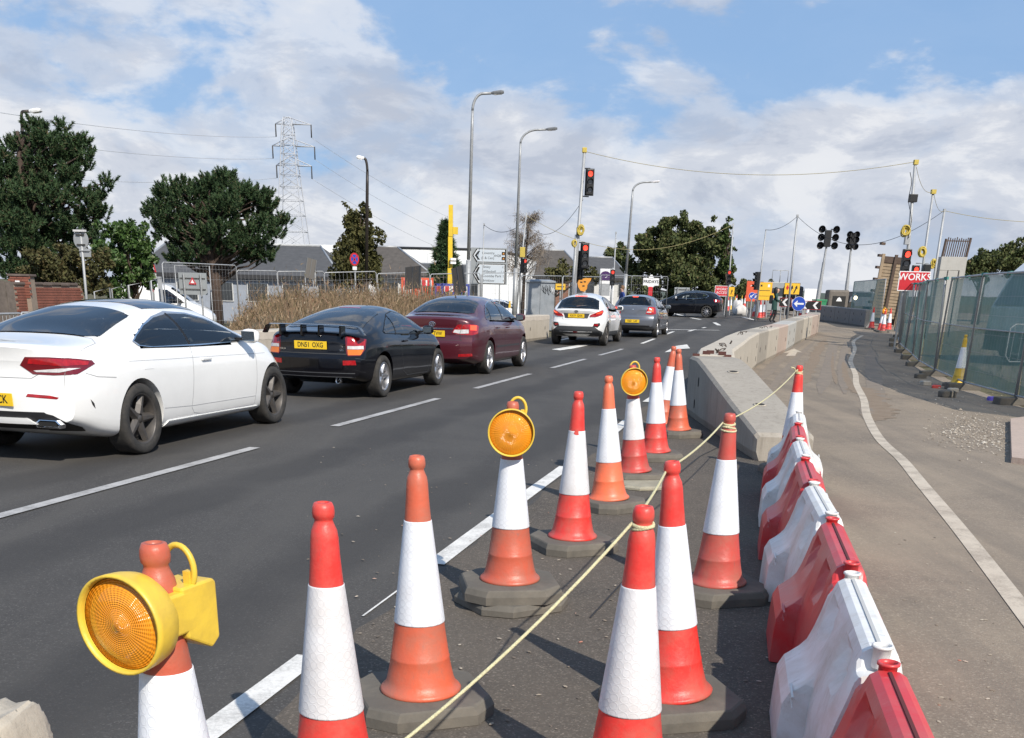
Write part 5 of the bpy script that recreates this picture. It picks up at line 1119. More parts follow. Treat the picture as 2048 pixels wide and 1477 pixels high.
# ------------------------------------------------------------------ generic street items
mat('galv', (.40, .41, .42), .5, .25, var=.3, vs_=9); mat('galv_dull', (.42, .43, .44), .6, .35, var=.25, vs_=4); mat('steel_dark', (.06, .055, .05), .6, .3); mat('brown_column', (.035, .028, .024), .5, .2); mat('sig_black', (.010, .010, .011), .45); mat('lamp_head_grey', (.16, .165, .17), .5, .3); mat('white_paint', (.78, .78, .78), .45, var=.06, dirt=(.5, .47, .42), dirt_amt=.3); mat('sign_grey', (.30, .32, .33), .5, .1, var=.12, vs_=5); mat('sign_red', (.55, .02, .03), .45, var=.12); mat('sign_yellow', (.80, .47, .03), .45, var=.12); mat('sign_blue', (.02, .07, .42), .4, var=.08); mat('sign_white', (.75, .75, .75), .45); mat('sign_orange', (.72, .30, .04), .5, var=.15); mat('sign_purple', (.06, .02, .10), .4); mat('ink', (.012, .012, .012), .5); mat('yellow_post', (.80, .55, .03), .5, var=.15, dirt=(.45, .3, .05), dirt_amt=.4); mat('cable_dull', (.34, .29, .14), .8); mat('cable_yellow', (.58, .44, .08), .6, var=.3, vs_=20)
mat('red_lit', (.8, .05, .03), .3, emit=(1, .055, .03), es=2.4); mat('red_lit_dim', (.5, .03, .03), .3, emit=(1, .08, .05), es=1.0); mat('lens_off', (.05, .05, .055), .15, coat=1); mat('lens_glint', (.25, .26, .28), .1, coat=1)
def line_pole(pb, pt, Y, r0=.05, r1=None, ground=True):
    """pole through two photo points at distance Y; returns base and top points"""
    a = at(pb[0], pb[1], Y); b = at(pt[0], pt[1], Y); d = b-a
    if ground:
        z = gz(a.x, Y); k = (z-a.z)/d.z; a = a+d*k
    return a, b
def street_lamp(label, pb, pt, Y, arm, mt, head_mt, group, rr=(.085, .045), headlen=.75, bend=.9):
    a, b = line_pole(pb, pt, Y); o = thing('street_lamp', label, 'street lamp', a, 0, group); d = b-a
    ps = [Vector((0,0,0)), d*.30, d*.302, d*.86, d*.93]; rs = [rr[0]*1.25, rr[0]*1.2, rr[0]*.85, rr[1]*1.1, rr[1]]
    MB().tube(ps[:2], [rs[0], rs[1]], 10).tube(ps[2:], rs[2:], 10).build('column', MT[mt], o)
    top = d*.93; hz = d.length*.07; sg = 1 if arm > 0 else -1; cur = []
    for q in np.linspace(0, math.pi/2, 9): cur.append(top+Vector((sg*(bend-bend*math.cos(q)), 0, hz*math.sin(q))))
    tip = cur[-1]+Vector((sg*max(.02, abs(arm)-bend), 0, .02)); cur.append(tip)
    MB().tube(cur, rr[1]*.9, 8).build('arm', MT[mt], o)
    h = MB(); T = Matrix.Translation(tip) @ Matrix.Rotation(R(-6)*sg, 4, 'Y') @ Matrix.Diagonal((sg, 1, 1, 1))
    h.loft([[(x, y*w_, z*k_) for y, z in ((-.12,-.06),(.12,-.06),(.13,.0),(.08,.07),(-.08,.07),(-.13,0))] for x, w_, k_ in ((0,.5,.6),(.12,.9,.9),(headlen*.8,1.1,1),(headlen,.9,.6))], M=T, sm=False)
    ho = h.build('lamp_head', MT[head_mt], o, fixn=True)
    MB().box((headlen*.55, 0, -.065), (headlen*.6, .2, .02), M=T).build('lamp_glass', MT['lamp_clear'], ho)
    return o
G_ = 'street lamps'
street_lamp('tallest grey street lamp, left of the pair behind the direction sign', (936, 560), (946, 187), 52, .8, 'galv', 'lamp_head_grey', G_, (.10, .062), .55, .45)
street_lamp('second tall grey street lamp with its head reaching right', (1031, 555), (1042, 259), 62, 1.3, 'galv', 'lamp_head_grey', G_, (.105, .06), .6, .9)
street_lamp('farthest grey street lamp, in front of the big round tree', (1252, 550), (1267, 364), 84, 1.3, 'galv', 'lamp_clear', G_, (.12, .07), .6, .9)
street_lamp('dark brown short lamp post in front of the cypress tree', (733, 540), (735, 318), 50, -.12, 'brown_column', 'white_paint', G_, (.09, .06), .32, .1)
street_lamp('grey lamp post rising behind the big left pine', (46, 470), (44, 224), 44, .35, 'brown_column', 'white_paint', G_, (.09, .06), .45, .1)
# ---- traffic signals
def hood(mb, z, M): 
    for k in range(9):
        a0, a1 = math.pi*(-.08+1.16*k/9), math.pi*(-.08+1.16*(k+1)/9); r_ = .115
        mb.add([(r_*math.cos(a0), -.105, z+r_*math.sin(a0)), (r_*math.cos(a1), -.105, z+r_*math.sin(a1)), (r_*math.cos(a1), -.25+.05*math.cos(a1*2), z+r_*math.sin(a1)), (r_*math.cos(a0), -.25+.05*math.cos(a0*2), z+r_*math.sin(a0))], [(0,1,2,3),(3,2,1,0)], M=M)
def signal_head(o, p, rz, lit='red_lit', n=3, sc=1.0, back=True):
    M = Matrix.Translation(p) @ Matrix.Rotation(rz, 4, 'Z') @ Matrix.Diagonal((sc, sc, sc, 1)); H_ = .29*n
    hb = MB().box((0, 0, -H_/2), (.27, .20, H_+.04), M=M, bev=.02)
    if back: hb.box((0, .03, -H_/2), (.36, .012, H_+.10), M=M)
    for k in range(n): hood(hb, -.145-.29*k, M)
    ho = hb.build('signal_head', MT['sig_black'], o)
    for k in range(n):
        MB().cyl((0, -.102, -.145-.29*k), (0, -.112, -.145-.29*k), .098, .085, 20, M=M).build('signal_lens', MT[lit if k == 0 else 'lens_off'], ho)
    return ho
def coil(o, p, r_, n=9, rz=0, name='cable_coil'):
    mb = MB()
    for k in range(n):
        rr = r_*random.uniform(.35, .7); c0 = p+Vector((random.uniform(-.04, .04), random.uniform(-.05, .05), random.uniform(-.05, .05))); e = random.uniform(.6, .9); tl = random.uniform(-.7, .7)
        mb.tube([c0+Vector((rr*e*math.cos(q)*math.cos(rz), rr*e*math.cos(q)*math.sin(rz)+rr*.4*math.sin(q)*math.sin(tl), rr*math.sin(q)*math.cos(tl)+rr*.3*math.cos(q)*math.sin(tl*1.7))) for q in np.linspace(0, 6.283, 19)[:-1]], .022, 5, closed=True)
    mb.build(name, MT['cable_yellow'], o)
# main signal pole
a, b = line_pole((1150, 555), (1169, 302), 41); d = b-a
o = thing('traffic_signal', 'tall leaning signal pole with two red lights, left of centre', 'traffic light', a, 0, 'traffic signals')
MB().tube([(0,0,0), d*.5, d], [.075, .06, .055], 10).build('pole', MT['galv_dull'], o)
MB().box(d+Vector((0,0,.02)), (.16,.14,.16), bev=.02).build('pole_cap', MT['cable_yellow'], o)
for (px, py) in ((1180, 341), (1170, 489)):
    p = at(px, py, 41)-a; q = d*(p.z/d.z)
    signal_head(o, p+Vector((.0, -.12, 0)), R(8), sc=.88)
    MB().tube([q+Vector((0,0,.05)), Vector((p.x, q.y, p.z+.06)), Vector((p.x, q.y, p.z-.02))], .02, 6).tube([q+Vector((0,0,-.82)), Vector((p.x, q.y, p.z-.83))], .02, 6).build('bracket', MT['sig_black'], o)
signal_head(o, at(1159, 505, 41.2)-a, R(150), 'lens_off')
coil(o, at(1160, 463, 41)-a+Vector((.02,-.1,0)), .26, 11); coil(o, at(1156, 487, 41)-a+Vector((-.1,-.05,0)), .2, 4)
MB().box(d*.58, (.14,.14,.25)).build('junction_box', MT['sig_black'], o)
for px0, py0, r_ in ((1146, 555, .05),):
    MB().tube([at(px0, py0, 41)-a-Vector((0,0,1.6)), at(1153, 470, 41)-a], .06, 8).build('second_pole', MT['galv'], o)
def signal_post(label, pb, pt, Y, heads, group='traffic signals', r_=.045, extra=None):
    a, b = line_pole(pb, pt, Y); d = b-a; o = thing('traffic_signal', label, 'traffic light', a, 0, group)
    MB().tube([(0,0,0), d*.5, d], [r_*1.2, r_, r_*.8], 8).build('pole', MT['galv_dull'], o)
    for px, py, rz, lit, sc in heads: signal_head(o, at(px, py, Y-.15)-a, R(rz), lit, sc=sc, back=False)
    return o, a, d
signal_post('thin signal post with yellow box beside the birch', (1038, 570), (1053, 426), 62, [(1050, 518, 10, 'red_lit_dim', .8), (1046, 518, 160, 'lens_off', .8)])
o_ = bpy.context.scene.objects; q = at(1045, 505, 61.8); tag(MB().box((0,0,0), (.28,.2,.5), bev=.02).build('control_box', MT['cable_yellow'], None, q), 'small yellow control box strapped to the thin signal post', 'box')
signal_post('low red signal right of the purple hotel sign', (1223, 585), (1226, 536), 52, [(1225.5, 540, 5, 'red_lit_dim', .75)])
signal_post('slim signal post in front of the big tree edge, red lit', (1456, 585), (1467, 447), 66, [(1459, 541, 0, 'red_lit_dim', .85)])
signal_post('signal post with its head turned sideways by the red board', (1516, 590), (1532, 459), 62, [(1516, 545, -70, 'lens_off', 1.0)])
o, a, d = signal_post('right-hand signal mast behind the WORKS sign, with cables and red light', (1813, 540), (1831, 321), 39, [(1815, 500, 0, 'red_lit', 1.0)], r_=.06)
coil(o, at(1809, 463, 39)-a+Vector((0,-.06,0)), .26, 11); MB().box(at(1826, 397, 39)-a, (.26,.18,.24), bev=.01).build('sensor_box', MT['sig_black'], o); MB().box(at(1814, 480, 39)-a, (.16,.14,.3), bev=.01).build('junction_box', MT['galv'], o); MB().box(at(1832, 325, 39)-a, (.14,.14,.14)).build('pole_cap', MT['cable_yellow'], o)
MB().tube([at(1820+3*math.sin(k), 345+12*k, 38.9)-a for k in range(12)], .012, 5).build('cable', MT['sig_black'], o)
o, a, d = signal_post('second right-hand mast with a small red light and yellow cable coil', (1845, 540), (1867, 380), 42, [(1832, 532, 0, 'red_lit', .9), (1855, 530, 180, 'lens_off', .9)], r_=.05)
coil(o, at(1843, 505, 42)-a+Vector((0,-.06,0)), .24, 11); MB().tube([at(1832, 527, 42)-a, at(1857, 527, 42)-a], .02, 6).build('bracket', MT['galv'], o); MB().box(at(1867, 384, 42)-a, (.16,.16,.14)).build('pole_cap', MT['cable_yellow'], o)
def bare_pole(label, pb, pt, Y, r_=.04, group='thin cable poles'):
    a, b = line_pole(pb, pt, Y); d = b-a; o = thing('cable_pole', label, 'pole', a, 0, group)
    MB().tube([(0,0,0), d*.5, d], [r_*1.15, r_, r_*.85], 8).build('shaft', MT['galv_dull'], o); MB().box(d, (.09,.09,.10)).build('pole_cap', MT['galv'], o); return o, a, d
o, a, d = bare_pole('grey cable pole beside the rebar column', (1870, 545), (1889, 421), 46, .055); coil(o, at(1866, 527, 46)-a, .26, 11, .6)
bare_pole('thin cable pole left of the direction sign', (966, 520), (968, 449), 70); bare_pole('thin cable pole in front of the far round tree', (1228, 545), (1232, 466), 70); bare_pole('thin cable pole above the yellow diversion signs', (1579, 590), (1595, 432), 56, .05)
# ---- wires
def wire(label, p, q, sag, r_, mt, n=24, cat='cable', group=None):
    pts = [p.lerp(q, i/n)-Vector((0,0,sag*4*(i/n)*(1-i/n))) for i in range(n+1)]
    return tag(MB().tube(pts, r_, 4).build('overhead_cable', MT[mt], None), label, cat, group)
wire('long yellowish cable spanning the sky between the two tall signal masts', at(1169, 303, 41), at(1831, 324, 39), .55, .008, 'cable_dull')
wire('cable drooping left from the main signal pole to the thin signal post', at(1166, 400, 41), at(1053, 440, 62), .9, .010, 'sig_black')
wire('faint cable from the thin signal post to the pole left of the direction sign', at(1053, 440, 62), at(968, 450, 70), .5, .014, 'sig_black')
wire('cable crossing in front of the big round tree', at(1053, 432, 62), at(1467, 449, 66), 1.5, .010, 'cable_dull')
wire('cable from the tree edge signal to the pole above the diversion signs', at(1532, 460, 62), at(1595, 433, 56), .2, .012, 'sig_black')
wire('drooping cable right of the pole above the diversion signs', at(1595, 433, 56), at(1888, 422, 46), 1.25, .010, 'sig_black')
wire('short cable looping between the right-hand masts', at(1831, 324, 39), at(1867, 382, 42), .35, .008, 'cable_dull')
wire('cable from the second right-hand mast to the rebar pole', at(1867, 382, 42), at(1889, 422, 46), .25, .008, 'cable_dull')
wire('cable leaving the frame at the right from the rebar pole', at(1889, 422, 46), at(2110, 445, 46), .12, .009, 'cable_dull')
# ---- pylon
PY = 300.; pb = at(590, 560, PY); zb0 = -1.0; o = thing('electricity_pylon', 'tall lattice electricity pylon behind the long grey roof', 'pylon', (pb.x, PY, zb0)); mat('pylon_steel', (.46, .48, .52), .7)
def zpy(py): return at(590, py, PY).z-zb0
zt = zpy(236); lv = [(0, 5.2), (zpy(560), 4.9), (zpy(485), 3.6), (zpy(430), 3.0), (zpy(385), 2.5), (zpy(335), 2.0), (zpy(300), 1.7), (zpy(255), 1.3), (zt, .9)]
mb = MB()
for sx in (-1, 1):
    for sy in (-1, 1): mb.tube([(sx*w_, sy*w_, z) for z, w_ in lv], .12, 4)
mb.build('leg_frame', MT['pylon_steel'], o); mb = MB(); k = 0
zz = zpy(470)
def wat(z): 
    for (z0, w0), (z1, w1) in zip(lv, lv[1:]):
        if z <= z1: return w0+(w1-w0)*(z-z0)/(z1-z0)
    return lv[-1][1]
z = 0.
while z < zt-1:
    st = max(2.2, wat(z)*1.15); z2 = min(z+st, zt); a0, a1 = wat(z), wat(z2)
    for s in (-1, 1):
        mb.tube([(-a0, s*a0, z), (a1, s*a1, z2)], .055, 4).tube([(a0, s*a0, z), (-a1, s*a1, z2)], .055, 4).tube([(s*a0, -a0, z), (s*a1, a1, z2)], .055, 4)
    mb.tube([(-a1, -a1, z2), (a1, -a1, z2), (a1, a1, z2), (-a1, a1, z2)], .085, 4, closed=True); z = z2
mb.build('bracing', MT['pylon_steel'], o)
tips = []
for pl, pr, py, pyt in ((551, 622, 249, 240), (545, 629, 293, 281), (553, 623, 332, 318)):
    zb_, zu = zpy(py), zpy(pyt); w_ = wat(zb_); am = MB()
    for px in (pl, pr):
        tx_ = at(px, py, PY).x-pb.x
        am.tube([(math.copysign(w_, tx_), -.6, zb_), (tx_, 0, zb_)], .12, 4).tube([(math.copysign(w_, tx_), .6, zb_), (tx_, 0, zb_)], .12, 4).tube([(0, 0, zu+.6), (tx_, 0, zb_)], .11, 4)
        for f in (.35, .65): am.tube([(tx_*f, 0, zb_), (tx_*f, 0, zb_+(zu+.6-zb_)*(1-f))], .07, 4)
        io = MB().tube([(tx_, 0, zb_), (tx_, 0, zb_-2.9)], .16, 6); io.build('insulator', MT['steel_dark'], o); tips.append(Vector((pb.x+tx_, PY, zb0+zb_-2.9)))
    am.build('cross_arm', MT['pylon_steel'], o)
for k, (tp, ex_) in enumerate(zip(tips, ((-60, 216), (900, 436), (-60, 266), (900, 470), (-60, 345), (900, 505)))):
    wire('power line %s from the %s pylon arm' % ('running left' if k % 2 == 0 else 'falling to the right', ('top', 'middle', 'lowest')[k//2]), tp, at(ex_[0], ex_[1], 170 if k % 2 == 0 else 420), 1.2, .045, 'pylon_steel', cat='power line', group='power lines of the pylon')
# ---- heras fencing left
def tube_frame(mb, w_, h_, r_=.02, z0=.12): mb.tube([(0,0,z0), (0,0,h_-.06), (.06,0,h_), (w_-.06,0,h_), (w_,0,h_-.06), (w_,0,z0)], r_, 6).tube([(0,0,z0+.03), (w_,0,z0+.03)], r_*.9, 6)
def wires_mesh(w_, h_, st=.12, z0=.15, r_=.003):
    mb = MB()
    for k in range(1, int(w_/st)): mb.add([(k*st-r_,0,z0),(k*st+r_,0,z0),(k*st+r_,0,h_-.02),(k*st-r_,0,h_-.02)], [(0,1,2,3)])
    for z in np.arange(z0+.2, h_, .33): mb.add([(0,0,z-r_),(w_,0,z-r_),(w_,0,z+r_),(0,0,z+r_)], [(0,1,2,3)])
    return mb
def fence_panel(label, p, q, h_=2.0, group='temporary mesh fence panels', wires=True, tilt=0, name='mesh_fence_panel', cat='fence'):
    d = q-p; w_ = math.hypot(d.x, d.y); o = thing(name, label, cat, p, math.atan2(d.y, d.x), group); o.rotation_euler = (tilt, -math.atan2(d.z, w_), math.atan2(d.y, d.x))
    mb = MB(); tube_frame(mb, w_, h_, .019); mb.build('frame', MT['galv'], o)
    if wires: tag(wires_mesh(w_, h_, .15, r_=.0025).build('mesh_wires', MT['galv'], o), kind='stuff')
    for x in (0, w_): MB().box((x, 0, .06), (.7 if x == 0 else .22, .24, .13)).build('foot_block', MT['rubber'], o)
    return o
FP = [foot(330, 37), foot(478, 40), foot(560, 41), foot(655, 42), foot(760, 43), foot(865, 44.5), foot(965, 46), foot(1042, 47.5), foot(1125, 50), foot(1203, 54)]
FN = ['left of the warning board', 'behind the dry grass at its left end', 'behind the dry grass under the long roof', 'below the no-stopping sign', 'below the cypress', 'before the blue and red barriers', 'in front of the white tall hatchback', 'behind the grey cabinet', 'left of the hotel sign']
for k, (p, q) in enumerate(zip(FP, FP[1:])): fence_panel('grey mesh fence panel '+FN[k], p, q-(q-p)*.015, 2.02+(.25 if k == 0 else .1 if k < 7 else 0)+max(0, -p.z)*.75)
for k, (pa, pb_) in enumerate((((1200, 566), (1262, 572)), ((1262, 572), (1334, 566)))):
    p, q = foot(pa[0], 56+3*k), foot(pb_[0], 59+2*k); fence_panel('grey mesh fence panel ' + ('round the purple hotel sign' if k == 0 else 'left of the big tree foot'), p, q, 2.1)
# railings on the far left
RP = [(foot(-40, 26.5), 1.06), (foot(36, 28), 1.08), (foot(145, 30), 1.10), (foot(182, 30.5), 1.12)]
for k, ((p, h0), (q, h1)) in enumerate(zip(RP, RP[1:])):
    d = q-p; w_ = d.length; o = thing('pedestrian_railing', 'galvanised tube railing '+('at the left frame edge', 'before the brick wall', 'by the round sign post')[k], 'railing', p, math.atan2(d.y, d.x), 'galvanised railings')
    mb = MB().tube([(0,0,0), (0,0,h0-.05), (.05,0,h0), (w_-.05,0,h0), (w_,0,h0-.05), (w_,0,0)], .026, 8).tube([(0,0,.12), (w_,0,.12)], .02, 6); mb.build('frame', MT['galv_dull'], o)
    for x in np.arange(.15, w_-.05, .15): MB().cyl((x,0,.12), (x,0,h0-.03), .008, n=6).build('bar', MT['galv_dull'], o)
BP = [((188, 584), (219, 576)), ((223, 578), (255, 571)), ((257, 571), (300, 563)), ((302, 562), (322, 557))]
for k, (pa, pb_) in enumerate(BP):
    p, q = at(*pa, 34+.4*k), at(*pb_, 34.4+.4*k); z0 = gz(p.x, p.y); h0, h1 = p.z-z0, q.z-z0; d = Vector((q.x-p.x, q.y-p.y, 0)); w_ = d.length
    o = thing('pedestrian_railing', 'grey barrier panel climbing in front of the white van, '+('leftmost', 'second', 'third', 'rightmost by the thick post')[k], 'railing', (p.x, p.y, z0), math.atan2(d.y, d.x), 'climbing grey barrier panels')
    MB().tube([(0,0,0), (0,0,h0), (w_,0,h1), (w_,0,0)], .022, 6).tube([(0,0,h0-.9), (w_,0,h1-.9)], .018, 6).build('frame', MT['galv_dull'], o)
a = foot(322, 36); tag(MB().box((0,0,1.0), (.11,.11,2.1)).build('fence_post', MT['galv_dull'], None, a), 'thick grey square post where the railings meet the mesh fence', 'post')
# ---- brick wall, timber fence
mat('brick_red', (.25, .09, .062), .9, var=.45, vs_=2.5, bump=.4, bs=60, world=True); mat('mortar_grey', (.30, .24, .19), .95, var=.2); mat('coping', (.15, .115, .10), .9, var=.4, vs_=6); mat('old_timber', (.17, .14, .12), .9, var=.45, vs_=5, bump=.4, bs=40)
p, q = foot(30, 32.5), foot(168, 36); p.z = q.z = min(p.z, q.z); d = q-p; w_ = d.length; topz = at(100, 571, 34).z-p.z
o = thing('brick_wall', 'old red brick garden wall with dark coping at the far left', 'wall', p, math.atan2(d.y, d.x))
MB().box((w_/2, .11, topz/2), (w_, .2, topz)).build('wall_core', MT['mortar_grey'], o)
bme = MB().box((0,0,0), (.213,.03,.063), bev=.004).mesh('brick', MT['brick_red']); rows = int(topz/.075)
for r_ in range(max(0, rows-13), rows):
    for k in range(int(w_/.225)+1):
        x = k*.225+(.1125 if r_ % 2 else 0)
        if x < .1 or x > w_-.1: continue
        link('brick', bme, o, (x, .002+random.uniform(-.004,.003), .05+r_*.075))
for k in range(int(w_/.46)): MB().box((k*.46+.24, .11, topz+.035+random.uniform(-.01,.01)), (.45, .30, .07), bev=.012).build('coping_stone', MT['coping'], o)
o2 = thing('brick_pier', 'orange-red brick pier with a white notice above the timber fence', 'wall', at(44, 556, 33.2)-Vector((0,0,at(44,556,33.2).z-p.z)), 0); hz_ = at(44, 553, 33.2).z-p.z
MB().box((0,0,hz_/2), (.55,.4,hz_)).build('pier_core', MT['mortar_grey'], o2)
for r_ in range(int(hz_/.075)-8, int(hz_/.075)):
    for k in (-1, 0, 1): link('brick', bme, o2, (k*.19+(.03 if r_ % 2 else -.03), -.205, .045+r_*.075))
MB().box((0,0,hz_+.03), (.65,.5,.06), bev=.01).build('coping_stone', MT['coping'], o2); MB().box((-.05,-.225,hz_-.2), (.13,.01,.16)).build('notice', MT['sign_white'], o2)
p, q = foot(-30, 31), foot(31, 32); d = q-p; o = thing('timber_fence', 'weathered grey vertical board fence at the left edge', 'fence', p, math.atan2(d.y, d.x)); hz_ = at(10, 563, 31.5).z-p.z
for k in range(int(d.length/.15)): MB().box((k*.15+.07, random.uniform(-.01,.01), hz_/2+random.uniform(-.02,.02)), (.142,.022,hz_)).build('board', MT['old_timber'], o)
MB().box((d.length/2, .04, hz_*.8), (d.length,.05,.08)).build('rail', MT['old_timber'], o)
# ---- dry grass bank
mat('bank_earth', (.16, .12, .075), .95, var=.4, vs_=2, col2=(.10, .085, .05), bump=.6, bs=30, world=True)
nl = Vector((-dn.y, dn.x, 0))
def bank_h(s, oo):      # s along wall from WL0, oo metres left of it
    e = sst((s-6.3-1.45*oo)/4)*sst((28.8-s)/4); return (.45+.62*sst(oo/2.6)-.85*sst((oo-4.0)/5))*e+.02*math.sin(s*3.1+oo*2)
vs = []; sN, oN = 48, 16
for i in range(sN+1):
    for j in range(oN+1):
        s = 5+24.5*i/sN; oo = .56+10*j/oN; P_ = WL0+dn*s+nl*oo; vs.append((P_.x, P_.y, gz(P_.x, P_.y)+max(-.02, bank_h(s, oo))))
tag(MB().add(vs, [(i*(oN+1)+j, (i+1)*(oN+1)+j, (i+1)*(oN+1)+j+1, i*(oN+1)+j+1) for i in range(sN) for j in range(oN)], 0, True).build('bank', MT['bank_earth']), kind='structure')
# ------------------------------------------------------------------ vegetation
def island_mat(name, stops, rough=.75, trans=.0):
    m = bpy.data.materials.new(name); m.use_nodes = True; t = m.node_tree; MT[name] = m; b = t.nodes['Principled BSDF']
    g = nd(t, 'ShaderNodeNewGeometry'); t.links.new(ramp(t, g.outputs['Random Per Island'], stops, 'LINEAR'), b.inputs['Base Color'])
    b.inputs['Roughness'].default_value = rough; b.inputs['Specular IOR Level'].default_value = .3
    if trans:
        tr = nd(t, 'ShaderNodeBsdfTranslucent'); t.links.new(b.inputs['Base Color'].links[0].from_socket, tr.inputs[0]); mx = nd(t, 'ShaderNodeMixShader', i_0=trans); ou = t.nodes['Material Output']; t.links.new(b.outputs[0], mx.inputs[1]); t.links.new(tr.outputs[0], mx.inputs[2]); t.links.new(mx.outputs[0], ou.inputs[0])
    return m
island_mat('dry_grass', [(0, (.07, .06, .03)), (.12, (.10, .085, .04)), (.3, (.18, .125, .075)), (.6, (.245, .17, .105)), (.8, (.31, .225, .14)), (.93, (.19, .10, .065)), (1, (.42, .35, .25))], .85)
island_mat('pine_needles', [(0, (.020, .044, .018)), (.5, (.038, .074, .030)), (.85, (.060, .105, .040)), (.97, (.095, .09, .045)), (1, (.13, .10, .06))])
island_mat('leaf_mid', [(0, (.030, .050, .014)), (.5, (.050, .082, .020)), (.9, (.085, .12, .030)), (1, (.14, .16, .06))], .75, .1); island_mat('leaf_laurel', [(0, (.026, .056, .015)), (.5, (.046, .090, .022)), (.9, (.075, .13, .034)), (1, (.2, .24, .12))], .45, .1)
island_mat('leaf_dark', [(0, (.034, .048, .016)), (.45, (.062, .080, .025)), (.7, (.092, .096, .036)), (.9, (.10, .13, .042)), (1, (.13, .10, .05))], .75, .1); island_mat('leaf_brownish', [(0, (.05, .042, .018)), (.4, (.06, .062, .022)), (.8, (.085, .085, .03)), (1, (.13, .09, .04))], .75, .1); island_mat('cypress_leaf', [(0, (.04, .042, .013)), (.5, (.065, .065, .020)), (.9, (.10, .095, .03)), (1, (.14, .12, .05))], .75, .1); island_mat('twig', [(0, (.12, .095, .075)), (.6, (.2, .165, .13)), (1, (.28, .23, .18))])
mat('bark', (.10, .07, .05), .9, var=.5, vs_=7, bump=.6, bs=30); mat('bark_pine', (.085, .058, .045), .9, var=.5, vs_=7, bump=.6, bs=25)
def fast_mesh(name, V, F3, mt, parent=None, kind=None):
    me = bpy.data.meshes.new(name); n = len(V); k = len(F3)
    me.vertices.add(n); me.vertices.foreach_set('co', V.astype(np.float32).ravel()); me.loops.add(k*3); me.loops.foreach_set('vertex_index', F3.astype(np.int32).ravel()); me.polygons.add(k); me.polygons.foreach_set('loop_start', np.arange(0, k*3, 3, dtype=np.int32))
    me.update(calc_edges=True); me.validate(); me.materials.append(MT[mt]); return link(name, me, parent)
def blades(base, tip, width, rng):
    """thin triangles from base to tip"""
    d = tip-base; s = np.cross(d, rng.normal(size=d.shape)); s /= np.linalg.norm(s, axis=1)[:, None]+1e-9; s *= (width/2)[:, None]
    V = np.stack([base-s, base+s, tip], 1).reshape(-1, 3); F = np.arange(len(V)).reshape(-1, 3); return V, F
def leafs(c, size, rng, flat_=0.):
    """diamond leaves (two triangles) at points c"""
    n = len(c); a = rng.normal(size=(n, 3)); a[:, 2] *= 1-flat_*.5; a /= np.linalg.norm(a, axis=1)[:, None]; b = np.cross(a, rng.normal(size=(n, 3))); b /= np.linalg.norm(b, axis=1)[:, None]
    sz = size*rng.uniform(.6, 1.3, n)[:, None]; V = np.stack([c-a*sz*.5, c+b*sz*.28, c+a*sz*.5, c-b*sz*.28], 1).reshape(-1, 3); i = np.arange(n)[:, None]*4
    F = np.concatenate([i+[[0, 1, 2]], i+[[0, 2, 3]]], 0); return V, F
def limb(mb, a, b, r0, r1, rng, n=6, bow=.1):
    pts = [Vector(a).lerp(Vector(b), i/n) for i in range(n+1)]; L_ = (Vector(b)-Vector(a)).length
    for i in range(1, n): pts[i] += Vector(rng.normal(0, bow*L_*.18, 3))+Vector((0, 0, bow*L_*math.sin(math.pi*i/n)*.5))
    mb.tube(pts, [r0+(r1-r0)*i/n for i in range(n+1)], 7)
def pine(label, base, lobes, seed, trunk_top, tufts=24, nl_=64, len_=.34, trunk_r=.24, group='pine trees', mt='pine_needles'):
    """lobes: (x,z,r) silhouette lobes in the picture plane, given depth spread around the trunk"""
    rng = np.random.default_rng(seed); o = thing('pine_tree', label, 'tree', base, 0, group)
    tb = MB(); tb.tube([(0,0,-.1), (.06,.02,trunk_top*.4), (-.05,.0,trunk_top*.75), (.05,0,trunk_top)], [trunk_r, trunk_r*.8, trunk_r*.55, trunk_r*.22], 10)
    cs = []
    for (x, z, r_, dmax) in lobes:
        k = 1 if dmax < .3 else 3
        for j in range(k): cs.append((x*rng.uniform(.85, 1.02) if j else x, rng.uniform(-dmax, dmax) if k > 1 else rng.uniform(-.3, .3), z+rng.normal(0, .12), r_*rng.uniform(.85, 1.1)))
    for (x, y, z, r_) in cs: limb(tb, (0, 0, min(max(z-.4-.35*math.hypot(x, y), trunk_top*.28), trunk_top*.95)), (x*.92, y*.92, z-r_*.15), .075, .018, rng, 6, .12)
    tb.build('trunk', MT['bark_pine'], o)
    B, T = [], []
    for (x, y, z, r_) in cs:
        nT = int(tufts*(r_/.6)**1.6); th = rng.uniform(0, 2*np.pi, nT); cz = rng.uniform(-.5, 1, nT); rr = r_*rng.uniform(.62, 1.0, nT)
        p = np.stack([x+rr*np.sqrt(1-cz**2)*np.cos(th), y+rr*np.sqrt(1-cz**2)*np.sin(th), z+rr*cz*.72], 1)
        ax = np.stack([np.sqrt(1-cz**2)*np.cos(th)*.75+rng.normal(0,.15,nT), np.sqrt(1-cz**2)*np.sin(th)*.75+rng.normal(0,.15,nT), np.full(nT, .75)], 1); ax /= np.linalg.norm(ax, axis=1)[:, None]
        s = rng.uniform(0, 1, (nT, nl_)); q = p[:, None]+ax[:, None]*(s*.34-.14)[..., None]
        d = rng.normal(size=(nT, nl_, 3)); d /= np.linalg.norm(d, axis=2)[..., None]; d = d*.9+ax[:, None]*.55
        B.append(q.reshape(-1, 3)); T.append((q+d*(len_*.5*rng.uniform(.7, 1.05, (nT, nl_))*(1.1-.5*s))[..., None]).reshape(-1, 3))
    B = np.concatenate(B); T = np.concatenate(T); V, F = blades(B, T, np.full(len(B), .042), rng); fast_mesh('crown', V, F, mt, o); return o
def px_lobes(base, Y, L_): return [(at(px, py, Y).x-base.x, at(px, py, Y).z-base.z, r_*Y/CF, d_) for px, py, r_, d_ in L_]
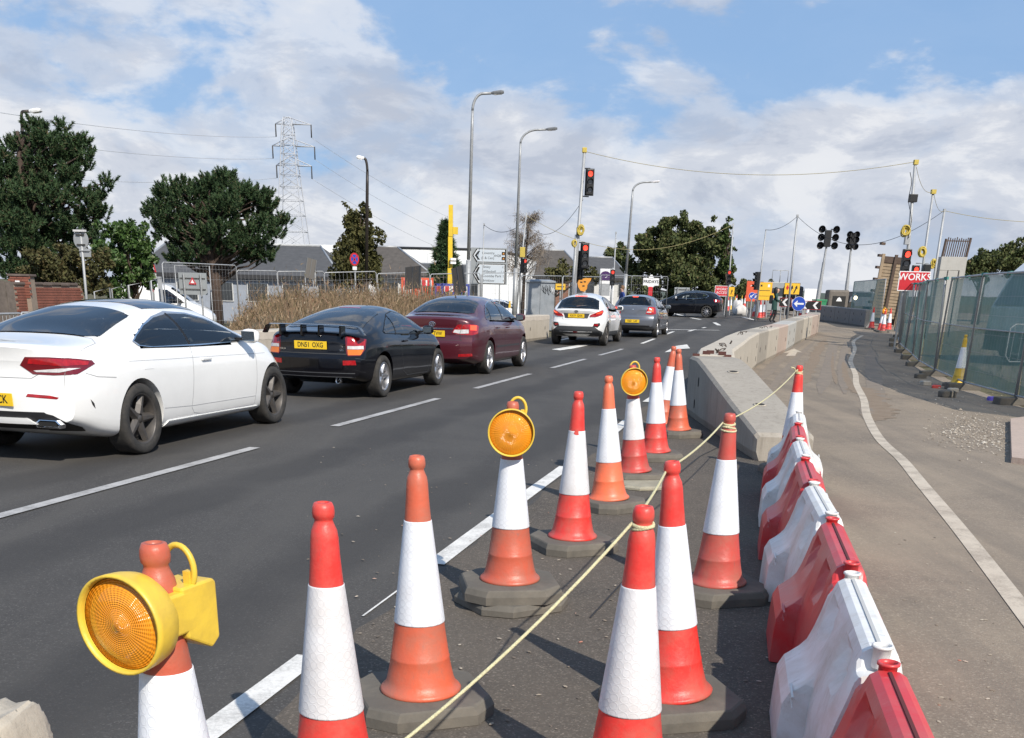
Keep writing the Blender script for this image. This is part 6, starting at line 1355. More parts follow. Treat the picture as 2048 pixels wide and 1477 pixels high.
Y = 41; b = foot(75, Y); L1 = [(20,330,30,1),(0,360,34,1.2),(10,410,36,1.5),(40,300,24,.6),(70,262,20,.3),(98,258,18,.2),(128,262,20,.2),(150,285,22,.4),(110,290,26,.6),(85,310,28,.8),(130,320,26,.7),(165,318,18,.3),(60,350,30,1),(105,360,30,1),(150,350,22,.6),(172,338,16,.2),(180,312,12,.1),(40,395,32,1.4),(90,400,34,1.5),(140,395,30,1.2),(178,388,22,.5),(205,384,18,.2),(220,378,14,.1),(30,440,34,1.6),(80,450,36,1.7),(130,445,34,1.4),(175,430,26,.8),(200,425,20,.4),(215,415,14,.2),(20,490,34,1.6),(70,500,36,1.7),(120,490,34,1.5),(165,475,26,.9),(195,465,18,.5),(60,540,34,1.5),(110,530,30,1.3),(20,540,34,1.5),(-20,320,30,1),(-20,420,36,1.4)]
pine('big dark pine filling the upper left corner', b, px_lobes(b, Y, L1), 3, 6.6)
Y = 50; b = foot(430, Y); L2 = [(330,385,20,.4),(312,420,22,.5),(300,410,12,.1),(335,420,26,.9),(365,375,18,.3),(375,400,26,.9),(400,385,24,.7),(425,375,24,.6),(452,360,20,.4),(452,345,12,.1),(465,385,26,.8),(495,385,22,.6),(520,390,16,.3),(540,385,10,.1),(540,410,20,.5),(510,420,26,1),(470,420,28,1.3),(430,420,28,1.3),(390,430,28,1.3),(350,450,26,1.1),(320,455,20,.6),(340,480,22,.8),(380,470,28,1.3),(420,465,28,1.4),(460,465,28,1.4),(500,460,28,1.3),(540,445,22,.8),(560,445,16,.4),(573,435,10,.1),(555,470,18,.5),(530,490,22,.8),(490,495,24,1),(450,500,22,1),(400,500,24,1.1),(365,505,22,.8),(345,515,16,.5),(385,520,18,.6),(505,515,18,.6),(540,515,14,.4),(330,400,18,.4)]
pine('round-topped dark pine with a bare trunk, left of the pylon', b, px_lobes(b, Y, L2), 5, 4.6, trunk_r=.30)
def leafy(label, base, lobes, seed, leaf, mt, dens=420, trunk_h=2, trunk_r=.2, name='leafy_tree', cat='tree', group='leafy trees and shrubs', depth=1.0, hollow=.35, squash=.9):
    rng = np.random.default_rng(seed); o = thing(name, label, cat, base, 0, group); tb = MB(); top = max(l[1] for l in lobes)
    tb.tube([(0,0,-.1), (0,0,trunk_h), (0,0,max(top*.8, trunk_h+.1))], [trunk_r, trunk_r*.75, trunk_r*.2], 8)
    Cc = []
    for (x, z, r_, dm) in lobes:
        for j in range(1 if dm < .3 else 2):
            y = rng.uniform(-dm, dm) if dm >= .3 else rng.uniform(-.2, .2); limb(tb, (0, 0, min(max(z*.55, trunk_h*.5), top*.75)), (x*.9, y*.9, max(.1, z-r_*.2)), .05*max(1, r_), .012, rng, 5, .1)
            for s in range(5):      # each lobe breaks into leaf clumps
                cc = np.array([x, y, z])+rng.normal(0, r_*.45, 3); rs = r_*rng.uniform(.35, .62); n = int(dens*1.15*rs*rs/(leaf*leaf))
                v = rng.normal(size=(n, 3)); v /= np.linalg.norm(v, axis=1)[:, None]; rr = rs*(hollow+(1-hollow)*rng.uniform(0, 1, n)**.5); v *= rr[:, None]; v[:, 2] *= squash; Cc.append(cc+v)
    P_ = np.concatenate(Cc); P_ = P_[P_[:, 2] > .03]; V, F = leafs(P_, leaf, rng); tb.build('trunk', MT['bark'], o); fast_mesh('crown', V, F, mt, o); return o
Y = 40; b = foot(270, Y); leafy('bright green laurel bush right of the big pine', b, px_lobes(b, Y, [(250,470,22,.6),(275,465,16,.4),(225,465,16,.4),(240,500,28,.9),(280,495,22,.7),(300,490,10,.2),(230,540,30,1),(265,545,28,1),(215,515,26,.9),(290,560,20,.7),(240,570,26,1),(255,460,12,.2),(290,520,18,.5)]), 11, .15, 'leaf_laurel', 36, .6, .1, 'laurel_bush', 'bush')
Y = 37; b = foot(120, Y); leafy('brownish overgrown hedge under the big pine', b, px_lobes(b, Y, [(70,530,24,.7),(100,520,24,.7),(130,515,24,.7),(160,525,24,.7),(190,520,24,.6),(85,555,24,.8),(120,555,24,.8),(155,555,24,.8),(195,560,24,.8),(95,508,10,.2),(128,505,10,.2),(205,575,18,.5)]), 12, .12, 'leaf_brownish', 34, .5, .08, 'hedge', 'bush')
Y = 58; b = foot(715, Y); leafy('olive green ragged cypress behind the no-stopping sign', b, px_lobes(b, Y, [(705,425,10,.15),(700,440,12,.2),(728,415,8,.1),(735,430,12,.2),(715,445,16,.3),(705,465,18,.4),(735,460,16,.3),(690,490,18,.4),(715,490,22,.6),(742,490,18,.4),(685,515,20,.5),(715,520,26,.7),(748,520,18,.5),(680,540,18,.5),(710,550,26,.7),(750,545,18,.5),(690,412,5,.05)]), 13, .17, 'cypress_leaf', 40, 1, .15, 'cypress_tree', 'tree', squash=1.3)
# narrow dark conifer
Y = 60; b = foot(890, Y); rng = np.random.default_rng(21); o = thing('conifer_tree', 'dark spruce standing behind the tall yellow post', 'tree', b, 0, 'leafy trees and shrubs'); H_ = at(890, 440, Y).z-b.z
tb = MB(); tb.tube([(0,0,0), (0,0,H_)], [.16, .02], 8); B, T = [], []
for k in range(240):
    t_ = (k/240)**.9; z = .3+(H_-.5)*t_; rad = (1-t_)*1.45*rng.uniform(.75, 1.15)+.08; th = rng.uniform(0, 6.283); tip = np.array([rad*np.cos(th), rad*np.sin(th), z-.12*rad+rng.uniform(0, .15)]); org = np.array([0, 0, z+.05])
    if k % 3 == 0: tb.tube([org, tip], [.02, .006], 4)
    s = rng.uniform(.25, 1.05, 150)[:, None]; q = org+(tip-org)*s+rng.normal(0, .035+.05*rad*.4, (150, 3)); d = rng.normal(0, .11, (150, 3))+np.array([np.cos(th)*.08, np.sin(th)*.08, .03]); B.append(q); T.append(q+d)
tb.build('trunk', MT['bark'], o); B = np.concatenate(B); T = np.concatenate(T); V, F = blades(B, T, np.full(len(B), .05), rng); fast_mesh('crown', V, F, 'pine_needles', o)
Y = 86; b = foot(1365, Y); leafy('large round dark green tree right of the far street lamp', b, px_lobes(b, Y, [(1345,445,14,.8),(1325,455,16,1),(1365,450,16,1),(1300,475,18,1.2),(1330,480,26,2),(1370,478,28,2),(1405,470,20,1.5),(1425,462,14,.8),(1285,500,22,1.5),(1320,510,30,2.5),(1365,510,34,2.5),(1410,505,30,2),(1440,490,20,1.2),(1275,535,22,1.5),(1310,545,30,2.5),(1355,550,34,2.5),(1400,550,32,2.5),(1440,540,24,1.8),(1458,530,14,1),(1270,565,20,1.5),(1300,575,26,2),(1345,580,26,2),(1390,580,26,2),(1430,575,22,1.5),(1455,565,14,1)]), 14, .26, 'leaf_dark', 44, 1.5, .4)
b = foot(1450, 84); leafy('slender light tree at the right edge of the big tree', b, px_lobes(b, 84, [(1457,440,6,.1),(1450,455,8,.1),(1445,470,10,.2),(1455,475,8,.2),(1440,485,12,.3),(1462,500,6,.1),(1455,490,8,.2),(1450,465,9,.2),(1448,500,11,.3),(1452,515,12,.3),(1456,455,7,.1),(1450,535,12,.4)]), 15, .22, 'leaf_mid', 40, 3, .05)
b = foot(1240, 115); leafy('small dark tree left of the big round tree', b, px_lobes(b, 115, [(1240,498,10,.5),(1222,510,12,.6),(1250,515,14,.8),(1235,530,16,1),(1215,540,12,.8),(1255,545,16,1),(1240,560,18,1)]), 16, .34, 'leaf_dark', 40, 1.5, .25)
b = foot(1110, 70); leafy('low green shrub in front of the brown roofed house', b, px_lobes(b, 70, [(1105,545,12,.6),(1130,535,12,.5),(1120,550,14,.6),(1150,548,12,.5),(1175,545,12,.5),(1190,555,10,.5)]), 17, .24, 'cypress_leaf', 26, .6, .1, 'shrub', 'bush')
Y = 64
for k, (cx_, L_) in enumerate(((1960, [(1945,530,16,1),(1965,520,18,1),(1935,545,14,1),(1985,522,18,1),(1960,550,22,1.2)]), (2030, [(2005,516,18,1),(2020,512,14,.8),(2035,508,18,1),(2055,505,20,1.2),(2020,535,22,1.2),(2050,535,22,1.2),(2080,515,22,1.2)]))):
    b = foot(cx_, Y+3*k); leafy('dark round treetop %s behind the green fence' % ('left one' if k == 0 else 'right one'), b, px_lobes(b, Y+3*k, L_), 30+k, .22, 'leaf_dark', 40, 2, .25)
for k, px in enumerate((1478, 1492, 1545)):
    b = foot(px, 150); leafy('distant low tree on the skyline, '+('left of the red board', 'just behind the red board', 'behind the yellow board')[k], b, px_lobes(b, 150, [(px, 572, 8, .5), (px-8, 580, 8, .6), (px+8, 578, 8, .6), (px, 588, 10, .8)]), 40+k, .45, 'leaf_dark', 36, 1, .2)
# bare birch
Y = 78; b = foot(1045, Y); rng = np.random.default_rng(9); o = thing('birch_tree', 'thin bare birch with grey-brown twigs behind the street lamps', 'tree', b, 0, 'leafy trees and shrubs'); tb = MB(); H_ = at(1050, 425, Y).z-b.z; B, T = [], []
tb.tube([(0,0,0), (.1,0,H_*.5), (.3,0,H_)], [.16, .09, .02], 8)
for k in range(34):
    t_ = rng.uniform(.35, .98); z = H_*t_; th = rng.uniform(0, 6.283); ln = (1.15-t_)*H_*.36*rng.uniform(.6, 1.1)+.3; p0 = Vector((.1+.2*t_, 0, z)); p1 = p0+Vector((math.cos(th)*ln, math.sin(th)*ln, ln*.55)); tb.tube([p0, p0.lerp(p1, .5)+Vector((0,0,.1)), p1], [.03, .02, .008], 5)
    n = 130; s = rng.uniform(.2, 1.05, n)[:, None]; q = np.array(p0)+np.array(p1-p0)*s+rng.normal(0, .12, (n, 3)); d = rng.normal(0, .25, (n, 3)); d[:, 2] -= .22; B.append(q); T.append(q+d)
tb.build('trunk', MT['bark'], o); B = np.concatenate(B); T = np.concatenate(T); V, F = blades(B, T, np.full(len(B), .022), rng); fast_mesh('crown', V, F, 'twig', o)
# dry grass
rng = np.random.default_rng(4); n = 46000; s = rng.uniform(5.5, 29, n); oo = .6+5.6*rng.uniform(0, 1, n)**.8
P_ = np.array(WL0)+np.outer(s, np.array(dn))+np.outer(oo, np.array(nl)); z = np.array([gz(p[0], p[1])+max(-.02, bank_h(a, b_)) for p, a, b_ in zip(P_, s, oo)]); P_[:, 2] = z-.03
cl = np.sin(s*1.7+np.sin(oo*2)*2)*.5+np.sin(s*.6+oo)*.5; env = np.clip((s-6.3-1.45*oo)/4, 0, 1)*np.clip((29-s)/2, .3, 1)
h = (.30+.30*rng.uniform(0, 1, n)**2+.22*np.clip(cl, 0, 1)*rng.uniform(0, 1, n)+.55*np.exp(-((s-23.0)/2.0)**2)*rng.uniform(0,1,n)**1.5+.3*np.exp(-((s-16.5)/1.2)**2)*rng.uniform(0,1,n)**1.5)*env*np.where(oo < 1.0, .7, 1)*(.62+.5*np.sin(s*2.9+oo*1.3)*np.sin(s*1.3-oo*2.1)+.25*np.sin(s*6.1+oo*4)); ln = rng.normal(0, .16, (n, 2)); T = P_.copy(); T[:, :2] += ln*h[:, None]*1.6; T[:, 2] += h
kp = env > .08; P_, T, n = P_[kp], T[kp], int(kp.sum()); V, F = blades(P_, T, rng.uniform(.006, .016, n), rng)
m2 = n//3; q = T[:m2]; hd_ = rng.normal(0, .035, (m2, 3)); hd_[:, 2] = rng.uniform(.02, .10, m2); V2, F2 = blades(q-hd_*.6, q+hd_, rng.uniform(.012, .03, m2), rng)
o = fast_mesh('dry_grass', np.concatenate([V, V2]), np.concatenate([F, F2+len(V)]), 'dry_grass'); tag(o, 'tall dry brown grass and weeds on the bank behind the wall', 'grass', kind='stuff')
n = 9000; xs_ = rng.uniform(9.9, 40, n); ys_ = rng.uniform(13, 46, n); keep = xs_ > 9.2+np.clip((ys_-22)*.32, 0, 99); xs_, ys_ = xs_[keep], ys_[keep]; P_ = np.stack([xs_, ys_, [gz(a, b_) for a, b_ in zip(xs_, ys_)]], 1); T = P_+np.stack([rng.normal(0, .06, len(xs_)), rng.normal(0, .06, len(xs_)), rng.uniform(.05, .22, len(xs_))], 1); V, F = blades(P_, T, rng.uniform(.012, .03, len(xs_)), rng)
island_mat('site_grass', [(0, (.05, .065, .02)), (.6, (.10, .11, .04)), (1, (.2, .17, .08))]); tag(fast_mesh('site_grass', V, F, 'site_grass'), 'sparse rough grass on the ground behind the green netting', 'grass', kind='stuff')
# ------------------------------------------------------------------ buildings
mat('roof_grey', (.085, .085, .088), .85, var=.3, vs_=3, bump=.3, bs=25); mat('roof_brown', (.10, .088, .078), .9, var=.35, vs_=3, bump=.3, bs=25); mat('wall_white', (.62, .62, .60), .8, var=.1); mat('wall_brick', (.26, .13, .09), .9, var=.3); mat('fascia_dark', (.03, .03, .032), .6); mat('cladding_white', (.80, .81, .82), .5, var=.06, vs_=1); mat('pane', (.04, .045, .05), .08, spec=.7); mat('wall_blue_grey', (.30, .33, .38), .7, var=.15)
def house(label, e0, e1, Y, epy, r0_, r1_, rpy, depth, roof, wall, nwin=3, name='house', gable=False):
    a, b = at(e0, epy, Y), at(e1, epy, Y); gzv = min(gz(a.x, Y), gz(b.x, Y)); w_ = b.x-a.x; o = thing(name, label, 'building', (a.x, Y, gzv), 0, 'buildings behind the left verge'); ze = (a.z+b.z)/2-gzv; ra, rb = at(r0_, rpy, Y+depth/2), at(r1_, rpy, Y+depth/2); zr = (ra.z+rb.z)/2-gzv; xa, xb = ra.x-a.x, rb.x-a.x
    MB().box((w_/2, depth/2, ze/2), (w_-.6, depth-.6, ze)).build('wall', MT[wall], o)
    V = [(0,0,ze),(w_,0,ze),(w_,depth,ze),(0,depth,ze),(xa,depth/2,zr),(xb,depth/2,zr)]
    ro = MB().add(V, [(0,1,5,4),(1,2,5),(2,3,4,5),(3,0,4),(3,2,1,0)]).build('roof', MT[roof], o)
    MB().tube([V[4], V[5]], .09, 6).tube([V[1], V[5]], .07, 6).tube([V[0], V[4]], .07, 6).build('ridge_tiles', MT['galv_dull'], ro)
    MB().box((w_/2, -.03, ze-.12), (w_+.1, .06, .24)).build('fascia', MT['fascia_dark'], o)
    for k in range(nwin):
        x = w_*(k+.6)/nwin; wo_ = MB().box((x, .27, ze-1.0), (min(1.6, w_/nwin*.6), .08, 1.1)).build('window', MT['wall_white'], o); MB().box((x, .225, ze-1.0), (min(1.5, w_/nwin*.55), .02, 1.0)).build('pane', MT['pane'], wo_)
    return o
house('long low building with a slate grey hipped roof behind the round pine', 257, 682, 69, 549, 335, 641, 489, 12, 'roof_grey', 'wall_blue_grey', 6)
house('brown-grey hipped house right of the cypress', 738, 868, 80, 551, 752, 795, 494, 8, 'roof_brown', 'wall_white', 2); house('low wing with a grey roof behind the yellow post', 830, 965, 84, 549, 835, 935, 529, 7, 'roof_grey', 'wall_white', 2)
house('brown steep-roofed house behind the signal pole', 1066, 1178, 96, 553, 1078, 1128, 501, 9, 'roof_brown', 'wall_brick', 2); house('far grey roofed houses left of the hotel sign', 1160, 1262, 104, 556, 1172, 1225, 515, 9, 'roof_grey', 'wall_white', 3)
a, b = at(488, 486, 125), at(1088, 500, 125); o = thing('warehouse', 'long white flat warehouse showing above the house roofs', 'building', (a.x, 125, gz(a.x, 125)), 0, 'buildings behind the left verge'); w_ = b.x-a.x; H_ = a.z-o.location.z
MB().add([(0,0,0),(w_,0,0),(w_,0,H_-.9),(w_*.83,0,H_+.05),(0,0,H_),(0,14,0),(w_,14,0),(w_,14,H_-.9),(w_*.83,14,H_+.05),(0,14,H_)], [(0,1,2,3,4),(9,8,7,6,5),(0,4,9,5),(4,3,8,9),(3,2,7,8),(2,1,6,7)]).build('wall', MT['cladding_white'], o)
MB().tube([(w_*.42,-.05,H_-.1),(w_*.83,-.05,H_-.05),(w_,-.05,H_-1.0)], .12, 4).build('fascia', MT['fascia_dark'], o)
for k in range(22): MB().box((w_*(k+.5)/22, -.03, H_/2-.3), (.06, .06, H_-.6)).build('cladding_rib', MT['cladding_white'], o)
# ------------------------------------------------------------------ signs
def sign(label, px, py, wpx, hpx, Y, mt, border=None, posts=1, back=False, rz=0, tilt=0, name='road_sign', group='road signs', post_mt='galv', bw=.03, round_=False, tri=False, legs=True):
    c0 = at(px, py, Y); g = gz(c0.x, Y); w_, h_ = wpx*Y/CF, hpx*Y/CF; o = thing(name, label, 'sign', (c0.x, Y, g), rz, group); zc = c0.z-g
    def shape(mb, s, t0, t1):
        M = Matrix.Translation((0, 0, zc)) @ Matrix.Rotation(tilt, 4, 'Y') @ FACE
        if round_: pl = [(w_/2*s*math.cos(a), h_/2*s*math.sin(a)) for a in np.linspace(0, 6.283, 29)[:-1]]
        elif tri: pl = [(-w_/2*s, -h_/2+h_*(1-s)*.36), (w_/2*s, -h_/2+h_*(1-s)*.36), (0, h_/2-h_*(1-s)*.62)]
        else: k = (1-s)*min(w_, h_)/2; pl = [(-w_/2+k, -h_/2+k), (w_/2-k, -h_/2+k), (w_/2-k, h_/2-k), (-w_/2+k, h_/2-k)]
        mb.prism(pl, t0, t1, M=M); return mb
    po = shape(MB(), 1, -.012, .012).build('panel', MT[border or mt], o)
    if border: shape(MB(), 1-2*bw/min(w_, h_) if not (round_ or tri) else 1-bw*2/w_, .012, .015).build('face', MT[mt], po)
    if back:
        for dz in (-.25, .25): MB().box((0, -.03, zc+h_*dz), (w_*(.55 if round_ else .9), .03, .03)).build('channel', MT['steel_dark'], po)
    if legs:
        for k in range(posts):
            x = 0 if posts == 1 else (k-.5)*w_*.6; MB().cyl((x, .05 if not back else -.06, 0), (x, .05 if not back else -.06, zc+h_*(.35 if not back else .45)), .035, n=8).build('post', MT[post_mt], o)
    F = Matrix.Translation((0, -.0165, zc)) @ Matrix.Rotation(tilt, 4, 'Y') @ FACE
    return o, po, F, w_, h_
def mark(po, F, pl, mt='ink', t=.001, name='symbol', dz=0): return MB().prism(pl, dz, dz+t, M=F).build(name, MT[mt], po)
# direction sign
o, po, F, w_, h_ = sign('large grey direction sign to Coventry and Binley with two arrow panels', 978, 533, 67, 62, 70, 'sign_grey', None, 2)
def dpanel(yc, hh):
    W2 = w_*.46
    for s, mt, dz in ((1, 'ink', .002), (.93, 'sign_white', .004), (.9, 'sign_panel', .006)): mark(po, F, [(-W2*s, yc), (-W2*s+hh*.32, yc-hh/2*s), (W2*s, yc-hh/2*s), (W2*s, yc+hh/2*s), (-W2*s+hh*.32, yc+hh/2*s)], mt, .002, 'direction_panel', dz)
    mark(po, F, [(-W2*.86, yc), (-W2*.66, yc-hh*.33), (-W2*.54, yc-hh*.33), (-W2*.72, yc), (-W2*.54, yc+hh*.33), (-W2*.66, yc+hh*.33)], 'ink', .003, 'chevron', .008)
mat('sign_panel', (.50, .55, .60), .5)
dpanel(h_*.29, h_*.36); dpanel(-h_*.21, h_*.55)
T_ = lambda s, x, y, sz, al='LEFT': txt(s, sz, 'lettering', MT['ink'], po, .0, 1, F @ Matrix.Translation((x*w_, y*h_, .010)), .001, al)
T_('Coventry', -.2, .36, .2); T_('(E & Cen)', -.22, .225, .2); T_('A428', .13, .29, .2)
for k, s in enumerate(('Binley', 'Willenhall', 'Coombe Park', 'Brinklow')): T_(s, -.18, -.02-.125*k, .205)
for k, s in enumerate(('1/2', '1 1/2', '2', '4')): T_(s, .40, -.02-.125*k, .17, 'CENTER')
for y in (.355, .22): mark(po, F, [(w_*.345, h_*(y-.045)), (w_*.44, h_*(y-.045)), (w_*.44, h_*(y+.045)), (w_*.345, h_*(y+.045))], 'brown_column', .002, 'tourist_symbol', .010); mark(po, F, [(w_*.365, h_*(y-.02)), (w_*.42, h_*(y-.02)), (w_*.40, h_*(y+.025))], 'sign_orange', .002, 'tourist_symbol', .013)
# round sign seen from behind
o, po, F, w_, h_ = sign('back of a round sign with a lamp bar, on a slanting pole at left', 162, 480, 30, 33, 30, 'galv_dull', None, 1, True, R(-12), round_=True, legs=False)
a, b = line_pole((171, 575), (161, 462), 30); MB().tube([a-o.location, b-o.location], .035, 8).build('post', MT['galv_dull'], o).rotation_euler = (0, 0, R(12)); MB().box((0,-.02,b.z-o.location.z), (.33,.1,.05)).build('lamp_bar', MT['lamp_clear'], o); zc = at(167, 506, 30).z-o.location.z; MB().box((.08,-.0,zc), (.32,.02,.2)).box((.08,-.03,zc+.05), (.3,.03,.02)).build('supplementary_plate', MT['galv_dull'], o)
# roadworks triangle
o, po, F, w_, h_ = sign('tilted red and white warning triangle above the white van', 299, 522, 38, 34, 44, 'sign_white', 'sign_red', 1, rz=R(-35), tilt=R(8), tri=True, bw=.09); mark(po, F, [(-.05,-.18),(.1,-.18),(.12,-.02),(.0,.12),(-.06,.05)], 'ink'); mark(po, F, [(.1,-.18),(.24,-.18),(.14,-.08)], 'ink')
zc = at(312, 553, 44).z-o.location.z; pl = MB().box((.15,0,zc), (.34,.02,.2)).build('supplementary_plate', MT['sign_white'], o)
for k in range(3): MB().box((.06+k*.09,-.012,zc), (.06,.004,.09)).build('plate_mark', MT['ink'], pl)
zc = at(303, 567, 44).z-o.location.z; MB().box((.05,-.05,zc-.1), (.1,.05,.4)).build('red_board', MT['sign_red'], o)
# sign back in a frame with a small triangle
o, po, F, w_, h_ = sign('grey back of a square board in a tube frame with a small warning triangle', 386, 568, 52, 38, 40, 'sign_grey', None, 2, True)
MB().tube([(-w_*.62,.04,0), (-w_*.62,.04,at(385,532,40).z-o.location.z), (w_*.62,.04,at(385,532,40).z-o.location.z), (w_*.62,.04,0)], .02, 6).build('tube_frame', MT['galv'], o); mark(po, F, [(-.14,-.02),(.14,-.02),(0,.22)], 'sign_red', .004, 'triangle', .03); mark(po, F, [(-.07,.02),(.07,.02),(0,.14)], 'sign_white', .004, 'triangle', .036)
# no stopping sign
o, po, F, w_, h_ = sign('round blue no-stopping sign with a red cross in front of the cypress', 709, 519, 17, 22, 46, 'sign_blue', 'sign_red', 1, round_=True, bw=.05)
for s in (1, -1): mark(po, F, [(-s*.13-.025,-.16),(-s*.13+.025,-.16),(s*.13+.025,.16),(s*.13-.025,.16)], 'sign_red', .003, 'cross_bar', .004)
zc = at(710, 537, 46).z-o.location.z; MB().box((0,0,zc), (.17,.02,.13)).build('supplementary_plate', MT['sign_white'], o)
# A-frame backs
for k, (px, py, wp, hp, Y, tl, lb) in enumerate(((621, 538, 18, 36, 40, 14, 'dark A-frame sign back left of the cypress, leaning right'), (826, 556, 34, 40, 41, -6, 'dark A-frame sign back left of the yellow post'), (918, 560, 26, 48, 40, -17, 'dark ribbed sign back leaning left before the spruce'))):
    c0 = at(px, py, Y); g = gz(c0.x, Y); o = thing('folding_sign', lb, 'sign', (c0.x, Y, g), R(-25 if k else 20), 'folding roadworks signs seen from behind'); zc = c0.z-g; w_, h_ = wp*Y/CF, hp*Y/CF; M = Matrix.Translation((0,0,zc)) @ Matrix.Rotation(R(tl), 4, 'Y') @ Matrix.Rotation(R(-14), 4, 'X')
    MB().box((0,0,0), (w_,.02,h_), M=M).build('panel', MT['steel_dark'], o)
    for x in (-.46, 0, .46): MB().box((x*w_,-.02,0), (.03,.03,h_), M=M).build('rib', MT['trim_grey'], o)
    for x in (-.4, .4): MB().tube([M @ Vector((x*w_,0,-h_/2)), (x*w_*1.3,-.25,0)], .015, 6).tube([M @ Vector((x*w_,.02,h_*.3)), (x*w_*1.2,.55,0)], .015, 6).build('leg', MT['galv'], o)
# yellow totem post
a, b = line_pole((900, 560), (902, 410), 52); o = thing('yellow_post', 'tall bright yellow square post in front of the spruce', 'post', a, 0); d = b-a
for k in range(4): MB().box((d.x*(k+.5)/4, 0, d.z*(k+.5)/4), (.20-.004*k,.2-.004*k,d.z/4-.02)).build('section', MT['yellow_post'], o)
MB().box(at(911, 462, 52)-a, (.22,.15,.3)).build('camera_box', MT['yellow_post'], o)
for py in (519, 526): MB().box(at(906, py, 51.8)-a, (.26,.1,.1), rz=.4).build('white_fitting', MT['white_paint'], o)
for k in range(3): MB().box(Vector((0,-.103,.3+.22*k)), (.2,.005,.1)).build('black_band', MT['ink'], o)
# chapter 8 barriers
mat('plastic_blue', (.03, .05, .33), .45, var=.2); mat('plastic_orange', (.70, .10, .04), .5, var=.2)
for k, (px, mt_, lb) in enumerate(((889, 'plastic_blue', 'blue plastic pedestrian barrier, left one before the yellow post'), (911, 'plastic_blue', 'blue plastic pedestrian barrier with a red and white board, right one'), (822, 'plastic_orange', 'orange-red plastic barrier half hidden by the grass, left one'), (848, 'plastic_orange', 'orange-red plastic barrier half hidden by the grass, right one'))):
    p = foot(px, 46); o = thing('plastic_barrier', lb, 'barrier', p, R(8*k), 'pedestrian barriers'); z0 = at(px, 597 if k < 2 else 585, 46).z-p.z-.45; w_ = 1.15 if k == 1 else .8
    MB().box((0,0,z0+.95), (w_,.05,.09), bev=.01).box((0,0,z0+.25), (w_,.05,.09)).box((-w_/2+.04,0,z0+.5), (.08,.05,1.0)).box((w_/2-.04,0,z0+.5), (.08,.05,1.0)).build('frame', MT[mt_], o)
    for x in np.linspace(-w_/2+.14, w_/2-.14, 6): MB().box((x,0,z0+.45), (.035,.03,.45)).build('bar', MT[mt_], o)
    bo = MB().box((0,-.01,z0+.80), (w_*.8,.04,.22)).build('board', MT['sign_white'], o)
    for x in (-.3, -.02, .26): MB().box((x*w_,-.032,z0+.80), (.16,.006,.215)).build('red_block', MT['sign_red'], bo)
    MB().box((0,0,z0*.5), (w_*.9,.3,max(.06,z0))).build('foot_block', MT['rubber'], o)
# steel cabinet
mat('cabinet_steel', (.33, .36, .39), .5, .35, var=.35, vs_=2.5, dirt=(.42, .43, .44), dirt_amt=.5, ds=3)
a, b = foot(1052, 44), foot(1109, 44); w_ = b.x-a.x; H_ = at(1080, 562, 44).z-a.z; o = thing('steel_cabinet', 'grey galvanised roadside cabinet with dark scribbles', 'cabinet', ((a.x+b.x)/2, 44, a.z), 0); bo = MB().box((0,.4,H_/2), (w_,.8,H_-.08), bev=.015).build('body', MT['cabinet_steel'], o); MB().loft([[(x*s,.4+y*s,z) for x, y in ((-w_/2-.04,-.45),(w_/2+.04,-.45),(w_/2+.04,.45),(-w_/2-.04,.45))] for s, z in ((1,H_-.06),(1,H_),(.6,H_+.05))], sm=False).build('lid', MT['cabinet_steel'], o); MB().box((0,-.003,H_/2), (.008,.006,H_-.2)).build('door_gap', MT['ink'], bo)
for k in range(7):
    x0 = .08+.07*k; z0 = H_*.82+random.uniform(-.08, .05); MB().tube([(x0,-.008,z0+.15), (x0-.02,-.008,z0), (x0+.05,-.008,z0-.1), (x0+.04,-.008,z0+.1)], .009, 4).build('scribble', MT['ink'] if k < 5 else MT['white_paint'], bo)
# signs behind the fence by the hotel totem
o, po, F, w_, h_ = sign('small yellow diversion arrow sign right of the cabinet', 1121, 574, 20, 12, 52, 'sign_yellow', 'ink', 1, bw=.02); mark(po, F, [(-.16,-.02),(.06,-.02),(.06,-.07),(.18,0),(.06,.07),(.06,.02),(-.16,.02)], 'ink')
o, po, F, w_, h_ = sign('narrow blue sign on the thin post beside the signal pole', 1148, 577, 9, 18, 50, 'sign_blue', 'sign_white', 1, bw=.012); mark(po, F, [(-.03,-.12),(.04,-.12),(.03,.1),(-.04,.08)], 'sign_white')
c0 = at(1167, 570, 49); o = thing('shaped_sign', 'orange shaped site sign with dark lettering blots left of the hotel totem', 'sign', (c0.x, 49, gz(c0.x, 49)), 0, 'road signs'); zc = c0.z-o.location.z; po = MB().prism([(-.22,-.1),(-.12,-.24),(.05,-.28),(.16,-.16),(.17,.0),(.30,.18),(.33,.27),(.1,.27),(-.2,.22),(-.26,.05)], -.012, .012, M=Matrix.Translation((0,0,zc)) @ FACE).build('panel', MT['sign_orange'], o); MB().cyl((0,.04,0), (0,.04,zc), .03, n=8).build('post', MT['galv'], o)
for x, z in ((-.1,.1),(.05,.12),(.0,-.05)): MB().box((x,-.015,zc+z), (.1,.004,.05)).build('blot', MT['ink'], po)
c0 = at(1214, 560, 62); o = thing('hotel_totem', 'white totem with a purple arched panel and moon symbol', 'sign', (c0.x, 62, gz(c0.x, 62)), 0); T0 = at(1210, 538, 62).z-o.location.z; w_ = 27*62/CF; bo = MB().box((0,.1,T0/2), (w_,.3,T0), bev=.02).build('body', MT['white_paint'], o)
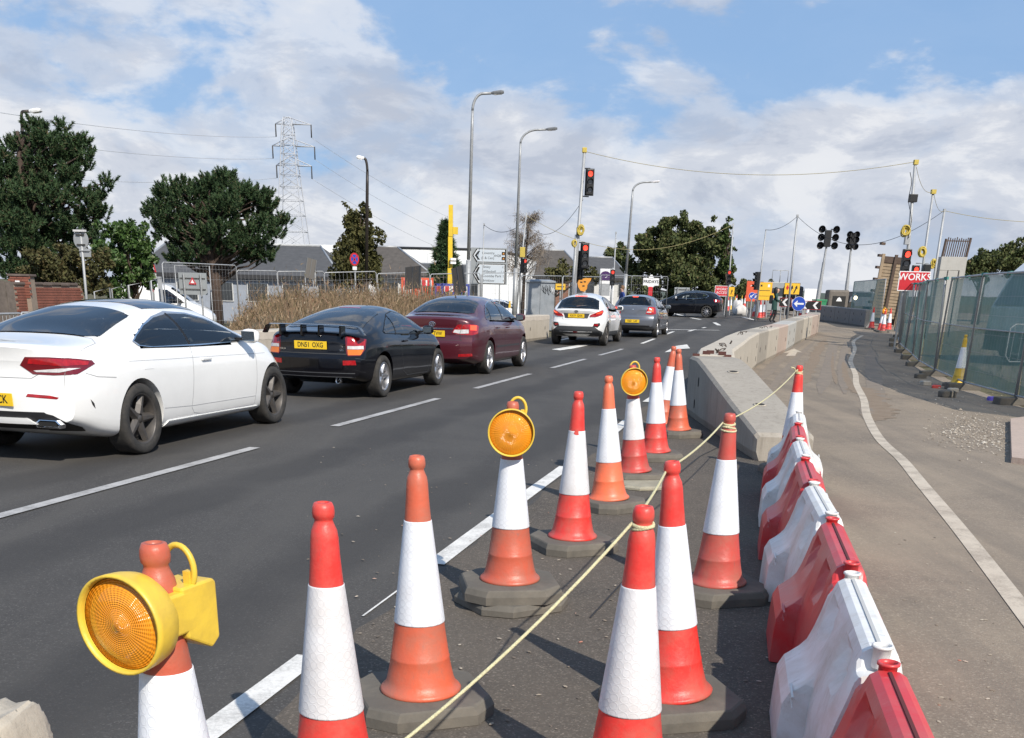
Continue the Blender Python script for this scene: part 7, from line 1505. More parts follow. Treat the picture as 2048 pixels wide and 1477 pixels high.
ar = [(-.28,-.22),(.28,-.22)]+[(.28*math.cos(q), .02+.22*math.sin(q)) for q in np.linspace(0, math.pi, 12)]; Mx = upright(-.1, -.062, T0-.36); pn = MB().prism(ar, 0, .01, M=Mx).build('purple_panel', MT['sign_purple'], bo); MB().prism([(.10*math.cos(q), .10*math.sin(q)) for q in np.linspace(R(-100), R(80), 10)]+[(.02+.075*math.cos(q), .02+.08*math.sin(q)) for q in np.linspace(R(70), R(-95), 10)], .011, .014, M=Mx).build('moon', MT['sign_white'], pn); MB().box((-.1,-.055,T0-1.05), (.56,.01,.6)).build('grey_panel', MT['galv'], bo)
o, po, F, w_, h_ = sign('restaurant pole sign reading FRIDAYS on a red post', 1302, 564, 29, 13, 78, 'sign_white', None, 1, post_mt='sign_red', legs=False)
MB().prism([(-.2,.2),(.2,.2),(.06,.45),(-.06,.45)], -.012, .012, M=F).prism([(-.3,-.22),(.3,-.22),(.08,-.42),(-.08,-.42)], -.012, .012, M=F).build('shape', MT['sign_white'], po); zc = at(1302, 574, 78).z-o.location.z; MB().box((0,.05,zc/2), (.28,.2,zc)).build('post', MT['sign_red'], o); txt('FRIDAYS', .27, 'lettering', MT['ink'], po, .02, 1, F @ Matrix.Translation((0,0,.003)), .001)
o, po, F, w_, h_ = sign('grey back of a leaning roadside board left of the dark hatchback', 1364, 584, 28, 15, 66, 'sign_grey', None, 2, True)
o, po, F, w_, h_ = sign('red WORKS ACCESS sign behind the dark hatchback', 1444, 582.5, 27, 18, 69, 'sign_red', 'sign_white', 2, bw=.025); txt('WORKS\nACCESS', .21, 'lettering', MT['sign_white'], po, .0, .95, F @ Matrix.Translation((0,.0,.003)), .001)
o, po, F, w_, h_ = sign('narrow yellow lane sign beside the WORKS ACCESS sign', 1463, 584, 11, 17, 69, 'sign_yellow', 'ink', 1, bw=.012); mark(po, F, [(-.06,-.15),(-.01,-.15),(.04,.02),(.08,.02),(.03,.14),(-.05,.02),(-.01,.02)], 'ink', .002); mark(po, F, [(.02,-.17),(.07,-.17),(.07,-.1)], 'sign_red', .002)
o, po, F, w_, h_ = sign('tall red site board with a white emblem', 1505, 583, 23, 35, 68, 'plastic_orange', None, 2); mark(po, F, [(-.2,.26),(-.05,.36),(.0,.30),(.08,.36),(.2,.26),(.02,.33)], 'sign_white', .003)
o, po, F, w_, h_ = sign('large yellow information board right of the red board', 1529, 583, 27, 31, 64, 'sign_yellow', 'sign_orange', 2, bw=.02); mark(po, F, [(-.3,.02),(.3,.02),(.3,.05),(-.3,.05)], 'brown_column'); mark(po, F, [(-.3,-.26),(.3,-.26),(.3,-.24),(-.3,-.24)], 'brown_column'); mark(po, F, [(.16,.22),(.28,.22),(.28,.36),(.16,.36)], 'sign_white'); mark(po, F, [(-.25,.24),(-.15,.24),(-.15,.34),(-.25,.34)], 'ink')
o, po, F, w_, h_ = sign('yellow diversion sign with a red diamond and black arrows', 1584, 578, 29, 20, 66, 'sign_yellow', 'ink', 2, bw=.02)
mark(po, F, [(-.36,.05),(-.28,-.1),(-.18,.05),(-.27,.22)], 'sign_red', .003)
for x in (-.05, .2): mark(po, F, [(x-.12,-.25),(x-.05,-.25),(x+.06,.0),(x+.12,.0),(x+.07,.2),(x-.04,.06),(x+.0,.04)], 'ink', .003)
o, po, F, w_, h_ = sign('small red and yellow plate below the diversion sign', 1548, 592, 13, 9, 66, 'sign_yellow', 'sign_red', 1, bw=.02)
for k, (px, py, r_, Y, lb) in enumerate(((1504, 592, 6, 64, 'small blue keep-left roundel below the red board'), (1512, 593, 5.5, 65, 'second small blue roundel beside the first'), (1597.5, 608, 12.5, 52.5, 'large blue roundel with a white left arrow above the concrete row end'))):
    o, po, F, w_, h_ = sign(lb, px, py, r_*2, r_*2, Y, 'sign_blue', 'sign_white', 1, round_=True, bw=.012, rz=R(-8)); s = w_/2; M2 = F @ Matrix.Rotation(R(0 if k == 2 else 40), 4, 'Z'); mark(po, M2, [(-.72*s,0),(-.2*s,.48*s),(-.2*s,.22*s),(-.32*s,.12*s),(.72*s,.12*s),(.72*s,-.12*s),(-.32*s,-.12*s),(-.2*s,-.22*s),(-.2*s,-.48*s)], 'sign_white', .003, 'arrow', .004)
for k, (px, py, wp, Y, lb) in enumerate(((1571, 605, 22, 60, 'black and white chevron board left of the blue arrow'), (1620, 611, 40, 58, 'black and white chevron board right of the blue arrow'))):
    o, po, F, w_, h_ = sign(lb, px, py, wp, 15, Y, 'ink', 'sign_red', 2, bw=.015, rz=R(-10))
    n_ = 2 if k else 1
    for j in range(n_):
        x = (-.28+.5*j)*w_ if n_ > 1 else -.1*w_; t_ = h_*.42; mark(po, F, [(x-t_*.6,0),(x+t_*.3,t_),(x+t_*1.0,t_),(x+t_*.1,0),(x+t_*1.0,-t_),(x+t_*.3,-t_)], 'sign_white', .003, 'chevron', .004)
o, po, F, w_, h_ = sign('red WORKS sign rising behind the green netting', 1828, 563, 56, 34, 37.5, 'sign_red', 'sign_white', 2, bw=.028, rz=R(-6)); txt('WORKS', .29, 'lettering', MT['sign_white'], po, .012, 1.0, F @ Matrix.Translation((0,.12,.004)), .001)
# ------------------------------------------------------------------ far right: floodlights, formwork, column
def mast(label, pb, pt, Y, heads):
    a, b = line_pole(pb, pt, Y); d = b-a; o = thing('floodlight_mast', label, 'floodlight', a, 0, 'floodlight masts')
    for k in range(4): MB().cyl(d*(k/4), d*((k+1)/4), .16-.03*k, .15-.03*k, 8).build('mast_section', MT['galv_dull'], o)
    MB().box(d+Vector((0,0,.25)), (.35,.3,.9)).build('light_block', MT['sig_black'], o)
    for x, z in heads: MB().lathe([(.01,-.12),(.16,-.10),(.21,.06),(.19,.1)], 12, M=Matrix.Translation(d+Vector((x,-.1,z))) @ Matrix.Rotation(R(100), 4, 'X')).cyl(d+Vector((x,0,z)), d+Vector((x*.3,0,z)), .03, n=5).build('floodlight', MT['sig_black'], o)
    return o
mast('taller floodlight mast with six round lamps', (1637, 590), (1654, 487), 68, [(s*.42, z) for s in (-1, 1) for z in (-.12, .32, .75)]); mast('slimmer floodlight mast right of the first', (1692, 590), (1703, 490), 74, [(s*.22, z) for s in (-1, 1) for z in (-.1, .3, .6)])
mat('form_timber', (.36, .27, .18), .85, var=.35, vs_=4); mat('form_steel', (.13, .09, .07), .8, .3, var=.4, vs_=6)
Y = 58; a, b = at(1752, 560, Y), at(1802, 560, Y); g = gz(a.x, Y); o = thing('formwork', 'tall slatted timber formwork panel above the far netting', 'formwork', (a.x, Y, g), R(-6)); w_ = b.x-a.x; H_ = at(1775, 508, Y).z-g; M = Matrix.Rotation(R(3.5), 4, 'Y')
for x in (0, w_*.5, w_): MB().box((x,.0,H_/2), (.14,.16,H_), M=M).build('soldier', MT['form_steel'] if x == w_*.5 else MT['form_timber'], o)
nS = 17
for k in range(nS): MB().box((w_/2,.06,.5+(H_-1.0)*k/(nS-1)), (w_,.08,.13), M=M).build('slat', MT['form_timber'], o)
MB().box((w_/2,.15,H_/2), (w_,.04,H_-.3), M=M).build('backing', MT['form_steel'], o); MB().box((w_/2,.02,H_-.25), (w_*.95,.05,.3), M=M).build('top_board', MT['form_steel'], o)
for k in range(7): MB().box((-.16,.0,.6+k*.55), (.22,.2,.12), M=M, rz=.3).build('bracket', MT['form_steel'], o)
Y = 62; a, b = at(1876, 560, Y), at(1926, 560, Y); g = gz(a.x, Y); o = thing('bridge_column', 'pale concrete column with a crown of bare rebar', 'column', (a.x, Y, g), R(-6)); w_ = b.x-a.x; H_ = at(1900, 514, Y).z-g; H2 = at(1900, 476, Y).z-g
MB().box((w_/2,.4,H_/2), (w_,.8,H_), bev=.02).build('concrete_shaft', MT['concrete_bluish'], o)
for k in range(12): MB().cyl((.05+(w_-.1)*k/11,.1+.05*(k % 2),H_-.05), (.12+(w_-.1)*k/11,.1,H2+random.uniform(-.05,.05)), .03 if 0 < k < 11 else .07, n=5).build('rebar', MT['form_steel'], o)
MB().box((w_/2+.08,.1,H2-.15), (w_,.05,.05)).build('rebar_tie', MT['form_steel'], o)
a = foot(1866, 48); o = thing('guard_rail', 'dark scaffold guard rail in front of the rebar column', 'railing', a, 0); w_ = at(1915, 560, 48).x-a.x; H_ = at(1890, 541, 48).z-a.z; MB().tube([(0,0,0),(0,0,H_),(w_,0,H_),(w_,0,0)], .03, 6).tube([(w_*.5,0,0),(w_*.5,0,H_)], .025, 6).build('frame', MT['steel_dark'], o)
# netting fence
def net_mat():
    m = bpy.data.materials.new('green_net'); m.use_nodes = True; t = m.node_tree; MT['green_net'] = m; b = t.nodes['Principled BSDF']
    g = nd(t, 'ShaderNodeTexCoord'); n = nd(t, 'ShaderNodeTexNoise', i_Scale=1.3, i_Detail=6, i_Roughness=.6); t.links.new(g.outputs['Object'], n.inputs[0])
    c = mixc(t, n.outputs[0], (.105, .22, .198), (.15, .275, .25)); t.links.new(c, b.inputs['Base Color']); b.inputs['Roughness'].default_value = .8
    w2 = nd(t, 'ShaderNodeTexWave', i_Scale=9, i_Distortion=1.5, i_Detail=2); t.links.new(g.outputs['Object'], w2.inputs[0])
    al = mth(t, 'ADD', mth(t, 'MULTIPLY', n.outputs[0], .45), mth(t, 'MULTIPLY', w2.outputs[0], .10)); t.links.new(mth(t, 'ADD', al, .45), b.inputs['Alpha'])
net_mat(); mat('net_tie', (.05, .22, .20), .7)
NP = [(8.2, 15.2), (8.36, 18.55), (8.66, 21.57), (9.53, 25.5), (10.5, 29.3), (11.5, 32.7), (12.45, 36.2), (13.4, 39.7), (14.5, 43.1), (15.7, 46.3), (16.4, 49.4)]
NL = ['nearest, cut by the frame', 'second from the camera', 'third from the camera', 'fourth from the camera', 'fifth from the camera', 'sixth from the camera', 'seventh from the camera', 'eighth from the camera', 'ninth from the camera', 'farthest, by the lamp cone']
for k, (p, q) in enumerate(zip(NP, NP[1:])):
    p, q = Vector((*p, gz(*p))), Vector((*q, gz(*q))); d = q-p; w_ = d.length-.06; o = thing('netted_fence_panel', 'mesh fence panel with green debris netting, '+NL[k], 'fence', p, math.atan2(d.y, d.x), 'green netted fence panels'); lean = random.uniform(-.05, .05); o.rotation_euler = (lean, -math.atan2(d.z, w_), math.atan2(d.y, d.x)); mb = MB(); tube_frame(mb, w_, 2.1, .021, .13); mb.build('frame', MT['galv'], o)
    for zz in (1.15,): MB().cyl((0,0,zz), (w_,0,zz), .012, n=6).build('cross_tube', MT['galv'], o)
    nx_, nz = 26, 10; vs = []
    for i in range(nx_+1):
        for j in range(nz+1): x = .01+(w_-.02)*i/nx_; z = .17+1.92*j/nz; vs.append((x, -.03+.03*math.sin(x*2.1+k)*math.sin(z*1.7)+.012*math.sin(x*9+z*3), z+.015*math.sin(x*5+k)*(1 if j in (0, nz) else 0)))
    MB().add(vs, [(i*(nz+1)+j, (i+1)*(nz+1)+j, (i+1)*(nz+1)+j+1, i*(nz+1)+j+1) for i in range(nx_) for j in range(nz)], 0, True).build('netting', MT['green_net'], o)
    tag(wires_mesh(w_, 2.08, .16, .2, .0018).build('mesh_wires', MT['galv'], o), kind='stuff')
    MB().box((0,0,.065), (.28,.62,.13), bev=.02, rz=.15).build('foot_block', MT['rubber'], o)
    for x in (.02, w_*.5, w_-.02): MB().box((x,-.02,2.1), (.09,.06,.06), rz=random.uniform(0,1)).build('net_tie', MT['net_tie'], o)
p, q = gp(1742, 652)+Vector((.0,4,0)), gp(1786, 668)+Vector((.3,3,0)); p.z = gz(p.x, p.y); q.z = gz(q.x, q.y); d = q-p; w_ = d.length; o = thing('netted_fence_panel', 'green netted panel across the end, under the timber formwork', 'fence', p, math.atan2(d.y, d.x), 'green netted fence panels'); mb = MB(); tube_frame(mb, w_, 2.1, .021, .13); mb.build('frame', MT['galv'], o); MB().add([(.02,-.03,.17),(w_-.02,-.03,.17),(w_-.02,-.03,2.08),(.02,-.03,2.08)], [(0,1,2,3)]).build('netting', MT['green_net'], o)
# crowd barriers behind the netting
for k, (p, q, lb) in enumerate((((10.3, 17.2), (9.6, 20.2), 'bent grey crowd barrier just behind the netting at the right edge'), ((13, 30), (19, 31.5), 'grey crowd barrier behind the netting near the lorry'), ((14, 27), (22, 27.5), 'long low grey crowd barrier across the site'))):
    p, q = Vector((*p, gz(*p))), Vector((*q, gz(*q))); d = q-p; w_ = d.length; o = thing('crowd_barrier', lb, 'barrier', p, math.atan2(d.y, d.x), 'grey crowd barriers on site'); MB().tube([(.2,0,.15),(.05,0,.3),(.05,0,1.0),(.2,0,1.1),(w_-.2,0,1.1),(w_-.05,0,1.0),(w_-.05,0,.3),(w_-.2,0,.15)], .02, 6, closed=True).build('frame', MT['galv_dull'], o)
    for x in np.arange(.2, w_-.1, .25): MB().cyl((x,0,.15), (x,0,1.1), .008, n=5).build('bar', MT['galv_dull'], o)
# lorry
o = thing('lorry', 'white tipper lorry cab seen through the netting at the right edge', 'lorry', (13.75, 30.5, gz(13.75, 30.5)), R(4)); mat('lorry_white', (.70, .71, .72), .4, coat=.5, dirt=(.4, .37, .33), dirt_amt=.4)
cab = [(-.05,.75),(0,1.5),(.45,2.45),(.75,2.72),(2.2,2.85),(2.3,.75)]; bo = MB().prism(cab, 0, 2.3, M=Matrix.Translation((0,2.3,0)) @ FACE).build('cab', MT['lorry_white'], o, fixn=True); MB().prism([(.58,1.55),(.62,1.65),(.8,2.35),(.9,2.42),(1.75,2.45),(1.75,1.5)], 0, .02, M=FACE @ Matrix.Translation((0,0,.005))).build('side_window', MT['glass_solid'], bo); MB().prism([(.16,1.55),(.50,2.38),(.55,2.3),(.28,1.55)], 0, .02, M=FACE @ Matrix.Translation((0,0,.003))).build('quarter_window', MT['glass_solid'], bo)
MB().add([(.02,.15,1.56),(.02,2.15,1.56),(.45,2.1,2.42),(.45,.2,2.42)], [(0,1,2,3)], M=Matrix.Translation((-.03,0,.01))).build('windscreen', MT['glass_solid'], bo); MB().box((1.6,1.15,.72), (3.4,2.1,.3)).box((.2,1.15,.6), (.5,2.3,.5)).build('chassis', MT['trim_black'], o); MB().loft([[(x,y,z) for x, y, z in ((2.5,.1,1.2),(2.5,2.2,1.2),(2.5,2.2,3.0),(2.5,.1,3.0))],[(x,y,z) for x, y, z in ((6.5,.1,1.2),(6.5,2.2,1.2),(6.9,2.2,2.9),(6.9,.1,2.9))]], sm=False).build('tipper_body', MT['lorry_white'], o); MB().box((.35,-.12,1.9), (.1,.18,.45), bev=.02).build('mirror', MT['trim_black'], o)
for x in (.9, 4.6):
    for y in (.0, 2.2): wv = MB().lathe([(.3,-.14),(.48,-.14),(.5,-.1),(.5,.1),(.48,.14),(.3,.14)], 24, M=Matrix.Translation((x,y,.5)) @ FACE).build('wheel', MT['tyre'], o); MB().cyl((x,y-.1,.5), (x,y+.1,.5), .3, n=16).build('rim', MT['rim_silver'], wv)
# ------------------------------------------------------------------ far cones, bollards
FG = 'cones at the junction and site entrance'
def far_cone(lb, px, py, kind, sc=1): q = gp(px, py); return cone(lb, q, None, kind, 'sleeve_clean', random.random(), FG, 14, scale=sc, tilt=random.uniform(-.03, .03))
for lb, px, py, kd in (('red cone left of the pair by the walking person', 1507.5, 637, 'red'), ('red cone, left of the close pair by the walking person', 1519, 639, 'red'), ('red cone, right of the close pair by the walking person', 1526, 638.5, 'crimson'), ('red cone half hidden behind the concrete row, right of the person', 1544, 634, 'red'), ('red cone left of the two at the far concrete blocks', 1601, 640, 'red'), ('red cone right of the two at the far concrete blocks', 1613, 641, 'red'), ('red cone at the end of the far concrete blocks', 1742, 660, 'red'), ('red cone with a yellow lamp among the group at the fence end', 1760, 664, 'red'), ('red cone second of the lamp pair at the fence end', 1765, 666, 'crimson'), ('red cone nearest the netting at the fence end', 1776, 663, 'red')): far_cone(lb, px, py, kd)
for k, (px, py, kd) in enumerate(((1455, 624, 'red'), (1468, 623, 'yellow'), (1460, 622, 'yellow'), (1471, 617, 'red'), (1482, 619, 'yellow'), (1488, 617, 'red'), (1508, 612, 'yellow'), (1512, 616, 'yellow'), (1531, 619, 'yellow'), (1536, 621, 'red'), (1541, 617, 'yellow'), (1575, 622, 'yellow'), (1580, 621, 'yellow'), (1523, 616, 'red'))): far_cone(('yellow footed' if kd == 'yellow' else 'red footed')+' cone in the cluster behind the junction, '+('leftmost', 'third from left', 'second from left', 'right of the first four', 'by the signal post foot', 'beside the pale bag', 'below the blue roundels', 'nearest below the blue roundels', 'below the yellow board', 'right below the yellow board', 'beside the walking person', 'behind the concrete row left', 'behind the concrete row right', 'left below the yellow board')[k], px, py, kd, .95)
for lb, px, py in (('yellow footed cone leaning behind the third netting panel', 1915, 775), ('yellow footed cone near the lorry wheel', 1999, 662), ('yellow footed cone right of the lorry at the frame edge', 2044, 668)): far_cone(lb, px, py, 'yellow')
q = gp(1761, 664); C['far'] = (None, Vector((q.x, q.y-.1, gz(q.x, q.y))), Vector((0,0,1))); lamp('small amber lamp on the cone at the far fence end', 'far', 0, h=.92)
q = foot(1018, 41); cone('white and yellow cone standing behind the wall by the maroon car', q, (1020, 593), 'yellow', 'sleeve_clean', .2, FG, 16, lift=.15)
# ------------------------------------------------------------------ site clutter far away
mat('tarp_white', (.62, .60, .57), .8, var=.2, vs_=6); mat('gen_brown', (.16, .14, .12), .7, var=.3); mat('bin_green', (.03, .22, .10), .5)
def blob(name, label, cat, px, py, Y, dims, mt, seed=0, group=None):
    p = at(px, py, Y); rg = np.random.default_rng(seed); bm = bmesh.new(); bmesh.ops.create_icosphere(bm, subdivisions=3, radius=1)
    for v in bm.verts: v.co = Vector((v.co.x*dims[0], v.co.y*dims[1], max(-dims[2]*.5, v.co.z*dims[2])))*(1+.12*math.sin(v.co.x*5+seed)*math.cos(v.co.y*4)+rg.normal(0,.015))
    me = bpy.data.meshes.new(name); bm.to_mesh(me); bm.free(); me.materials.append(MT[mt]); sharp(me, 50); g = gz(p.x, Y); return tag(link(name, me, None, (p.x, Y, g+dims[2]*.5)), label, cat, group)
blob('bulk_bag', 'big pale rubble bag behind the cone cluster', 'bag', 1482, 606, 70, (.45, .5, .42), 'tarp_white', 2); blob('bulk_bag', 'white rounded cover left of the red board', 'cover', 1476, 592, 74, (.32, .4, .55), 'tarp_white', 5)
o = thing('generator', 'brown-grey generator box with a white emblem plate', 'generator', foot(1674, 70), 0); MB().box((0,0,.85), (1.25,1.0,1.5), bev=.12).build('body', MT['gen_brown'], o); MB().box((.02,-.51,.85), (.8,.02,.8)).build('panel', MT['ink'], o); MB().prism([(-.18,0),(.18,0),(.1,.16),(0,.24),(-.1,.16)], 0, .01, M=upright(.02,-.52,.95)).build('emblem', MT['sign_white'], o)
o = thing('wheeled_bin', 'green wheeled bin behind the far concrete blocks', 'bin', foot(1641, 66), R(10)); MB().loft([[(x*s,y*s,z) for x, y in ((-.3,-.3),(.3,-.3),(.3,.3),(-.3,.3))] for s, z in ((.75,.1),(1,.95),(1.08,1.0),(1.08,1.04))], sm=False).build('tub', MT['bin_green'], o); MB().box((0,.03,1.07), (.66,.68,.05), bev=.01).build('lid', MT['bin_green'], o)
o = thing('white_screen', 'plain white board on legs between the dark van and the bin', 'board', foot(1623, 70), 0); MB().box((0,0,1.25), (.9,.05,.75)).build('panel', MT['sign_white'], o); MB().box((-.35,0,.45), (.05,.05,.9)).box((.35,0,.45), (.05,.05,.9)).build('leg', MT['galv'], o)
o = thing('parked_van', 'dark van back with a light panel left of the white board', 'van', foot(1592, 72), 0); MB().box((0,.9,1.0), (.95,1.8,1.5), bev=.15).build('body', MT['paint_navy'], o); MB().box((0,-.01,1.35), (.75,.02,.4)).build('rear_window', MT['glass_solid'], o); MB().box((0,-.012,.85), (.6,.02,.2)).build('light_panel', MT['lamp_clear'], o); 
for x in (-.36, .36): MB().cyl((x-.08,.3,.27), (x+.08,.3,.27), .27, n=16).build('wheel', MT['tyre'], o)
o = thing('site_cabin', 'low grey site cabin behind the walking person', 'cabin', foot(1555, 80), 0); MB().box((0,1,1.0), (2.2,2.0,1.9), bev=.05).build('body', MT['sign_grey'], o); MB().box((0,-.02,1.3), (.8,.04,.5)).build('window', MT['pane'], o); MB().tube([(-.5,0,1.95),(-.5,0,2.7),(.6,0,2.7),(.6,0,1.95)], .03, 5).tube([(.05,0,1.95),(.05,0,2.7)], .03, 5).build('roof_rail', MT['galv'], o)
for k, px in enumerate((1712, 1728)):
    p = foot(px, 95 if k < 2 else 45); o = thing('parked_car', 'distant parked car beyond the site, '+('left of the green panel with its light on', 'just left of the green panel', 'behind the lorry')[k], 'car', p, R(5), 'distant parked cars'); MB().loft([[(x,y*s,z) for y in (-.8,.8)] + [(x2,y*s,z2) for y in (.7,-.7)] for x, s, z, x2, z2 in ((-2,.8,.3,-1.9,.8),(-1.3,1,.25,-1.1,1.35),(.6,1,.25,.4,1.4),(1.2,1,.25,1.1,.95),(2.1,.8,.3,2.0,.75))], sm=False).build('body', MT[('paint_navy','paint_grey','paint_grey')[k]], o, fixn=True); MB().box((-.3,0,1.15), (1.3,1.52,.3)).build('window_band', MT['glass_solid'], o)
    for x in (-1.3, 1.3): MB().cyl((x,-.8,.3), (x,.8,.3), .3, n=14).build('wheel', MT['tyre'], o)
p = at(1711, 596, 93.2); tag(MB().lathe([(.01,-.1),(.14,-.06),(.16,.03)], 14, M=FACE).build('head_lamp', mat('lamp_white_lit', (.9,.85,.7), .3, emit=(1,.86,.6), es=4), None, p), 'small lit headlamp glowing beyond the far blocks', 'lamp')
# distant hill line
mat('hill_green', (.08, .10, .075), .95, var=.4, vs_=.01, world=True)
vs = []; n_ = 70
for i in range(n_+1):
    x = -300+1500*i/n_
    for y, h_ in ((880, -2), (900, 3+2*math.sin(i*.9)+1.5*math.sin(i*2.3)+1*math.sin(i*5.1)), (1150, 6+2.5*math.sin(i*.7+2)+1.5*math.sin(i*1.9)), (1500, -4)): vs.append((x, y, 1.0+h_))
tag(MB().add(vs, [(i*4+j, (i+1)*4+j, (i+1)*4+j+1, i*4+j+1) for i in range(n_) for j in range(3)], 0, True).build('hills', MT['hill_green']), kind='structure')
# ------------------------------------------------------------------ gravel, kerb, debris
rng = np.random.default_rng(77); n = 9000; V = []; F = []; A0 = Vector((*xy(1880, 880), 0)); xs_ = np.concatenate([rng.normal(0, 1, n)])
ico = np.array([(0,0,1),(.9,0,.3),(.28,.85,.3),(-.73,.53,.3),(-.73,-.53,.3),(.28,-.85,.3)]); icf = np.array([(0,1,2),(0,2,3),(0,3,4),(0,4,5),(0,5,1)])
n = 9000; px_ = rng.uniform(1760, 2075, n); py_ = rng.uniform(740, 945, n); keep = rng.uniform(0, 1, n) < np.maximum(np.exp(-(((px_-1955)/78)**2+((py_-866-(px_-1940)*.12)/34)**2)**1.5), .12*np.exp(-((py_-790-(px_-1880)*.45)/45)**2))*np.where((px_ > 2018) & (py_ > 845), 0, 1); rs = rng.uniform(.005, .02, n)*np.where(rng.uniform(0,1,n) > .96, 1.8, 1)
for a_, b_, r_ in zip(px_[keep], py_[keep], rs[keep]):
    q = gp(a_, b_); M_ = ico*r_*rng.uniform(.7, 1.3, (1, 3)); th = rng.uniform(0, 6.28); c_, s_ = math.cos(th), math.sin(th); M_ = M_ @ np.array([[c_,-s_,0],[s_,c_,0],[0,0,1]]); F.append(icf+len(V)*6); V.append(M_+np.array([q.x, q.y, q.z+.012]))
island_mat('gravel_stone', [(0, (.16, .13, .10)), (.4, (.27, .225, .175)), (.8, (.38, .33, .27)), (1, (.52, .47, .40))], .9); tag(fast_mesh('gravel', np.concatenate(V), np.concatenate(F), 'gravel_stone'), 'loose gravel patch beside the dusty site road', 'gravel', kind='stuff')
kb = [xy(*p) for p in ((2019, 848), (2062, 842), (2062, 934), (2021, 929))]; MBk = MB().prism(kb, 0, .075).build('kerb_slab', MT['concrete_pinkish']); tag(MBk, 'broken pale concrete kerb slab at the right frame edge', 'kerb')
for k, (px, py, s_, mt_, lb) in enumerate(((1893, 796, .16, 'rubber', 'dark broken block under the netting'), (1985, 803, .10, 'plastic_blue2', 'crumpled blue plastic bag by the netting foot'), (1872, 778, .09, 'cone_red', 'red plastic scrap in the rubble by the netting'), (1850, 772, .12, 'concrete_pale', 'small pale rubble lump by the netting'), (1905, 786, .11, 'concrete_pale', 'second pale rubble lump by the netting'), (1840, 758, .14, 'rubber', 'dark tarmac lump by the netting'))):
    if mt_ == 'plastic_blue2': mat('plastic_blue2', (.12, .09, .50), .5)
    q = gp(px, py); lump('rubble', lb, (q.x, q.y, q.z+s_*.4), (s_*1.8, s_*1.2, s_*.8), 50+k, mt_)['category'] = 'debris'
# litter and leaves on the tarmac
n = 420; px_ = rng.uniform(600, 1990, n); py_ = rng.uniform(880, 1470, n); V = []; F = []
for a_, b_ in zip(px_, py_):
    q = gp(a_, b_); r_ = rng.uniform(.004, .014); th = rng.uniform(0, 6.28); c_, s_ = math.cos(th), math.sin(th); M_ = (ico*np.array([[1.4,.7,.5]])*r_) @ np.array([[c_,-s_,0],[s_,c_,0],[0,0,1]]); F.append(icf+len(V)*6); V.append(M_+np.array([q.x, q.y, q.z+.0125]))
island_mat('grit', [(0, (.10, .085, .07)), (.5, (.25, .20, .15)), (.85, (.42, .37, .3)), (1, (.5, .14, .08))], .9); tag(fast_mesh('grit', np.concatenate(V), np.concatenate(F), 'grit'), 'scattered grit and scraps on the tarmac round the cones', 'grit', kind='stuff')
# ------------------------------------------------------------------ people
mat('skin', (.50, .30, .22), .55); mat('hair_black', (.012, .010, .010), .6); mat('coat_green', (.02, .07, .06), .85, var=.3, vs_=8); mat('shirt_blue', (.02, .05, .22), .85, var=.25, vs_=8); mat('trousers_dark', (.015, .015, .018), .85); mat('hair_brown', (.16, .09, .05), .7)
def figure(name, label, loc, rz, joints, edges, mats, cuts):
    """joints: name -> (x,y,z,r); one continuous skinned body, coloured by zones"""
    o = thing(name, label, 'person', loc, rz); keys = list(joints); me = bpy.data.meshes.new('body'); me.from_pydata([joints[k][:3] for k in keys], [(keys.index(a), keys.index(b)) for a, b in edges], []); ob = link('body', me, o)
    sk = ob.modifiers.new('s', 'SKIN'); 
    for i, k in enumerate(keys): me.skin_vertices[0].data[i].radius = (joints[k][3], joints[k][3]*(joints[k][4] if len(joints[k]) > 4 else 1))
    me.skin_vertices[0].data[keys.index('pelvis')].use_root = True
    ob.modifiers.new('u', 'SUBSURF').levels = 2; ob.modifiers['u'].render_levels = 2
    dg = bpy.context.evaluated_depsgraph_get(); m2 = bpy.data.meshes.new_from_object(ob.evaluated_get(dg)); ob.modifiers.clear(); ob.data = m2; m2.materials.clear()
    for q in mats: m2.materials.append(MT[q])
    for p in m2.polygons: p.material_index = cuts(p.center); p.use_smooth = True
    return o, ob
J = dict(pelvis=(0,0,.92,.14,.8), waist=(0,.01,1.08,.13,.75), chest=(.03,.0,1.28,.15,.8), neck=(.05,0,1.44,.055), head0=(.07,0,1.50,.07), head1=(.08,0,1.60,.088), head2=(.075,0,1.67,.06), ls=(.03,.15,1.36,.06), le=(.06,.20,1.10,.045), lw=(.22,.14,1.0,.035), lh=(.30,.11,1.02,.03), rs=(.03,-.15,1.36,.06), re=(.08,-.20,1.10,.045), rw=(.26,-.14,1.08,.035), rh=(.34,-.11,1.12,.03), lk=(.10,.09,.50,.075), la=(-.02,.09,.09,.05), lt=(.12,.09,.04,.045), lhp=(0,.09,.85,.10), rhp=(0,-.09,.85,.10), rk=(-.02,-.09,.50,.075), ra=(-.20,-.09,.12,.05), rt=(-.08,-.09,.04,.045))
E_ = [('pelvis','waist'),('waist','chest'),('chest','neck'),('neck','head0'),('head0','head1'),('head1','head2'),('chest','ls'),('ls','le'),('le','lw'),('lw','lh'),('chest','rs'),('rs','re'),('re','rw'),('rw','rh'),('pelvis','lhp'),('lhp','lk'),('lk','la'),('la','lt'),('pelvis','rhp'),('rhp','rk'),('rk','ra'),('ra','rt')]
p = foot(1552, 59.5)
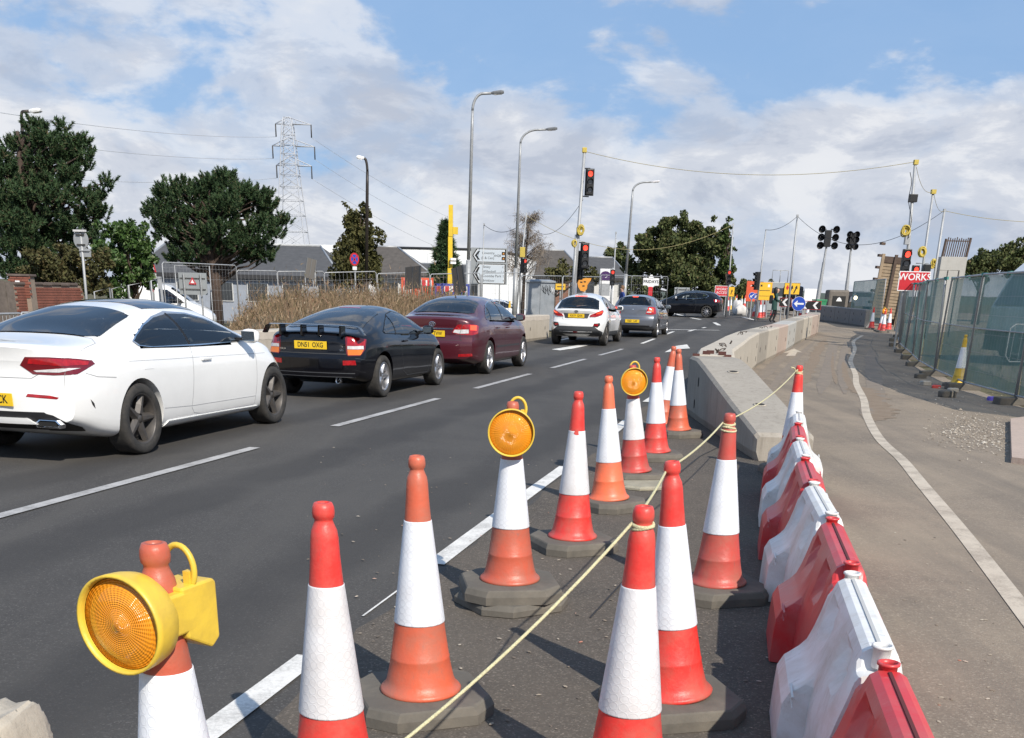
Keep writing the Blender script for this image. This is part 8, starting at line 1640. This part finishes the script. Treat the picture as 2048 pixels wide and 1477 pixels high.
o, ob = figure('person', 'person in a dark green coat with black hair walking behind the concrete row', p, R(-12), J, E_, ['coat_green', 'skin', 'trousers_dark'], lambda c_: 1 if (c_.z > 1.45 or (c_.x > .29 and c_.z > .9)) else 2 if c_.z < .62 else 0)
MB().lathe([(.001,1.74),(.06,1.73),(.1,1.66),(.11,1.56),(.10,1.42),(.07,1.32),(.03,1.26)], 14, M=Matrix.Translation((-.02,0,0))).build('hair', MT['hair_black'], o); MB().loft([[(x, y*s, z) for x, y in ((.12,-.18),(.12,.18),(-.16,.2),(-.16,-.2))] for s, z in ((1.05,.62),(1,.9),(.9,1.1))], sm=True).build('coat_skirt', MT['coat_green'], o); MB().box((-.22,0,1.13), (.2,.3,.42), bev=.06).build('backpack', MT['trousers_dark'], o)
MB().box((.11,-.03,1.6), (.02,.02,.02)).box((.11,.03,1.6), (.02,.02,.02)).build('eyes', MT['ink'], o); MB().box((.165,0,1.575), (.03,.025,.04), bev=.008).build('nose', MT['skin'], o)
p = foot(1246, 58); p.z = at(1246, 572, 58).z-1.74
J2 = dict(J); J2['lw'] = (.10,.22,.92,.04); J2['lh'] = (.14,.21,.84,.035); J2['rw'] = (.10,-.22,.92,.04); J2['rh'] = (.14,-.21,.84,.035)
for k in J2: J2[k] = (J2[k][0], J2[k][1]*1.15, J2[k][2], J2[k][3]*1.1, *J2[k][4:])
o, ob = figure('person', 'person in a blue top standing behind the mesh fence by the hotel sign', p, R(200), J2, E_, ['shirt_blue', 'skin', 'trousers_dark'], lambda c_: 1 if (c_.z > 1.45 or c_.z < 1.0 and abs(c_.y) > .2 and c_.z > .7) else 2 if c_.z < .9 else 0)
MB().lathe([(.001,1.77),(.07,1.755),(.105,1.70),(.108,1.62),(.09,1.57)], 14, M=Matrix.Translation((.045,0,0))).build('hair', MT['hair_brown'], o); MB().box((.165,0,1.60), (.03,.025,.04), bev=.008).build('nose', MT['skin'], o); MB().box((.165,-.035,1.63), (.02,.02,.02)).box((.165,.035,1.63), (.02,.02,.02)).build('eyes', MT['ink'], o)
